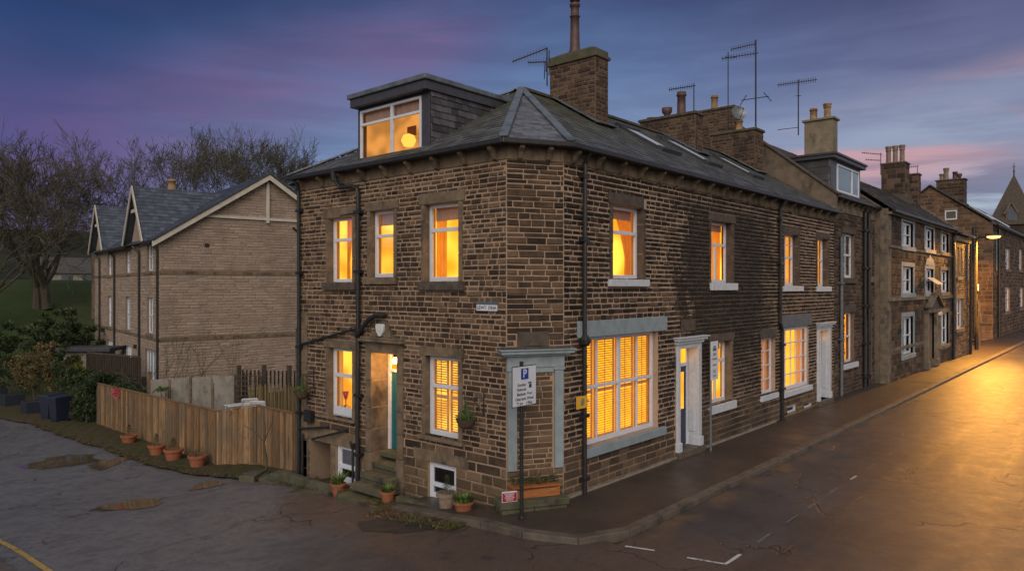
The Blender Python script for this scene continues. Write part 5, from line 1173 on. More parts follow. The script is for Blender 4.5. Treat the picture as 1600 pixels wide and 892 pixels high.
mb = MB(); roof_plane(mb, [(70.85, V6-.3, 9.5), (110, V6-.3, 9.5), (110, 13.6, 13.05), (70.85, 13.6, 13.05)], gauge=.4, w=(.4, .7), lift=.03); mb.face([(110, 18.3, 9.4), (70.85, 18.3, 9.4), (70.85, 13.6, 13.05), (110, 13.6, 13.05)]); mb.build('roof', 'slate_brown', E5)
mb = MB(); mb.bar((70.9, V6-.35, 9.5), (70.9, 13.6, 13.1), .3, .1); mb.bar((70.9, 18.2, 9.5), (70.9, 13.6, 13.1), .3, .1); mb.build('verge', 'fascia', E5)
mb = MB(); mb.bar((70.9, V6-.35, 9.46), (110, V6-.35, 9.46), .16, .14); mb.build('gutter', 'black_iron', E5)
for a, b in ((78, 10.9), (86, 10.6)): 
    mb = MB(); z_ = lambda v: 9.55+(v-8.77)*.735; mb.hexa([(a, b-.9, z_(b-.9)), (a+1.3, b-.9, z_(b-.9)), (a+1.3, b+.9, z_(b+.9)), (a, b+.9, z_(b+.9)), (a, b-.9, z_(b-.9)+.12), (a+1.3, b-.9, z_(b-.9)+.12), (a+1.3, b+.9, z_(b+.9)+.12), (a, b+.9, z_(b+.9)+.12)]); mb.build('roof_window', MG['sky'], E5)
for (v, u, z1) in ((9.9, 71, 9.3),): 
    mb = MB(); mb.tube([gb(10.35, 9.3, .15), gb(10.35, 0, .15)], .1, 8); mb.build('downpipe', 'black_iron', E5)
    mb = MB(); mb.tube([gb(10.4, 4.3, .15), gb(11.1, 4.7, .2), gb(11.1, 5.4, .2)], .1, 8); mb.build('waste_pipe', 'black_iron', E5)
    mb = MB(); mb.tube([F6(73.5, 9.2, .15), F6(73.5, 0, .15)], .11, 8); mb.build('downpipe', 'black_iron', E5)
    mb = MB(); mb.tube([F6(72.2, 8.6, .12), F6(72.2, 5.6, .12)], .06, 8); mb.build('waste_pipe', 'grey_iron', E5)
c8 = stack(E5, 75, 76.2, 11.7, 13.9, 11.2, 13.9, mats=('mortarH5', 'stoneF'), ch=(.26, .34), ln=(.4, .8), cap='ashlar_dark', capo=.1, seed=111)
pot(c8, 75.5, 13.2, 14.0, 1.1, .22, 'pale_clay', 'square'); pot(c8, 75.5, 13.55, 14.0, .6, .2, 'pale_clay', 'square'); pot(c8, 75.5, 12.5, 14.0, .7, .2, 'dark_clay', 'plain'); pot(c8, 75.5, 12.15, 14.0, .5, .2, 'dark_clay', 'bowl')
# far low house beyond
B6 = thing('far_house', (120, 14, 0), 'low house with pale grey roof at the far end of the street below the spire', 'house')
mb = MB(); mb.box(111, 135, 10, 18, 0, 9.5); mb.build('wall', 'stoneF', B6)
mb = MB(); roof_plane(mb, [(110.6, 9.6, 9.5), (135.5, 9.6, 9.5), (135.5, 14, 12.4), (110.6, 14, 12.4)], gauge=.5, w=(.6, 1)); mb.face([(110.6, 18.4, 9.5), (135.5, 18.4, 9.5), (135.5, 14, 12.4), (110.6, 14, 12.4)]); mb.build('roof', 'slate_pale', B6)
mb = MB(); mb.prism(FL(111), [(10, 9.5), (18, 9.5), (14, 12.3)], 0, .05); mb.build('gable', 'stoneF', B6)

# church
CH = thing('church', (145.5, 15.6, 0), 'distant stone church spire with gabled dormer window and thin finial', 'church')
cu, cv = 145.5, 15.6
mb = MB(); mb.box(cu-3.0, cu+3.0, cv-3.0, cv+3.0, 0, 14.6); mb.build('tower', 'stoneF', CH)
mb = MB(); h = 3.35; z0, z1 = 14.5, 23.1; k = 8
vsx = [(cu-h, cv-h, z0), (cu+h, cv-h, z0), (cu+h, cv+h, z0), (cu-h, cv+h, z0), (cu, cv, z1)]; mb.mesh(vsx, [(0, 1, 4), (1, 2, 4), (2, 3, 4), (3, 0, 4), (3, 2, 1, 0)]); sp = mb.build('spire', 'ashlar_dark', CH)
mb = MB(); mb.tube([(cu, cv, z1-.2), (cu, cv, z1+1.9)], [.12, .04], 6); mb.lathe((cu, cv, z1+.5), [(0, -.2), (.2, 0), (0, .2)], 8); mb.bar((cu-.35, cv+.3, z1+1.3), (cu+.35, cv-.3, z1+1.3), .07); mb.build('finial', 'ashlar_dark', CH)
mb = MB(); mb.prism(FL(cu-3.0), [(cv-.75, 15.0), (cv+.75, 15.0), (cv+.75, 16.5), (cv, 18.0), (cv-.75, 16.5)], -2.2, .1); lu = mb.build('dormer', 'ashlar_far', CH)
mb = MB(); mb.prism(FL(cu-3.12), [(cv-.5, 15.2), (cv+.5, 15.2), (cv+.5, 16.4), (cv, 17.4), (cv-.5, 16.4)], 0, .05); mb.build('louvre', 'slate_blue', lu)
mb = MB(); mb.bar((cu-3.2, cv-.95, 16.3), (cu-3.2, cv, 18.2), .25, .2); mb.bar((cu-3.2, cv+.95, 16.3), (cu-3.2, cv, 18.2), .25, .2); mb.build('dormer_coping', 'ashlar_far', lu)

# yard wall, gate
yg = thing('yard_gate', (57, 9.4, 0), 'dark timber gate closing the yard behind the street lamp', 'gate')
mb = MB()
for i in range(26): mb.box(54.1+i*.24, 54.32+i*.24, 10.0, 10.05, .05, 2.0, 0)
mb.build('boards', 'darkwood', yg); mb = MB(); mb.box(54.0, 60.5, 9.94, 10.0, 1.7, 1.85); mb.box(54.0, 60.5, 9.94, 10.0, .4, .52); mb.build('rail', 'darkwood', yg)
for u in (54.1, 60.4): mb = MB(); mb.box(u-.12, u+.12, 9.85, 10.1, -.05, 2.15); mb.build('post', 'darkwood', yg)
gp = thing('gate_post', (62.5, 8.9, 0), 'tall black timber post with a small plate beside the yard entrance', 'post')
mb = MB(); mb.box(62.3, 62.7, 8.7, 9.0, -.05, 3.0); mb.build('post', 'darkwood', gp, bevel=.03); mb = MB(); mb.box(62.15, 62.85, 8.66, 8.69, 1.6, 2.3); mb.build('plate', 'galv', gp)

# ------------------------------------------------------------------ street lamp
SLm = thing('street_lamp', (57.7, 8.29, 0), 'tall steel street lamp with lit orange lantern at the yard entrance', 'street lamp')
sx, sy = 57.7, 8.29
mb = MB(); mb.tube([(sx, sy, -.05), (sx, sy, 1.5), (sx, sy, 1.52), (sx, sy, 7.35)], [.11, .11, .075, .06], 12); mb.tube([(sx, sy, 7.3), (sx, sy, 7.5), (sx-.02, sy-.1, 7.6), (sx-.08, sy-.55, 7.63), (sx-.1, sy-.75, 7.63)], .045, 8); mb.build('pole', 'lamp_paint', SLm, smooth=True)
mb = MB(); mb.tube([(sx, sy, -.02), (sx, sy, .9)], .125, 12); mb.build('pole_base', 'black_iron', SLm)
mb = MB(); c_ = Vector((sx-.12, sy-1.0, 7.66)); mb.lathe(c_, [(0, .14), (.18, .12), (.34, .03), (.36, 0), (.30, -.0)], 14, sx=.6, sy=1.25); lt = mb.build('lantern', 'galv', SLm, smooth=True)
mb = MB(); mb.lathe(c_, [(.33, .0), (.30, -.08), (.18, -.14), (0, -.16)], 14, sx=.6, sy=1.25); mb.build('lit_bowl', 'street_bulb', lt, smooth=True)
mb = MB(); mb.fbox(FR(sy), sx-.22, sx+.22, 4.0, 4.45, .08, .10); mb.build('plate', 'paper_white', SLm)
mb = MB(); mb.fbox(FR(sy), sx-.14, sx+.16, 3.1, 3.35, .07, .14); mb.fbox(FR(sy), sx-.12, sx+.12, 2.6, 2.75, .07, .12); mb.build('plate', 'galv', SLm)
sp_ = bpy.data.lights.new('street_lamp_light', 'SPOT'); sp_.energy = 14000; sp_.spot_size = rad(176); sp_.spot_blend = .10; sp_.color = (1, .42, .06); sp_.shadow_soft_size = .22
spo = bpy.data.objects.new('street_lamp_light', sp_); COL.objects.link(spo); spo.location = (c_.x, c_.y, 7.46)
# ================================================================== aerials, dish
def aerial(base, top, booms, label, r=.018, extra=None):
    t = thing('tv_aerial', base, label, 'aerial', None)
    mb = MB(); mb.tube([base, top], r*1.15, 6); mb.build('mast', 'black_iron', t)
    for (a, b, n, ln, vert) in booms:
        a, b = Vector(a), Vector(b); mb = MB(); mb.tube([a, b], .018, 5); d = (b-a).normalized(); s_ = Vector((-d.y, d.x, 0)).normalized()*ln/2 if not vert else Vector((0, 0, ln/2))
        for i in range(n): p = a+(b-a)*((i+.3)/n); k = .75+.25*i/n; mb.tube([p-s_*k, p+s_*k], .0105, 4)
        mb.build('boom', 'black_iron', t)
    if extra:
        mb = MB()
        for p, q in extra: mb.tube([p, q], .016, 5)
        mb.build('reflector', 'black_iron', t)
    return t
x0 = Vector((15.93, 12.56, 0)); R_ = Vector((.6567, -.7541, 0))
aerial(x0+Vector((0, 0, 9.9)), x0+Vector((0, 0, 10.98)), [(x0-R_*.98+Vector((0, 0, 10.58)), x0+Vector((0, 0, 10.96)), 12, .22, True), (x0-R_*.55+Vector((0, 0, 10.56)), x0+R_*.02+Vector((0, 0, 10.58)), 8, .22, True)],
       'small drooping aerial strapped to the left side of the tallest front chimney', extra=[(x0+R_*dx+Vector((0, 0, z)), x0+R_*(dx+.02)+Vector((0, 0, z+.5))) for dx, z in ((-.08, 10.1), (-.03, 10.3), (.04, 10.4), (.05, 10.2))])
x1_ = Vector((22.62, 11.45, 0)); aerial(x1_+Vector((0, 0, 9.9)), x1_+Vector((0, 0, 11.2)), [(x1_-R_*.86+Vector((0, 0, 10.98)), x1_+R_*.05+Vector((0, 0, 11.12)), 12, .2, True)], 'aerial on a short mast rising from the second chimney with tall dark pot')
x2 = Vector((26.75, 10.98, 0)); aerial(x2+Vector((0, 0, 9.6)), x2+Vector((0, 0, 13.65)), [(x2-R_*.95+Vector((0, 0, 13.28)), x2+Vector((0, 0, 13.5)), 11, .26, True), (x2-R_*1.3+Vector((0, 0, 12.93)), x2+R_*.1+Vector((0, 0, 13.15)), 13, .26, True)],
       'tallest aerial with two stacked combs on the chimney with the satellite dish', r=.028, extra=[(x2-R_*.55+Vector((0, 0, 11.35)), x2+R_*.5+Vector((0, 0, 11.5))), (x2-R_*.6+Vector((0, 0, 11.15)), x2-R_*.35+Vector((0, 0, 11.55))), (x2+R_*.3+Vector((0, 0, 11.65)), x2+R_*.6+Vector((0, 0, 11.3)))])
x3_ = Vector((27.0, 12.2, 0)); aerial(x3_+Vector((0, 0, 10.2)), x3_+Vector((0, 0, 13.5)), [(x3_-R_*.1+Vector((0, 0, 13.3)), x3_+R_*.3+Vector((0, 0, 13.3)), 4, .2, True)], 'thin second mast just behind the tallest aerial')
dsh = thing('satellite_dish', (27.0, 12.0, 10.3), 'grey satellite dish on a short pole above the third chimney', 'satellite dish')
mb = MB(); cD = Vector((26.9, 11.75, 11.0)); nn = Vector((-.55, -.8, .25)).normalized(); ax = nn.cross(Vector((0, 0, 1))).normalized(); ay = ax.cross(nn)
rings = [[cD+(ax*math.cos(a)+ay*math.sin(a)*.9)*r_+nn*(r_*r_*.8) for a in [2*PI*k/24 for k in range(24)]] for r_ in (.02, .12, .22, .32)]
vv = [p for r_ in rings for p in r_]; mb.mesh(vv, [(i*24+k, i*24+(k+1) % 24, (i+1)*24+(k+1) % 24, (i+1)*24+k) for i in range(3) for k in range(24)]+[tuple(range(24))]); mb.build('reflector', 'galv', dsh, smooth=True)
mb = MB(); mb.tube([cD-ay*.3, cD+nn*.38-ay*.05], .012, 5); mb.lathe(cD+nn*.38, [(0, -.04), (.04, 0), (0, .04)], 8); mb.build('feed_arm', 'grey_iron', dsh)
mb = MB(); mb.tube([cD-nn*.03, cD-nn*.1, (26.95, 11.85, 10.2)], .02, 6); mb.build('pole', 'grey_iron', dsh)
x4 = Vector((33.5, 11.75, 0)); aerial(x4+Vector((0, 0, 11.2)), x4+Vector((0, 0, 13.75)), [(x4-R_*.95+Vector((0, 0, 13.5)), x4+R_*.85+Vector((0, 0, 13.75)), 22, .26, True)], 'long comb aerial beside the tall cream chimney', r=.025, extra=[(x4-R_*.12+Vector((0, 0, 13.0)), x4+R_*.12+Vector((0, 0, 13.02))), (x4-R_*.95+Vector((0, 0, 11.45)), x4+Vector((0, 0, 11.56)))])
x5 = Vector((45.9, 11.35, 0)); aerial(x5+Vector((0, 0, 10.8)), x5+Vector((0, 0, 12.1)), [(x5-R_*1.1+Vector((0, 0, 12.1)), x5+R_*.1+Vector((0, 0, 12.0)), 10, .15, True), (x5-R_*.9+Vector((0, 0, 11.7)), x5+Vector((0, 0, 11.65)), 6, .15, True)], 'small aerial left of the chimney with three square pots')
x6 = Vector((51.5, 10.6, 0)); aerial(x6+Vector((0, 0, 8.3)), x6+Vector((0, 0, 11.95)), [(x6-R_*.9+Vector((0, 0, 11.85)), x6+R_*.1+Vector((0, 0, 11.95)), 8, .15, True)], 'thin aerial between the two far chimneys')

# ================================================================== signs
def text_mesh(txt, size, F, s, z, d, parent, mat, name='lettering', bold=0.0, align='CENTER', xs=1.0, flip=1):
    cu_ = bpy.data.curves.new('t', 'FONT'); cu_.body = txt; cu_.size = size; cu_.align_x = align; cu_.align_y = 'CENTER'; cu_.offset = bold; cu_.extrude = .0008
    to = bpy.data.objects.new('t', cu_); COL.objects.link(to); bpy.context.view_layer.update()
    me = bpy.data.meshes.new_from_object(to.evaluated_get(bpy.context.evaluated_depsgraph_get())); bpy.data.objects.remove(to); bpy.data.curves.remove(cu_)
    for v in me.vertices: x, y, zz = v.co; v.co = F(s+x*xs*flip, z+y, d+zz)
    me.materials.clear(); me.materials.append(M[mat]); me.name = name
    o = bpy.data.objects.new(name, me); COL.objects.link(o); o.parent = parent
    if parent.type == 'EMPTY': o.matrix_parent_inverse = Matrix.Translation(-Vector(parent.location))
    return o
ps = thing('parking_sign', (10.05, 8.50, 0), 'white parking sign with blue P on a black post at the corner kerb', 'sign')
mb = MB(); mb.tube([(10.05, 8.52, -.02), (10.05, 8.52, 2.86)], .038, 14); mb.lathe((10.05, 8.52, .0), [(.06, 0), (.06, .03), (.042, .05)], 12); mb.lathe((10.05, 8.52, 2.85), [(.042, 0), (.042, .02), (0, .03)], 12); mb.build('post', 'black_iron', ps)
PF = FR(8.46)
mb = MB(); mb.fbox(PF, 9.705, 10.395, 2.065, 2.805, .0, .008); pb_ = mb.build('border', 'sign_black', ps, bevel=.004)
mb = MB(); mb.fbox(PF, 9.72, 10.38, 2.08, 2.79, .009, .012); pa = mb.build('panel', 'paper_white', ps)
mb = MB(); mb.fbox(PF, 9.95, 10.16, 2.555, 2.755, .013, .015); bl = mb.build('blue_square', 'sign_blue', pa)
text_mesh('P', .21, PF, 10.055, 2.655, .0165, pa, 'paper_white', bold=.004)
for tx, s_, z_ in (('Rusttau', 9.97, 2.46), ('Enlocott', 9.97, 2.375), ('Bladnutt  Fron', 10.05, 2.29), ('Oest aunt Wond', 10.05, 2.205), ('Ti Jov    t Efue', 10.05, 2.12)): text_mesh(tx, .078, PF, s_, z_, .0135, pa, 'sign_black', bold=.0012, xs=.95)
mb = MB(); mb.fbox(PF, 10.15, 10.25, 2.47, 2.495, .013, .0145); mb.prism(PF, [(10.17, 2.39), (10.25, 2.39), (10.245, 2.46), (10.2, 2.465), (10.18, 2.44)], .013, .0145); mb.build('symbol', 'sign_black', pa)
mb = MB(); mb.bar((9.98, 8.48, 2.6), (10.12, 8.48, 2.6), .02); mb.bar((9.98, 8.48, 2.25), (10.12, 8.48, 2.25), .02); mb.build('clip', 'galv', ps)
npl = thing('street_name_plate', tuple(left(9.74, 3.77, .04)), 'small white street name plate with black letters high on the lane wall', 'sign')
mb = MB(); mb.fbox(left, 9.46, 10.02, 3.765, 3.885, .03, .045); mb.build('plate', 'paper_white', npl, bevel=.003)
mb = MB(); mb.fbox(left, 9.45, 10.03, 3.89, 3.95, .02, .035); mb.build('backing', 'slate_paint', npl)
text_mesh('LEWT  DNA', .092, left, 9.74, 3.825, .0465, npl, 'sign_black', bold=.0016, xs=1.06, flip=-1)
rs = thing('red_notice', tuple(cham(-.1, .2, .5)), 'small red notice with white lettering fixed to the stone block below the parking sign', 'sign')
RF = FG(A, cd, cn)
mb = MB(); mb.fbox(RF, -.26, .04, .22, .42, .50, .508); mb.build('border', 'paper_white', rs); mb = MB(); mb.fbox(RF, -.25, .03, .232, .395, .509, .512); p_ = mb.build('panel', 'sign_red', rs)
for tx, z_ in (('DSTENANY', .37), ('SMNMAT', .335), ('ENSDLLNA', .30), ('AITLN E', .262)): text_mesh(tx, .04, RF, -.11, z_, .5135, p_, 'paper_white', bold=.0006)
ys = thing('yellow_sign', (11.92, 8.46, 1.75), 'yellow plate strapped to the black downpipe beside the shuttered shop window', 'sign')
YF = FR(8.50); mb = MB(); mb.fbox(YF, 11.72, 12.10, 1.78, 2.03, .0, .012); yp = mb.build('plate', 'sign_yellow', ys, bevel=.003)
mb = MB(); mb.prism(YF, [(11.87, 1.84), (11.96, 1.84), (11.99, 1.9), (11.965, 1.985), (11.9, 1.99), (11.86, 1.92)], .0125, .014); mb.build('emblem', 'concrete', yp)
mb = MB(); mb.box(12.04, 12.16, 8.50, 8.60, 1.88, 1.92); mb.build('strap', 'galv', ys)
s2 = thing('bus_stop_sign', (17.3, 8.36, 0), 'narrow white sign plate on a slim grey pole by the navy door', 'sign')
mb = MB(); mb.tube([(17.45, 8.36, -.02), (17.45, 8.36, 2.5)], .03, 10); mb.build('post', 'grey_iron', s2)
BF_ = FR(8.32); mb = MB(); mb.fbox(BF_, 17.36, 17.78, 1.83, 2.83, 0, .012); bp = mb.build('panel', 'paper_white', s2, bevel=.003)
mb = MB(); mb.fbox(BF_, 17.47, 17.67, 2.58, 2.66, .0125, .014); mb.fbox(BF_, 17.50, 17.64, 2.67, 2.71, .0125, .014); mb.build('symbol', 'slate_paint', bp)
for tx, z_, sz in (('ally', 2.50, .12), ('monol', 2.38, .10), ('smoda', 2.22, .08), ('ZL7', 2.05, .10), ('SLW', 1.93, .09)): text_mesh(tx, sz, BF_, 17.57, z_, .0135, bp, 'sign_black', bold=.0008)

# ================================================================== pots, baskets, planter
def leaves(mb, c, r, n, sz=(.03, .07), flat=1.0, rng=None, up=0.0, shell=.35, long=1.0):
    R = rng or random
    for _ in range(n):
        d = Vector((R.gauss(0, 1), R.gauss(0, 1), R.gauss(0, 1))).normalized(); q = R.random()**shell
        p = Vector(c)+Vector((d.x*r[0]*q, d.y*r[1]*q, d.z*r[2]*q*flat)); s_ = R.uniform(*sz)
        a = (d*.6+Vector((R.gauss(0, 1), R.gauss(0, 1), R.gauss(0, 1)+up))).normalized(); b = a.cross(Vector((R.gauss(0, 1), R.gauss(0, 1), R.gauss(0, 1)))).normalized()
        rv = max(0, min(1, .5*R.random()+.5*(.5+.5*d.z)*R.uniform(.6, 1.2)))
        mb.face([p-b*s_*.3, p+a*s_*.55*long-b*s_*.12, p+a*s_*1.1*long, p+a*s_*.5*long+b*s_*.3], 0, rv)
def spikes(mb, c, r, h, n, wd=.012, lean=.25, rng=None):
    R = rng or random
    for _ in range(n):
        a = R.uniform(0, 2*PI); q = r*math.sqrt(R.random()); p = Vector(c)+Vector((q*math.cos(a), q*math.sin(a), 0)); hh = h*R.uniform(.5, 1)
        t = p+Vector((math.cos(a)*lean*hh, math.sin(a)*lean*hh, hh)); m = p.lerp(t, .5)+Vector((0, 0, hh*.12)); s_ = Vector((-math.sin(a), math.cos(a), 0))*wd
        mb.face([p-s_, m-s_*.8, t, m+s_*.8, p+s_], 0, R.random())
POTL = 'plant pots beside the fence and house wall'
def plant_pot(u, v, z, h, r, label, mat='terracotta', plant='shrub', leaf='leaf_green', ph=.22, seed=1):
    R = random.Random(seed); t = thing('plant_pot', (u, v, z), label, 'plant pot', POTL)
    mb = MB(); mb.lathe((u, v, z), [(0, 0), (r*.68, 0), (r*.72, h*.05), (r*.93, h*.80), (r*1.06, h*.81), (r*1.08, h*.98), (r*1.0, h), (r*.9, h), (r*.87, h*.9), (0, h*.9)], 24); mb.build('pot', mat, t, smooth=False, bevel=0)
    mb = MB(); c = (u, v, z+h*.95)
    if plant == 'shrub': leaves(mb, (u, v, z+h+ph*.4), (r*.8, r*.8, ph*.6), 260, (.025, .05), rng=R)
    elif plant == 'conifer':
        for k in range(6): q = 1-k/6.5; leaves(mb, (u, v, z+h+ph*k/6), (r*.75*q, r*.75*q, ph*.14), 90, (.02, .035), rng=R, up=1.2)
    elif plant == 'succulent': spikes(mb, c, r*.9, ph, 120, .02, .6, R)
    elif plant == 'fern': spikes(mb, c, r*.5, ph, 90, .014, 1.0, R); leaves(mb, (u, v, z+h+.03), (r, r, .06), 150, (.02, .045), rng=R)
    mb.build('plant', leaf, t); return t
plant_pot(10.50, 27.5, lz(27.5)+.0, .34, .27, 'terracotta pot with a small bush, farthest along the board fence', plant='conifer', leaf='leaf_dark', ph=.4, seed=2)
plant_pot(10.22, 24.5, lz(24.5), .38, .26, 'terracotta pot with a dark plant, left of the close pair at the fence', plant='conifer', leaf='leaf_dark', ph=.38, seed=3)
plant_pot(10.2, 23.2, lz(23.2), .40, .28, 'terracotta pot with a dark plant, right of the close pair at the fence', plant='conifer', leaf='leaf_dark', ph=.36, seed=4)
plant_pot(10.22, 21.6, lz(21.6), .40, .27, 'terracotta pot with a leafy plant, at the near corner of the board fence', plant='shrub', leaf='leaf_dark', ph=.22, seed=5)
plant_pot(9.93, 14.0, -.60, .30, .17, 'terracotta pot with fleshy green plant in front of the left basement window', plant='fern', ph=.26, seed=6)
plant_pot(9.95, 12.22, -.44, .28, .16, 'terracotta pot with small succulent beside the porch steps', plant='fern', ph=.16, seed=7)
plant_pot(9.98, 10.42, -.20, .34, .20, 'large pale clay pot with a little fir by the right basement window', mat='pale_clay', plant='conifer', leaf='leaf_dark', ph=.34, seed=8)
plant_pot(9.95, 9.92, -.15, .22, .20, 'wide low terracotta pot with yellow-green succulents, nearest the red notice', plant='succulent', ph=.16, seed=9)
def basket(s, z, label, bs, seed):
    R = random.Random(seed); F = left; c = Vector(F(s, z, .30)); t = thing('hanging_basket', tuple(c), label, 'hanging basket', 'hanging baskets on the lane wall')
    mb = MB(); mb.lathe(c, [(0, -.20), (.08, -.19), (.15, -.13), (.19, -.04), (.205, 0), (.17, .0), (.1, -.05)], 20); mb.build('basket', 'wicker', t)
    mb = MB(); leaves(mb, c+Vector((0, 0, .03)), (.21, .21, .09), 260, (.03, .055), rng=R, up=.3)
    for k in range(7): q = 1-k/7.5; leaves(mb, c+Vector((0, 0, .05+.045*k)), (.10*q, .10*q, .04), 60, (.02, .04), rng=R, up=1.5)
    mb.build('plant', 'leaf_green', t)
    mb = MB(); top = c+Vector((0, 0, .42))
    mb.tube([F(bs, z+.52, .03), F(bs, z+.05, .03)], .012, 6); mb.tube([F(bs, z+.42, .04), top], .012, 6); mb.tube([F(bs, z+.12, .04), F((bs+s)/2, z+.28, .12), F((2*s+bs)/3, z+.4, .22)], .009, 5)
    for k in range(3): a = 2*PI*k/3; mb.tube([top, c+Vector((.19*math.cos(a), .19*math.sin(a), 0))], .005, 4)
    mb.build('bracket', 'black_iron', t); return t
basket(10.06, 1.62, 'hanging basket on a wrought bracket right of the shuttered lower window', 9.83, 1)
basket(15.85, 1.62, 'hanging basket at the far end of the lane wall beside the downpipe', 15.75, 2)
pt = thing('planter_trough', tuple(cham(.55, .2, .25)), 'orange wooden trough of dark leafy plants on the mossy stone plinth', 'planter')
mb = MB(); mb.fbox(cham, .02, .98, .205, .40, .06, .09); mb.fbox(cham, .02, .98, .205, .40, .31, .34); mb.fbox(cham, .02, .05, .205, .40, .09, .31); mb.fbox(cham, .95, .98, .205, .40, .09, .31); mb.fbox(cham, .0, 1.0, .40, .42, .05, .36); mb.build('box', 'orange_wood', pt, bevel=.006)
mb = MB(); mb.fbox(cham, .05, .95, .36, .405, .06, .34); mb.build('soil', 'soil', pt)
mb = MB(); R = random.Random(5)
for k in range(6): s_ = .1+k*.16; hh = R.uniform(.1, .26); leaves(mb, Vector(cham(s_, .45+hh*.3, .2)), (.09, .09, hh*.6), 110, (.025, .05), rng=R, up=1.0)
mb.build('plants', 'leaf_dark', pt)
bk_ = thing('stone_plinth', tuple(cham(.5, -.1, .25)), 'low mossy stone plinth under the orange trough at the chamfered corner', 'plinth')
mb = MB(); mb.fbox(cham, -.28, 1.12, .06, .20, .03, .50, 0, None, .008); mb.fbox(cham, -.24, .4, -.2, .055, .04, .47, 0, None, .006); mb.fbox(cham, .41, 1.08, -.2, .055, .04, .47, 0, None, .006); mb.build('blocks', 'moss_stone', bk_, bevel=.018)

vz = thing('vase', tuple(left(14.93, 1.15, -.36)), 'red vase of flowers standing inside the lower left lit window', 'vase')
mb = MB(); mb.lathe(left(14.93, 1.15, -.36), [(0, 0), (.045, .005), (.05, .02), (.015, .05), (.012, .26), (.045, .34), (.075, .48), (.06, .48), (0, .4)], 16); mb.build('body', 'sign_red', vz, smooth=True)
mb = MB(); leaves(mb, left(14.93, 1.22, -.36), (.07, .22, .05), 130, (.03, .06)); mb.build('flowers', 'leaf_tan', vz)
# ================================================================== verge: moss, weeds and leaf litter
mb = MB(); R = random.Random(11)
vs2 = [9.0+i*.12 for i in range(290)]
for i in range(len(vs2)-1):
    for j in range(6):
        def q(v, t):
            e = lane_edge(v)-.03 if v > 12 else 9.45; hi = 10.5 if v < 16.4 else (11.6 if v < 40 else 12)
            if v < 11.6: e = 9.5
            u = e+(hi-e)*t; return (u, v, lz(v)+(.008 if t == 0 else .03+.05*math.sin(t*3.1)+R.random()*0+.02*math.sin(u*9+v*7)))
        mb.face([q(vs2[i], j/6), q(vs2[i+1], j/6), q(vs2[i+1], (j+1)/6), q(vs2[i], (j+1)/6)])
def verge_mat():
    m, nt, out = new_mat('earth_verge'); P = pos(nt); n2 = noise(nt, P, 1.7, 6, .7); n3 = noise(nt, P, 22, 4, .7)
    c = mixc(nt, maprange(nt, n2, .44, .56), (.062, .043, .028), (.045, .05, .014)); c = mixc(nt, maprange(nt, n3, .5, .68, 0, .6), c, (.14, .095, .06))
    princ(nt, out, c, .95, bump(nt, n3, .9, .03), 0, .2); return m
M['verge'] = verge_mat(); tag(mb.build('verge', 'verge', smooth=True), 'mossy earth strip between the lane and the walls', 'verge', None, 'structure')
mb = MB(); ml = MB()
for _ in range(16000):
    v = 9.3+R.random()**1.2*27; e = lane_edge(v)-.05; u = e+R.random()**1.3*.75 if v > 11.8 else 9.2+R.gauss(0, .12)
    if math.sin(v*1.9+u*3)+math.sin(v*4.3) < R.uniform(-1.2, 1.0): continue
    z = lz(v)+.02; h = R.uniform(.02, .085); a = R.uniform(0, 6.3); d = Vector((math.cos(a), math.sin(a), 0)); p = Vector((u, v, z)); s_ = Vector((-d.y, d.x, 0))*.007
    mb.face([p-s_, p+s_, p+d*h*.5+Vector((0, 0, h))], 0, R.random())
for _ in range(6000):
    v = 9.3+R.random()*28; e = lane_edge(v)-.15; u = e+R.random()*1.0 if v > 11.8 else 9.3+R.gauss(0, .2)
    z = lz(v)+.05; p = Vector((u, v, z)); a = R.uniform(0, 6.3); s_ = R.uniform(.015, .05); d = Vector((math.cos(a), math.sin(a), R.uniform(-.3, .3)))*s_; e2 = Vector((-d.y, d.x, R.uniform(-.01, .01)))*.6
    ml.face([p-d, p-e2, p+d, p+e2], 0, R.random())
tag(mb.build('grass', 'grass'), 'tufts of grass and weeds along the lane verge', 'grass', None, 'stuff'); tag(ml.build('leaf_litter', 'rubbish'), 'fallen leaves and grit along the lane verge', 'leaf litter', None, 'stuff')
# broken slabs by the fence end
rb = thing('rubble_pile', (10.2, 17.2, lz(17.2)), 'mossy broken slabs and rubble at the foot of the fence end', 'rubble')
mb = MB(); R = random.Random(4)
for i in range(9):
    u, v = 10.0+R.uniform(-.3, .5), 16.9+R.uniform(-.4, .9); a = R.uniform(.15, .4); b = R.uniform(.1, .25); z = lz(v)+.02; t_ = R.uniform(.06, .16); an = R.uniform(0, 3)
    q = [(u+math.cos(an)*x-math.sin(an)*y, v+math.sin(an)*x+math.cos(an)*y) for x, y in ((-a, -b), (a, -b), (a, b), (-a, b))]
    mb.hexa([(x, y, z-.05) for x, y in q]+[(x+R.uniform(-.03, .03), y, z+t_+R.uniform(-.04, .04)) for x, y in q])
mb.build('slabs', 'moss_stone', rb, bevel=.02)
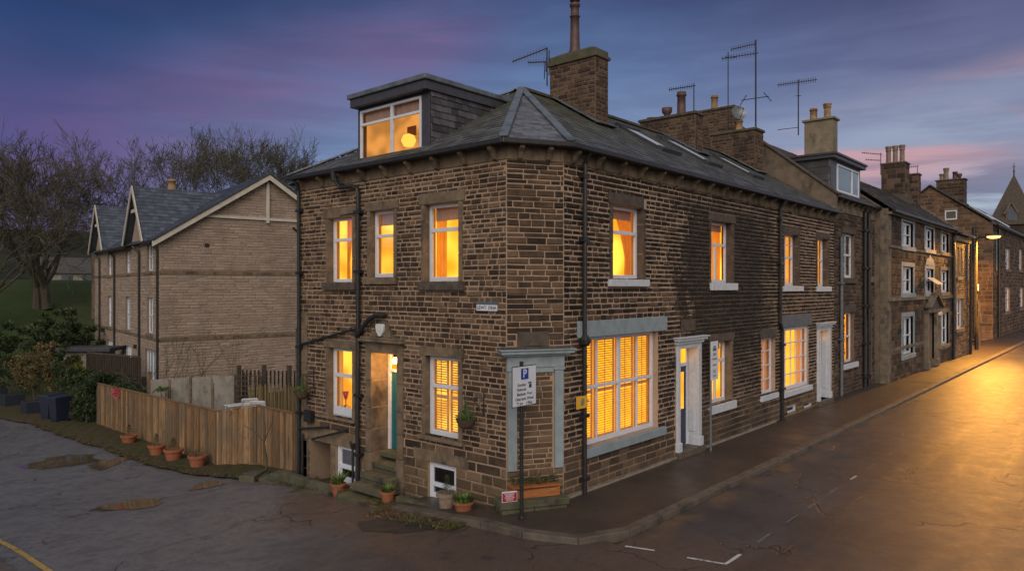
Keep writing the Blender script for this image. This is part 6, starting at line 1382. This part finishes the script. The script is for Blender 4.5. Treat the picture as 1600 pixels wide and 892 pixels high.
# bare little tree by the fence
def branches(mb, p, d, ln, r, depth, R, spread=.55, n=(2, 3), up=.15, seg=3, shrink=.74, mi=0, minr=.004, leafcb=None, side=3):
    pts = [p]; q = p.copy(); dd = d.copy(); rs_ = [r]
    for i in range(seg):
        dd = (dd+Vector((R.gauss(0, .13), R.gauss(0, .13), R.gauss(0, .08)+up*.25))).normalized(); q = q+dd*ln/seg; pts.append(q.copy()); rs_.append(max(minr, r*(1-.42*(i+1)/seg)))
    mb.tube(pts, rs_, side if depth < 3 else 5, cap=False)
    if depth <= 0: return
    k = R.randint(*n)
    for j in range(k):
        a = Vector((R.gauss(0, 1), R.gauss(0, 1), R.gauss(0, 1))); a = (a-dd*a.dot(dd)).normalized(); nd = (dd+a*R.uniform(.5, 1.1)*spread*1.3+Vector((0, 0, up))).normalized()
        st = pts[-1] if j < 2 else pts[-2]
        branches(mb, st.copy(), nd, ln*shrink*R.uniform(.75, 1.15), max(minr, rs_[-1]*(.9 if j == 0 else .7)), depth-1, R, spread, n, up, 3 if depth > 2 else 2, shrink, mi, minr, leafcb, side)
st_ = thing('bare_shrub', (10.35, 18.1, lz(18.1)), 'leafless crooked sapling in front of the short end of the board fence', 'shrub')
mb = MB(); b0 = Vector((10.38, 17.9, lz(18))); mb.tube([b0, b0+Vector((.02, .06, .5)), b0+Vector((-.02, .12, .85)), b0+Vector((.0, .08, 1.05))], [.035, .03, .026, .02], 6)
for e_ in ((( -.1, .5, 1.15), (-.2, .85, 1.28)), ((.0, -.1, 1.25), (.05, -.22, 1.45), (0, -.3, 1.7)), ((0, .05, 1.3), (-.03, .1, 1.62))):
    mb.tube([b0+Vector((-.02, .1, .9))]+[b0+Vector(q) for q in e_], [.022]+[.015]*(len(e_)-1)+[.008], 5)
mb.build('branches', 'bark', st_)

# ================================================================== board fence
fp = [(11.45, 33.4, lz(33.4), .18), (10.62, 21.2, lz(21.2)-.05, .48), (11.1, 19.7, -1.05, .75), (10.72, 17.15, -.78, .86)]
fn = thing('board_fence', (10.62, 21.2, lz(21.2)), 'long honey-coloured timber board fence stepping round its near corner', 'fence')
mb = MB(); mc = MB(); mp = MB(); R = random.Random(8)
for (a, b) in zip(fp, fp[1:]):
    pa_, pb2 = Vector(a[:2]), Vector(b[:2]); d = (pb2-pa_); ln = d.length; d.normalize(); nn = Vector((-d.y, d.x)); nn = nn if nn.x < 0 else -nn
    s_ = 0; k = 0
    while s_ < ln-.03:
        wd = R.uniform(.095, .115); e = min(s_+wd, ln); t0, t1 = s_/ln, e/ln; zb = a[2]+(b[2]-a[2])*t0-.05+.09; zt = a[3]+(b[3]-a[3])*t0-.03
        o_ = .018 if k % 2 else .0
        p, q = pa_+d*(s_-.008 if k % 2 else s_)+nn*o_, pa_+d*(e+.008 if k % 2 else e)+nn*o_
        mb.hexa([(p.x, p.y, zb), (q.x, q.y, zb), ((q-nn*.018).x, (q-nn*.018).y, zb), ((p-nn*.018).x, (p-nn*.018).y, zb), (p.x, p.y, zt+R.uniform(-.006, .006)), (q.x, q.y, zt), ((q-nn*.018).x, (q-nn*.018).y, zt), ((p-nn*.018).x, (p-nn*.018).y, zt)], 0, R.random()); s_ = e; k += 1
    mc.bar((*(pa_+nn*.0), a[3]), (*(pb2+nn*.0), b[3]), .075, .035, 0, .4)
    mc.bar((*(pa_+nn*.005), a[2]+.02), (*(pb2+nn*.005), b[2]+.02), .04, .14, 0, .2)
    np_ = max(1, round(ln/2.4))
    for i in range(np_+1): p = pa_+d*ln*i/np_-nn*.07; z0 = a[2]+(b[2]-a[2])*i/np_; z1 = a[3]+(b[3]-a[3])*i/np_; mp.box(p.x-.045, p.x+.045, p.y-.045, p.y+.045, z0-.1, z1-.03, 0, .2)
mb.build('boards', 'wood', fn); mc.build('rails', 'wood', fn); mp.build('posts', 'wood', fn)
pf = thing('red_flower', (10.95, 30.2, 0), 'small pink-red flower head hooked on top of the board fence', 'flower')
mb = MB(); leaves(mb, (11.08, 30.3, .10), (.13, .13, .22), 160, (.05, .1), rng=R); mb.build('petals', 'pink', pf)
mb = MB(); leaves(mb, (11.1, 30.3, .34), (.14, .14, .07), 60, (.05, .09), rng=R); mb.build('foliage', 'leaf_dark', pf)
# stone pier between the garden and the house
pr = thing('stone_pier', (10.9, 16.7, -.8), 'tall sooty stone pier with sloping cap between the fence and the house', 'pier')
mb = MB(); z = -1.0
while z < 3.0: h = R.uniform(.35, .55); mb.box(10.62, 11.3, 16.50, 16.88, z+.004, z+h-.006, 0, R.random()); z += h
mb.build('blocks', 'ashlar_dark', pr, bevel=.015); mb = MB(); mb.hexa([(10.58, 16.46, z), (11.3, 16.46, z), (11.3, 16.92, z), (10.58, 16.92, z), (10.9, 16.46, z+.45), (11.3, 16.46, z+.45), (11.3, 16.92, z+.2), (10.9, 16.92, z+.2)]); mb.build('cap', 'ashlar_dark', pr, bevel=.01)
#@@PART5
# ================================================================== modern stone house
MH = thing('modern_house', (17, 38, -1.4), 'newer pale stone house with white bargeboards and two steep cross gables behind the garden', 'house')
MC = (14.3, 33.9); sS = (.179, .984); oS = (-.984, .179); gS = (.984, -.179); oG = (-.179, -.984)
MS = FG(MC, sS, oS); MG_ = FG(MC, gS, oG)
EZm = 6.45; LN = 17.6; WD = 9.9; PK = 4.95; PZ = 9.75
winM = [(1.45, 2.7, 5.02, 6.42), (6.6, 7.8, 5.0, 6.2), (11.9, 13.1, 4.95, 6.2), (1.45, 2.7, 2.0, 3.75), (6.6, 7.8, 1.95, 3.7), (11.9, 13.1, 1.9, 3.7), (.75, 3.1, -1.2, 1.2), (6.2, 8.2, -1.2, 1.15), (11.5, 13.4, -1.2, 1.1)]
mb = MB(); sheet(mb, MS, 0, LN, -2, 6.6, winM, 0)
stones(make_rows(0, LN, -1.9, 6.5, (.12, .17), (.3, .8), seed=201), MS, lambda s: mb, winM+[(-1, 20, 4.80, 4.96), (-1, 20, 1.72, 1.88)], prot=(.004, .016), gap=.006)
def mclip(z):
    if z < EZm: return (0, WD)
    k = (z-EZm)/(PZ-EZm); return None if k > .97 else (PK*k, WD-(WD-PK)*k)
mb.face([MG_(0, -2, 0), MG_(WD, -2, 0), MG_(WD, EZm, 0), MG_(PK, PZ, 0), MG_(0, EZm, 0)], 0)
stones(make_rows(0, WD, -1.9, 9.6, (.11, .16), (.28, .75), seed=203), MG_, lambda s: mb, [(-1, 12, 4.84, 5.0), (-1, 12, 1.74, 1.90), (1.85, 9, 7.58, 7.72)], prot=(.004, .018), gap=.009, clip=mclip)
mb.fbox(MG_, 0, WD, 4.845, 4.995, -.05, .02, 2, .5); mb.fbox(MG_, 0, WD, 1.745, 1.895, -.05, .02, 2, .5); mb.fbox(MS, 0, LN, 4.805, 4.955, -.05, .02, 2, .5); mb.fbox(MS, 0, LN, 1.725, 1.875, -.05, .02, 2, .5)
# cross gable fronts
GB = [(2.0, 6.1, 4.05), (12.7, 17.0, 14.8)]
for a, b, c_ in GB:
    mb.face([MS(a, 6.5, .03), MS(b, 6.5, .03), MS(c_, 9.1, .03)], 1, .5); mb.face([MS(a, 6.5, .03), MS(c_, 9.1, .03), MS(c_, 9.1, -.1)], 1, .5)
mb.build('wall', ['mortarM', 'stoneM', 'ashlar'], MH)
for a, b, c_, d in winM: window(MS, MH, a, b, c_, d, cols=[(.5, .09)] if d-c_ < 2 else [(.25, .07), (.5, .1), (.75, .07)], rows=[(.5, .07)] if d-c_ < 2 else [], fw=.08, inset=.10, lit='room_dark', depth=.4, side=0, glassm='glass_sky', sill=(a-.1, b+.1, c_-.15, c_-.003, 'ashlar', .06))
mb = MB()
P0 = lambda s, g, z: (MC[0]+sS[0]*s+gS[0]*g, MC[1]+sS[1]*s+gS[1]*g, z)
roof_plane(mb, [P0(LN+.3, -.35, EZm-.08), P0(-.4, -.35, EZm-.08), P0(-.4, PK, PZ+.15), P0(LN+.3, PK, PZ+.15)], gauge=.24, w=(.25, .32), lift=.02)
mb.face([P0(-.4, WD+.35, EZm-.08), P0(LN, WD+.35, EZm-.08), P0(LN, PK, PZ+.15), P0(-.4, PK, PZ+.15)], 0, .4)
for a, b, c_ in GB:
    zg = 9.28; dep = (zg-EZm)/(PZ-EZm)*PK
    roof_plane(mb, [P0(a-.25, -.42, 6.42), P0(a-.25, .3, 6.42), P0(c_, dep+.4, zg), P0(c_, -.42, zg)], gauge=.24, w=(.25, .32), lift=.02)
    roof_plane(mb, [P0(b+.25, .3, 6.42), P0(b+.25, -.42, 6.42), P0(c_, -.42, zg), P0(c_, dep+.4, zg)], gauge=.24, w=(.25, .32), lift=.02)
ro = mb.build('roof', 'slate_blue', MH)
mb = MB()
def barge(p, q, h=.26): 
    p, q = Vector(p), Vector(q); mb.hexa([p+Vector((0, 0, -h)), q+Vector((0, 0, -h)), q+Vector((gS[0]*0-oG[0]*.04, -oG[1]*.04, -h)), p+Vector((-oG[0]*.04, -oG[1]*.04, -h)), p, q, q+Vector((-oG[0]*.04, -oG[1]*.04, 0)), p+Vector((-oG[0]*.04, -oG[1]*.04, 0))])
barge(MG_(-.42, EZm-.12, .36), MG_(PK, PZ+.10, .36)); mb.build('bargeboard', 'cream', MH); mb = MB(); barge(MG_(PK, PZ+.10, .355), MG_(WD+.42, EZm-.12, .355))
mb.build('bargeboard', 'cream', MH); mb = MB(); mb.fbox(MG_, 1.75, WD-1.7, 7.58, 7.71, -.02, .10); mb.fbox(MG_, PK-.07, PK+.07, 7.45, PZ-.12, .0, .13)
mb.build('bargeboard', 'cream', MH)
for a, b, c_ in GB:
    for p, q in ((MS(a-.28, 6.38, .42), MS(c_, 9.24, .42)), (MS(b+.28, 6.38, .42), MS(c_, 9.24, .42))):
        mb = MB(); mb.bar(p, q, .05, .2); mb.build('bargeboard', 'cream', MH)
    mb = MB(); mb.fbox(MS, c_-.8, c_+.8, 8.0, 8.16, .1, .3); mb.build('bargeboard', 'cream', MH)
mb = MB(); mb.bar(P0(0, -.40, EZm-.12), P0(2.0, -.40, EZm-.12), .12, .11); mb.bar(P0(6.1, -.40, EZm-.12), P0(12.7, -.40, EZm-.12), .12, .11)
mb.build('gutter', 'black_iron', MH)
mb = MB(); mb.bar(MG_(-.42, EZm-.07, .36), MG_(PK, PZ+.17, .36), .12, .06); mb.bar(MG_(WD+.42, EZm-.07, .36), MG_(PK, PZ+.17, .36), .12, .06); mb.build('verge', 'fascia', MH)
for s_ in (.25, 4.1, 10.6, 15.4):
    mb = MB(); mb.tube([MS(s_+.2, 6.3, .35), MS(s_+.05, 6.05, .12), MS(s_, 5.9, .08), MS(s_, -1.6, .08)], .055, 8); mb.build('downpipe', 'black_iron', MH)
mb = MB(); mb.fbox(MG_, 1.95, 2.15, 6.15, 6.33, .0, .03); mb.build('air_vent', 'black_iron', MH)
mb = MB(); mb.tube([MG_(6.25, 7.3, .08), MG_(6.5, 7.1, .08), MG_(6.55, 6.8, .08), MG_(6.55, -1, .08)], .055, 8); mb.build('downpipe', 'black_iron', MH)
mb = MB(); mb.fbox(MS, 13.9, 14.1, 1.5, 1.75, .0, .2); mb.fbox(MS, 4.9, 5.05, 1.1, 1.3, .0, .15); mb.build('wall_lantern', 'black_iron', MH)
# chimneys of a house hidden behind it
RH = thing('rear_house', (22, 52, 0), 'house hidden behind the newer stone house, showing only its two buff-potted chimneys', 'house')
mb = MB(); mb.box(21, 31, 49, 56, 0, 8.6); mb.build('wall', 'stoneF', RH)
k1 = stack(RH, 22.3, 23.1, 51.2, 52.8, 7.5, 11.0, mats=('stoneF',), cap='ashlar_dark', capo=.08); pot(k1, 22.7, 51.9, 11.1, .8, .28, 'buff_clay', 'plain', 10)
k2 = stack(RH, 19.0, 19.6, 55.0, 56.4, 2, 9.0, mats=('ashlar',), cap='moss_stone'); pot(k2, 19.3, 55.5, 9.1, .5, .2, 'buff_clay', 'plain', 10)

# ================================================================== garden behind the fence
gw = thing('garden_wall', (14, 24, -1), 'pale rendered garden wall with thin concrete posts', 'garden wall')
mb = MB(); a, b = Vector((12.5, 30.6)), Vector((13.8, 26.0)); n_ = 4
for i in range(n_): p, q = a+(b-a)*i/n_, a+(b-a)*(i+1)/n_; mb.bar((*(p+(q-p)*.02), -.5+.11*i), (*(q-(q-p)*.02), -.42+.11*i), .06, 1.9)
mb.build('panels', 'concrete', gw, bevel=.01)
mb = MB()
for i in range(n_+1): p = a+(b-a)*i/n_; mb.box(p.x-.07, p.x+.07, p.y-.07, p.y+.07, -1.6, .52+(.25 if i in (0, 2) else 0))
mb.build('posts', 'ashlar', gw, bevel=.01)
tr = thing('garden_trellis', (15.2, 23.6, -1), 'brown wooden trellis arch with climbing stems in the garden', 'trellis')
mb = MB(); T0 = Vector((13.62, 25.75)); td = Vector((.48, -.5))
for i in range(6): p = T0+td*i*.28; mb.box(p.x-.02, p.x+.02, p.y-.02, p.y+.02, -1.4, .95-.02*i)
for j in range(12): mb.bar((*T0, -1.2+j*.19), (*(T0+td*1.45), -1.2+j*.19), .03)
for i in range(6): p = T0+td*i*.28+Vector((.4, .42)); mb.box(p.x-.02, p.x+.02, p.y-.02, p.y+.02, -1.4, .95)
mb.build('lattice', 'darkwood', tr)
df = thing('dark_garden_fence', (18.5, 22.5, -1), 'dark-stained garden fence below the newer stone house wall', 'fence')
mb = MB(); a, b = Vector((14.6, 27.3)), Vector((16.6, 25.0)); ln = (b-a).length; d = (b-a)/ln; k = 0
while k*.16 < ln: p = a+d*k*.16; mb.bar((*p, -1.3), (*p, .93-.004*k), .15, .02, 0, None, (d.x, d.y, 0)); k += 1
mb.build('boards', 'darkwood', df)
mb = MB()
for i in range(4): p = a+d*ln*i/3; mb.box(p.x-.07, p.x+.07, p.y-.07, p.y+.07, -1.4, 1.1)
mb.build('posts', 'darkwood', df)
bs_ = thing('bamboo_screen', (16.5, 20.5, -1), 'weathered bamboo screen behind the white garden chairs', 'screen')
mb = MB(); a, b = Vector((13.9, 25.2)), Vector((15.6, 23.0)); ln = (b-a).length; d = (b-a)/ln; R = random.Random(31)
for i in range(int(ln/.035)): p = a+d*i*.035; h = .58+R.uniform(-.12, .06); mb.tube([(p.x+R.uniform(-.02, .02), p.y, -1.3), (p.x+R.uniform(-.04, .04), p.y, h)], .016, 4)
mb.build('canes', 'bamboo', bs_)
def garden_chair(u, v, rz, label):
    t = thing('garden_chair', (u, v, -.62), label, 'garden chair', 'white plastic garden furniture'); R3 = Matrix.Rotation(rz, 3, 'Z'); o_ = Vector((u, v, -.62))
    X = lambda x, y, z: o_+R3 @ Vector((x, y, z))
    mb = MB()
    for i in range(5): mb.bar(X(-.24, -.22+i*.11, .40), X(.24, -.22+i*.11, .40), .09, .02)
    mb.build('seat', 'white_plastic', t)
    mb = MB()
    for i in range(6): z = .5+i*.09; y = .26+i*.045; mb.bar(X(-.24, y, z), X(.24, y, z), .02, .07)
    mb.bar(X(-.25, .24, .42), X(-.25, .52, .98), .04); mb.bar(X(.25, .24, .42), X(.25, .52, .98), .04); mb.bar(X(-.25, .52, 1.0), X(.25, .52, 1.0), .04, .05); mb.build('backrest', 'white_plastic', t)
    for sx_ in (-1, 1):
        mb = MB(); mb.bar(X(.27*sx_, -.25, .62), X(.27*sx_, .32, .64), .06, .025); mb.build('armrest', 'white_plastic', t)
        for y in (-.24, .26): mb = MB(); mb.bar(X(.26*sx_, y*1.1, 0), X(.26*sx_, y, .62), .045); mb.build('leg', 'white_plastic', t)
garden_chair(13.05, 23.6, 2.6, 'white slatted plastic garden chair, the left of two behind the fence'); garden_chair(13.1, 22.75, 2.2, 'white slatted plastic garden chair, the right of two behind the fence')
gt = thing('garden_table', (12.95, 24.4, -.6), 'low white plastic table left of the two garden chairs', 'table')
mb = MB(); mb.box(12.6, 13.3, 24.15, 24.65, .0, .04); mb.build('tabletop', 'white_plastic', gt, bevel=.01)
for x, y in ((12.67, 24.22), (13.23, 24.22), (12.67, 24.58), (13.23, 24.58)): mb = MB(); mb.box(x-.025, x+.025, y-.025, y+.025, -.62, .0); mb.build('leg', 'white_plastic', gt)
gd = MB(); gd.box(11.6, 30, 16.6, 33, -2.2, -1.05); gp_ = gd.build('garden_terrace', 'verge'); tag(gp_, 'raised earth of the back gardens', 'garden', None, 'structure'); 
mb = MB(); mb.box(12.2, 14.2, 22.0, 25.0, -1.05, -.63); tag(mb.build('garden_deck', 'darkwood', bevel=.02), 'dark raised deck under the white garden chairs', 'deck', None, 'structure')

# shed and dark fence near the modern house
sh = thing('garden_shed', (13.2, 38.5, -1.6), 'cream shed with dark felt roof behind the bushes', 'shed')
F7 = FG((13.1, 42.9), (.66, -.751), (-.751, -.66))
mb = MB(); mb.fbox(F7, 0, 2.0, -1.7, .85, -1.2, 0); mb.build('wall', 'concrete', sh); mb = MB(); mb.fbox(F7, -.25, 2.6, .85, 1.05, -1.5, .3); mb.build('roof', 'fascia', sh, bevel=.02)
f8 = thing('dark_lap_fence', (13, 36, -1.5), 'dark weathered panel fence between the ivy and the newer house', 'fence')
mb = MB(); a, b = Vector((13.2, 39.7)), Vector((14.0, 35.4)); ln = (b-a).length; d = (b-a)/ln; k = 0; R = random.Random(9)
while k*.15 < ln: p = a+d*k*.15; mb.bar((*p, -1.6), (*p, .93+R.uniform(-.02, .02)), .14, .02, 0, None, (d.x, d.y, 0)); k += 1
mb.build('boards', 'darkwood', f8)
mb = MB(); mb.bar((*a, .97), (*b, .97), .06); mb.build('rail', 'darkwood', f8)
f9 = thing('low_brown_fence', (12.5, 33, -1.5), 'low dark brown fence running from the ivy to the newer house', 'fence')
mb = MB(); a, b = Vector((12.6, 36.0)), Vector((13.7, 33.6)); ln = (b-a).length; d = (b-a)/ln; k = 0
while k*.15 < ln: p = a+d*k*.15; mb.bar((*p, -1.6), (*p, .25-.02*k/10), .14, .02, 0, None, (d.x, d.y, 0)); k += 1
mb.build('boards', 'darkwood', f9); mb = MB(); mb.box(13.6, 13.75, 33.5, 33.65, -1.6, .45); mb.build('posts', 'ashlar', f9)

# ================================================================== bins, troughs
def wheelie(u, v, rz, label):
    z0 = lz(v)-.0; t = thing('wheelie_bin', (u, v, z0), label, 'wheelie bin', 'dark blue wheelie bins on the verge'); R3 = Matrix.Rotation(rz, 3, 'Z'); o_ = Vector((u, v, z0)); X = lambda x, y, z: o_+R3 @ Vector((x, y, z))
    mb = MB(); mb.hexa([X(-.22, -.26, .08), X(.22, -.26, .08), X(.22, .24, .08), X(-.22, .24, .08), X(-.29, -.34, 1.08), X(.29, -.34, 1.08), X(.29, .33, 1.08), X(-.29, .33, 1.08)]); mb.build('body', 'bin', t, bevel=.03)
    mb = MB(); mb.hexa([X(-.31, -.38, 1.085), X(.31, -.38, 1.085), X(.31, .36, 1.10), X(-.31, .36, 1.10), X(-.29, -.34, 1.15), X(.29, -.34, 1.15), X(.27, .33, 1.2), X(-.27, .33, 1.2)]); mb.build('lid', 'bin', t, bevel=.02)
    mb = MB(); mb.tube([X(-.25, .40, 1.06), X(.25, .40, 1.06)], .02, 8); mb.bar(X(-.25, .33, 1.03), X(-.25, .41, 1.06), .03); mb.bar(X(.25, .33, 1.03), X(.25, .41, 1.06), .03); mb.build('handle', 'bin', t)
    for sx_ in (-.24, .24): mb = MB(); mb.tube([X(sx_-.03, .27, .1), X(sx_+.03, .27, .1)], .1, 14); mb.build('wheel', 'black_iron', t)
    return t
wheelie(10.62, 36.5, -1.2, 'dark blue wheelie bin, the farther and left of the pair'); wheelie(10.62, 35.3, -1.35, 'dark blue wheelie bin, the nearer one against the ivy')
def trough(u, v, label, s_=(.45, .38, .62), seed=1):
    z0 = lz(v)-.0; t = thing('planter_trough', (u, v, z0), label, 'planter', 'dark planters along the lane verge'); a, b, h = s_
    mb = MB(); mb.box(u-a, u+a, v-b, v-b+.05, z0, z0+h); mb.box(u-a, u+a, v+b-.05, v+b, z0, z0+h); mb.box(u-a, u-a+.05, v-b+.05, v+b-.05, z0, z0+h); mb.box(u+a-.05, u+a, v-b+.05, v+b-.05, z0, z0+h); mb.build('box', 'planter_blue', t, bevel=.015)
    mb = MB(); mb.box(u-a+.05, u+a-.05, v-b+.05, v+b-.05, z0+h-.12, z0+h-.06); mb.build('soil', 'soil', t); return t
trough(10.75, 39.2, 'dark blue square planter nearest the bins'); trough(10.9, 43.2, 'dark blue square planter, second from the bins'); trough(11.0, 46.6, 'black planter at the far left edge of the lane verge')

# ================================================================== shrubs and trees
def shrub(name, label, cat, lobes, mat, n, sz, seed, stems=None, shell=.4, group=None):
    R = random.Random(seed); c0 = lobes[0][0]; t = thing(name, (c0[0], c0[1], lz(c0[1])), label, cat, group)
    mb = MB(); tot = sum(l[1][0]*l[1][1]*l[1][2] for l in lobes)
    for c, r in lobes:
        k = int(n*r[0]*r[1]*r[2]/tot); m_ = max(5, k//110)
        for _ in range(m_):   # clumps through the volume, gaps between
            d = Vector((R.gauss(0, 1), R.gauss(0, 1), R.gauss(0, 1))).normalized(); q = R.random()**.42
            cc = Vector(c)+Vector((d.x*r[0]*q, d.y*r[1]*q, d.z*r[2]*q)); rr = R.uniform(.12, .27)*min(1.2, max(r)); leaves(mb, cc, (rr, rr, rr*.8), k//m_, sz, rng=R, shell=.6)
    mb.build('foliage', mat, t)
    mb = MB(); b = Vector((c0[0], c0[1], lz(c0[1])))
    for k in range(stems or 6):
        a = R.uniform(0, 6.3); c, r = R.choice(lobes); e = Vector(c)+Vector((math.cos(a)*r[0]*.5, math.sin(a)*r[1]*.5, R.uniform(-.2, .4)*r[2])); bb = b+Vector((math.cos(a)*.12, math.sin(a)*.12, 0)) if len(lobes) < 3 else Vector((e.x*.6+b.x*.4, e.y*.6+b.y*.4, lz(e.y)))
        mb.tube([bb, bb.lerp(e, .5)+Vector((R.uniform(-.1, .1), R.uniform(-.1, .1), 0)), e], [.035, .025, .01], 5)
    mb.build('stems', 'bark', t); return t
z_ = lz(39)
shrub('flowering_bush', 'large rounded evergreen bush with tan flower heads over the dark planters', 'bush', [((11.7, 41.2, .25), (1.1, 1.2, 1.2)), ((11.4, 42.6, .2), (.9, 1.1, 1.0)), ((12.0, 40.2, .0), (.8, .8, 1.0))], 'leaf_tan', 9000, (.07, .15), 21)
shrub('evergreen_bush', 'dark evergreen bush behind the two wheelie bins', 'bush', [((12.2, 39.3, .1), (.8, .9, 1.3)), ((11.9, 38.0, -.5), (.7, .9, .9))], 'leaf_dark', 5000, (.07, .14), 22)
shrub('evergreen_bush', 'tall dark evergreen bush at the left edge of the photo', 'bush', [((12.0, 46.2, .2), (1.5, 2.2, 1.6)), ((11.0, 49.5, .3), (1.6, 2.2, 1.8))], 'leaf_dark', 8000, (.09, .18), 23)
shrub('yellow_bush', 'bright yellow-leaved bush glowing beside the big evergreen', 'bush', [((13.0, 40.4, .15), (.45, .5, .58))], 'leaf_yellow', 2200, (.06, .12), 24)
shrub('ivy_bank', 'dark ivy tumbling over the far end of the board fence', 'ivy', [((11.35, 34.1, -.45), (.55, .75, 1.15)), ((11.8, 33.6, .15), (.75, .8, .55)), ((12.2, 32.2, -.15), (.5, 1.2, .45)), ((11.1, 34.5, -1.0), (.4, .5, .7))], 'leaf_ivy', 11000, (.06, .13), 25)
shrub('hedge', 'dark hedge at the foot of the green bank', 'hedge', [((14.6, 46.5, 1.0), (2.2, 1.6, 1.4)), ((12.4, 49, 1.2), (2.0, 2.0, 1.3)), ((15.4, 49, 1.4), (2.5, 2, 1.4)), ((10, 52, 1.0), (3, 2, 1.6)), ((16.0, 53.5, 1.3), (1.6, 1.5, 1.5))], 'leaf_dark', 16000, (.12, .26), 26)
shrub('garden_plant', 'fresh green leafy plant just above the board fence', 'plant', [((12.4, 29.0, .22), (.3, .4, .14))], 'leaf_green', 600, (.03, .07), 27)
shrub('pampas_clump', 'wispy pale grass clump beside the stone pier', 'plant', [((11.5, 17.4, .5), (.2, .3, .7))], 'leaf_tan', 500, (.1, .25), 28)
R = random.Random(77)
for (u, v, h, lab, sd) in ((13.6, 31.4, 3.2, 'leafless garden shrub against the gable wall, the left one', 1), (14.0, 30.2, 3.2, 'leafless garden shrub against the gable wall, the middle one', 2), (15.0, 28.5, 3.0, 'leafless garden shrub rising behind the trellis', 3)):
    t = thing('bare_shrub', (u, v, -1), lab, 'shrub', 'bare shrubs in the back garden'); mb = MB(); RR = random.Random(sd)
    for k in range(4): branches(mb, Vector((u+RR.uniform(-.1, .1), v+RR.uniform(-.1, .1), -1)), Vector((RR.uniform(-.35, .35), RR.uniform(-.35, .35), 1)).normalized(), h*.42, .028, 3, RR, .45, (2, 2), .15, 3, .7, minr=.006)
    mb.build('branches', 'twig', t)
t = thing('bare_climber', (12.4, 26.5, -1), 'tangle of bare climbing stems on top of the garden wall', 'plant'); mb = MB(); RR = random.Random(8)
for k in range(5): branches(mb, Vector((12.5+RR.uniform(-.2, .4), 30.6+RR.uniform(-.6, .8), -.1)), Vector((RR.uniform(-1, 1), RR.uniform(-1, 1), .6)).normalized(), .5, .018, 3, RR, .8, (2, 3), .0, 3, .8, minr=.006)
mb.build('stems', 'twig', t)

def tree(u, v, h, spread, label, seed, trunk_r=.3, depth=6, stems=1, low=.25, up=.22, mat='twig', lean=(0, 0), nn_=(2, 3)):
    RR = random.Random(seed); z = gz(u, v)-.1; t = thing('bare_tree', (u, v, z), label, 'tree', 'bare winter trees')
    tm = MB(); cm = MB()
    for s_ in range(stems):
        d = Vector((RR.uniform(-.35, .35)*(stems > 1)+lean[0], RR.uniform(-.35, .35)*(stems > 1)+lean[1], 1)).normalized(); p = Vector((u+RR.uniform(-.3, .3)*(stems > 1), v+RR.uniform(-.3, .3)*(stems > 1), z)); pts = [p]; rs_ = [trunk_r*1.3]
        hh = h*low*RR.uniform(.7, 1.2)
        for i in range(4): d = (d+Vector((RR.gauss(0, .06), RR.gauss(0, .06), 0))).normalized(); p = p+d*hh/4; pts.append(p); rs_.append(trunk_r*(1-.1*i))
        tm.tube(pts, rs_, 8)
        k0 = 4 if stems == 1 else 3
        for k in range(k0):
            a = 2*PI*k/k0+RR.uniform(-.5, .5); nd = (d+Vector((math.cos(a), math.sin(a), 0))*spread*RR.uniform(.5, 1.1)).normalized()
            branches(cm, (pts[-1] if k < 2 else pts[-2]).copy(), nd, h*(1-low)*.30, trunk_r*.55, depth, RR, spread*.85, nn_, up, 3, .77, 0, .016)
    tm.build('trunk', 'bark', t); cm.build('crown', mat, t); return t
tree(18.2, 64.5, 12.8, .66, 'big bare tree standing on the green bank at the far left, with several leaning trunks', 5, .32, 7, 4, .14, .09, nn_=(2, 3))
tree(13.0, 60.5, 12.0, .66, 'bare tree at the far left edge of the photo', 6, .24, 7, 3, .16, .09, nn_=(2, 3))
TD = 1
for (px_, t_, h, sd, lab) in ((212, 66, 12, 11, 'small bare tree left of the others behind the newer house'), (288, 76, 17.5, 12, 'tall bare tree behind the left end of the newer house roof'), (350, 80, 18.5, 13, 'tallest bare tree, behind the slope of the newer house roof'), (398, 78, 17.5, 14, 'bare tree behind the peak of the gable'), (452, 84, 16.5, 15, 'bare tree just right of the gable peak'), (505, 86, 16.0, 16, 'bare tree next to the corner house eaves')):
    a = (px_-800)/1123; u, v = (.7541+.6567*a)*t_, (.6567-.7541*a)*t_
    tree(u, v, h*1.04, .66, lab, sd, .26, 7, 1, .20, .11, nn_=(2, 3))
# building on the bank
HB = thing('bank_building', (31, 107, 4), 'low pale building with long dark slate roof on top of the green bank', 'building')
u0, v0 = 29.5, 109; F9 = FG((u0, v0), (.93, -.37), (-.37, -.93)); zb = gz(32, 107)-.3; z1 = 6.15
mb = MB(); mb.fbox(F9, 0, 24, zb-2, z1, -8, 0); mb.build('wall', 'concrete', HB)
mb = MB(); mb.face([F9(-.4, z1-.05, .4), F9(24.4, z1-.05, .4), F9(24.4, z1+2.2, -4), F9(-.4, z1+2.2, -4)]); mb.face([F9(-.4, z1-.05, -8.4), F9(24.4, z1-.05, -8.4), F9(24.4, z1+2.2, -4), F9(-.4, z1+2.2, -4)]); mb.build('roof', 'slate_brown', HB)
for i in range(7): mb = MB(); mb.fbox(F9, 1+i*2.4, 2.3+i*2.4, z1-1.2, z1-.3, .01, .05); mb.build('window', 'room_dark', HB)

for o in bpy.data.objects:
    if '_w' in o: del o['_w']
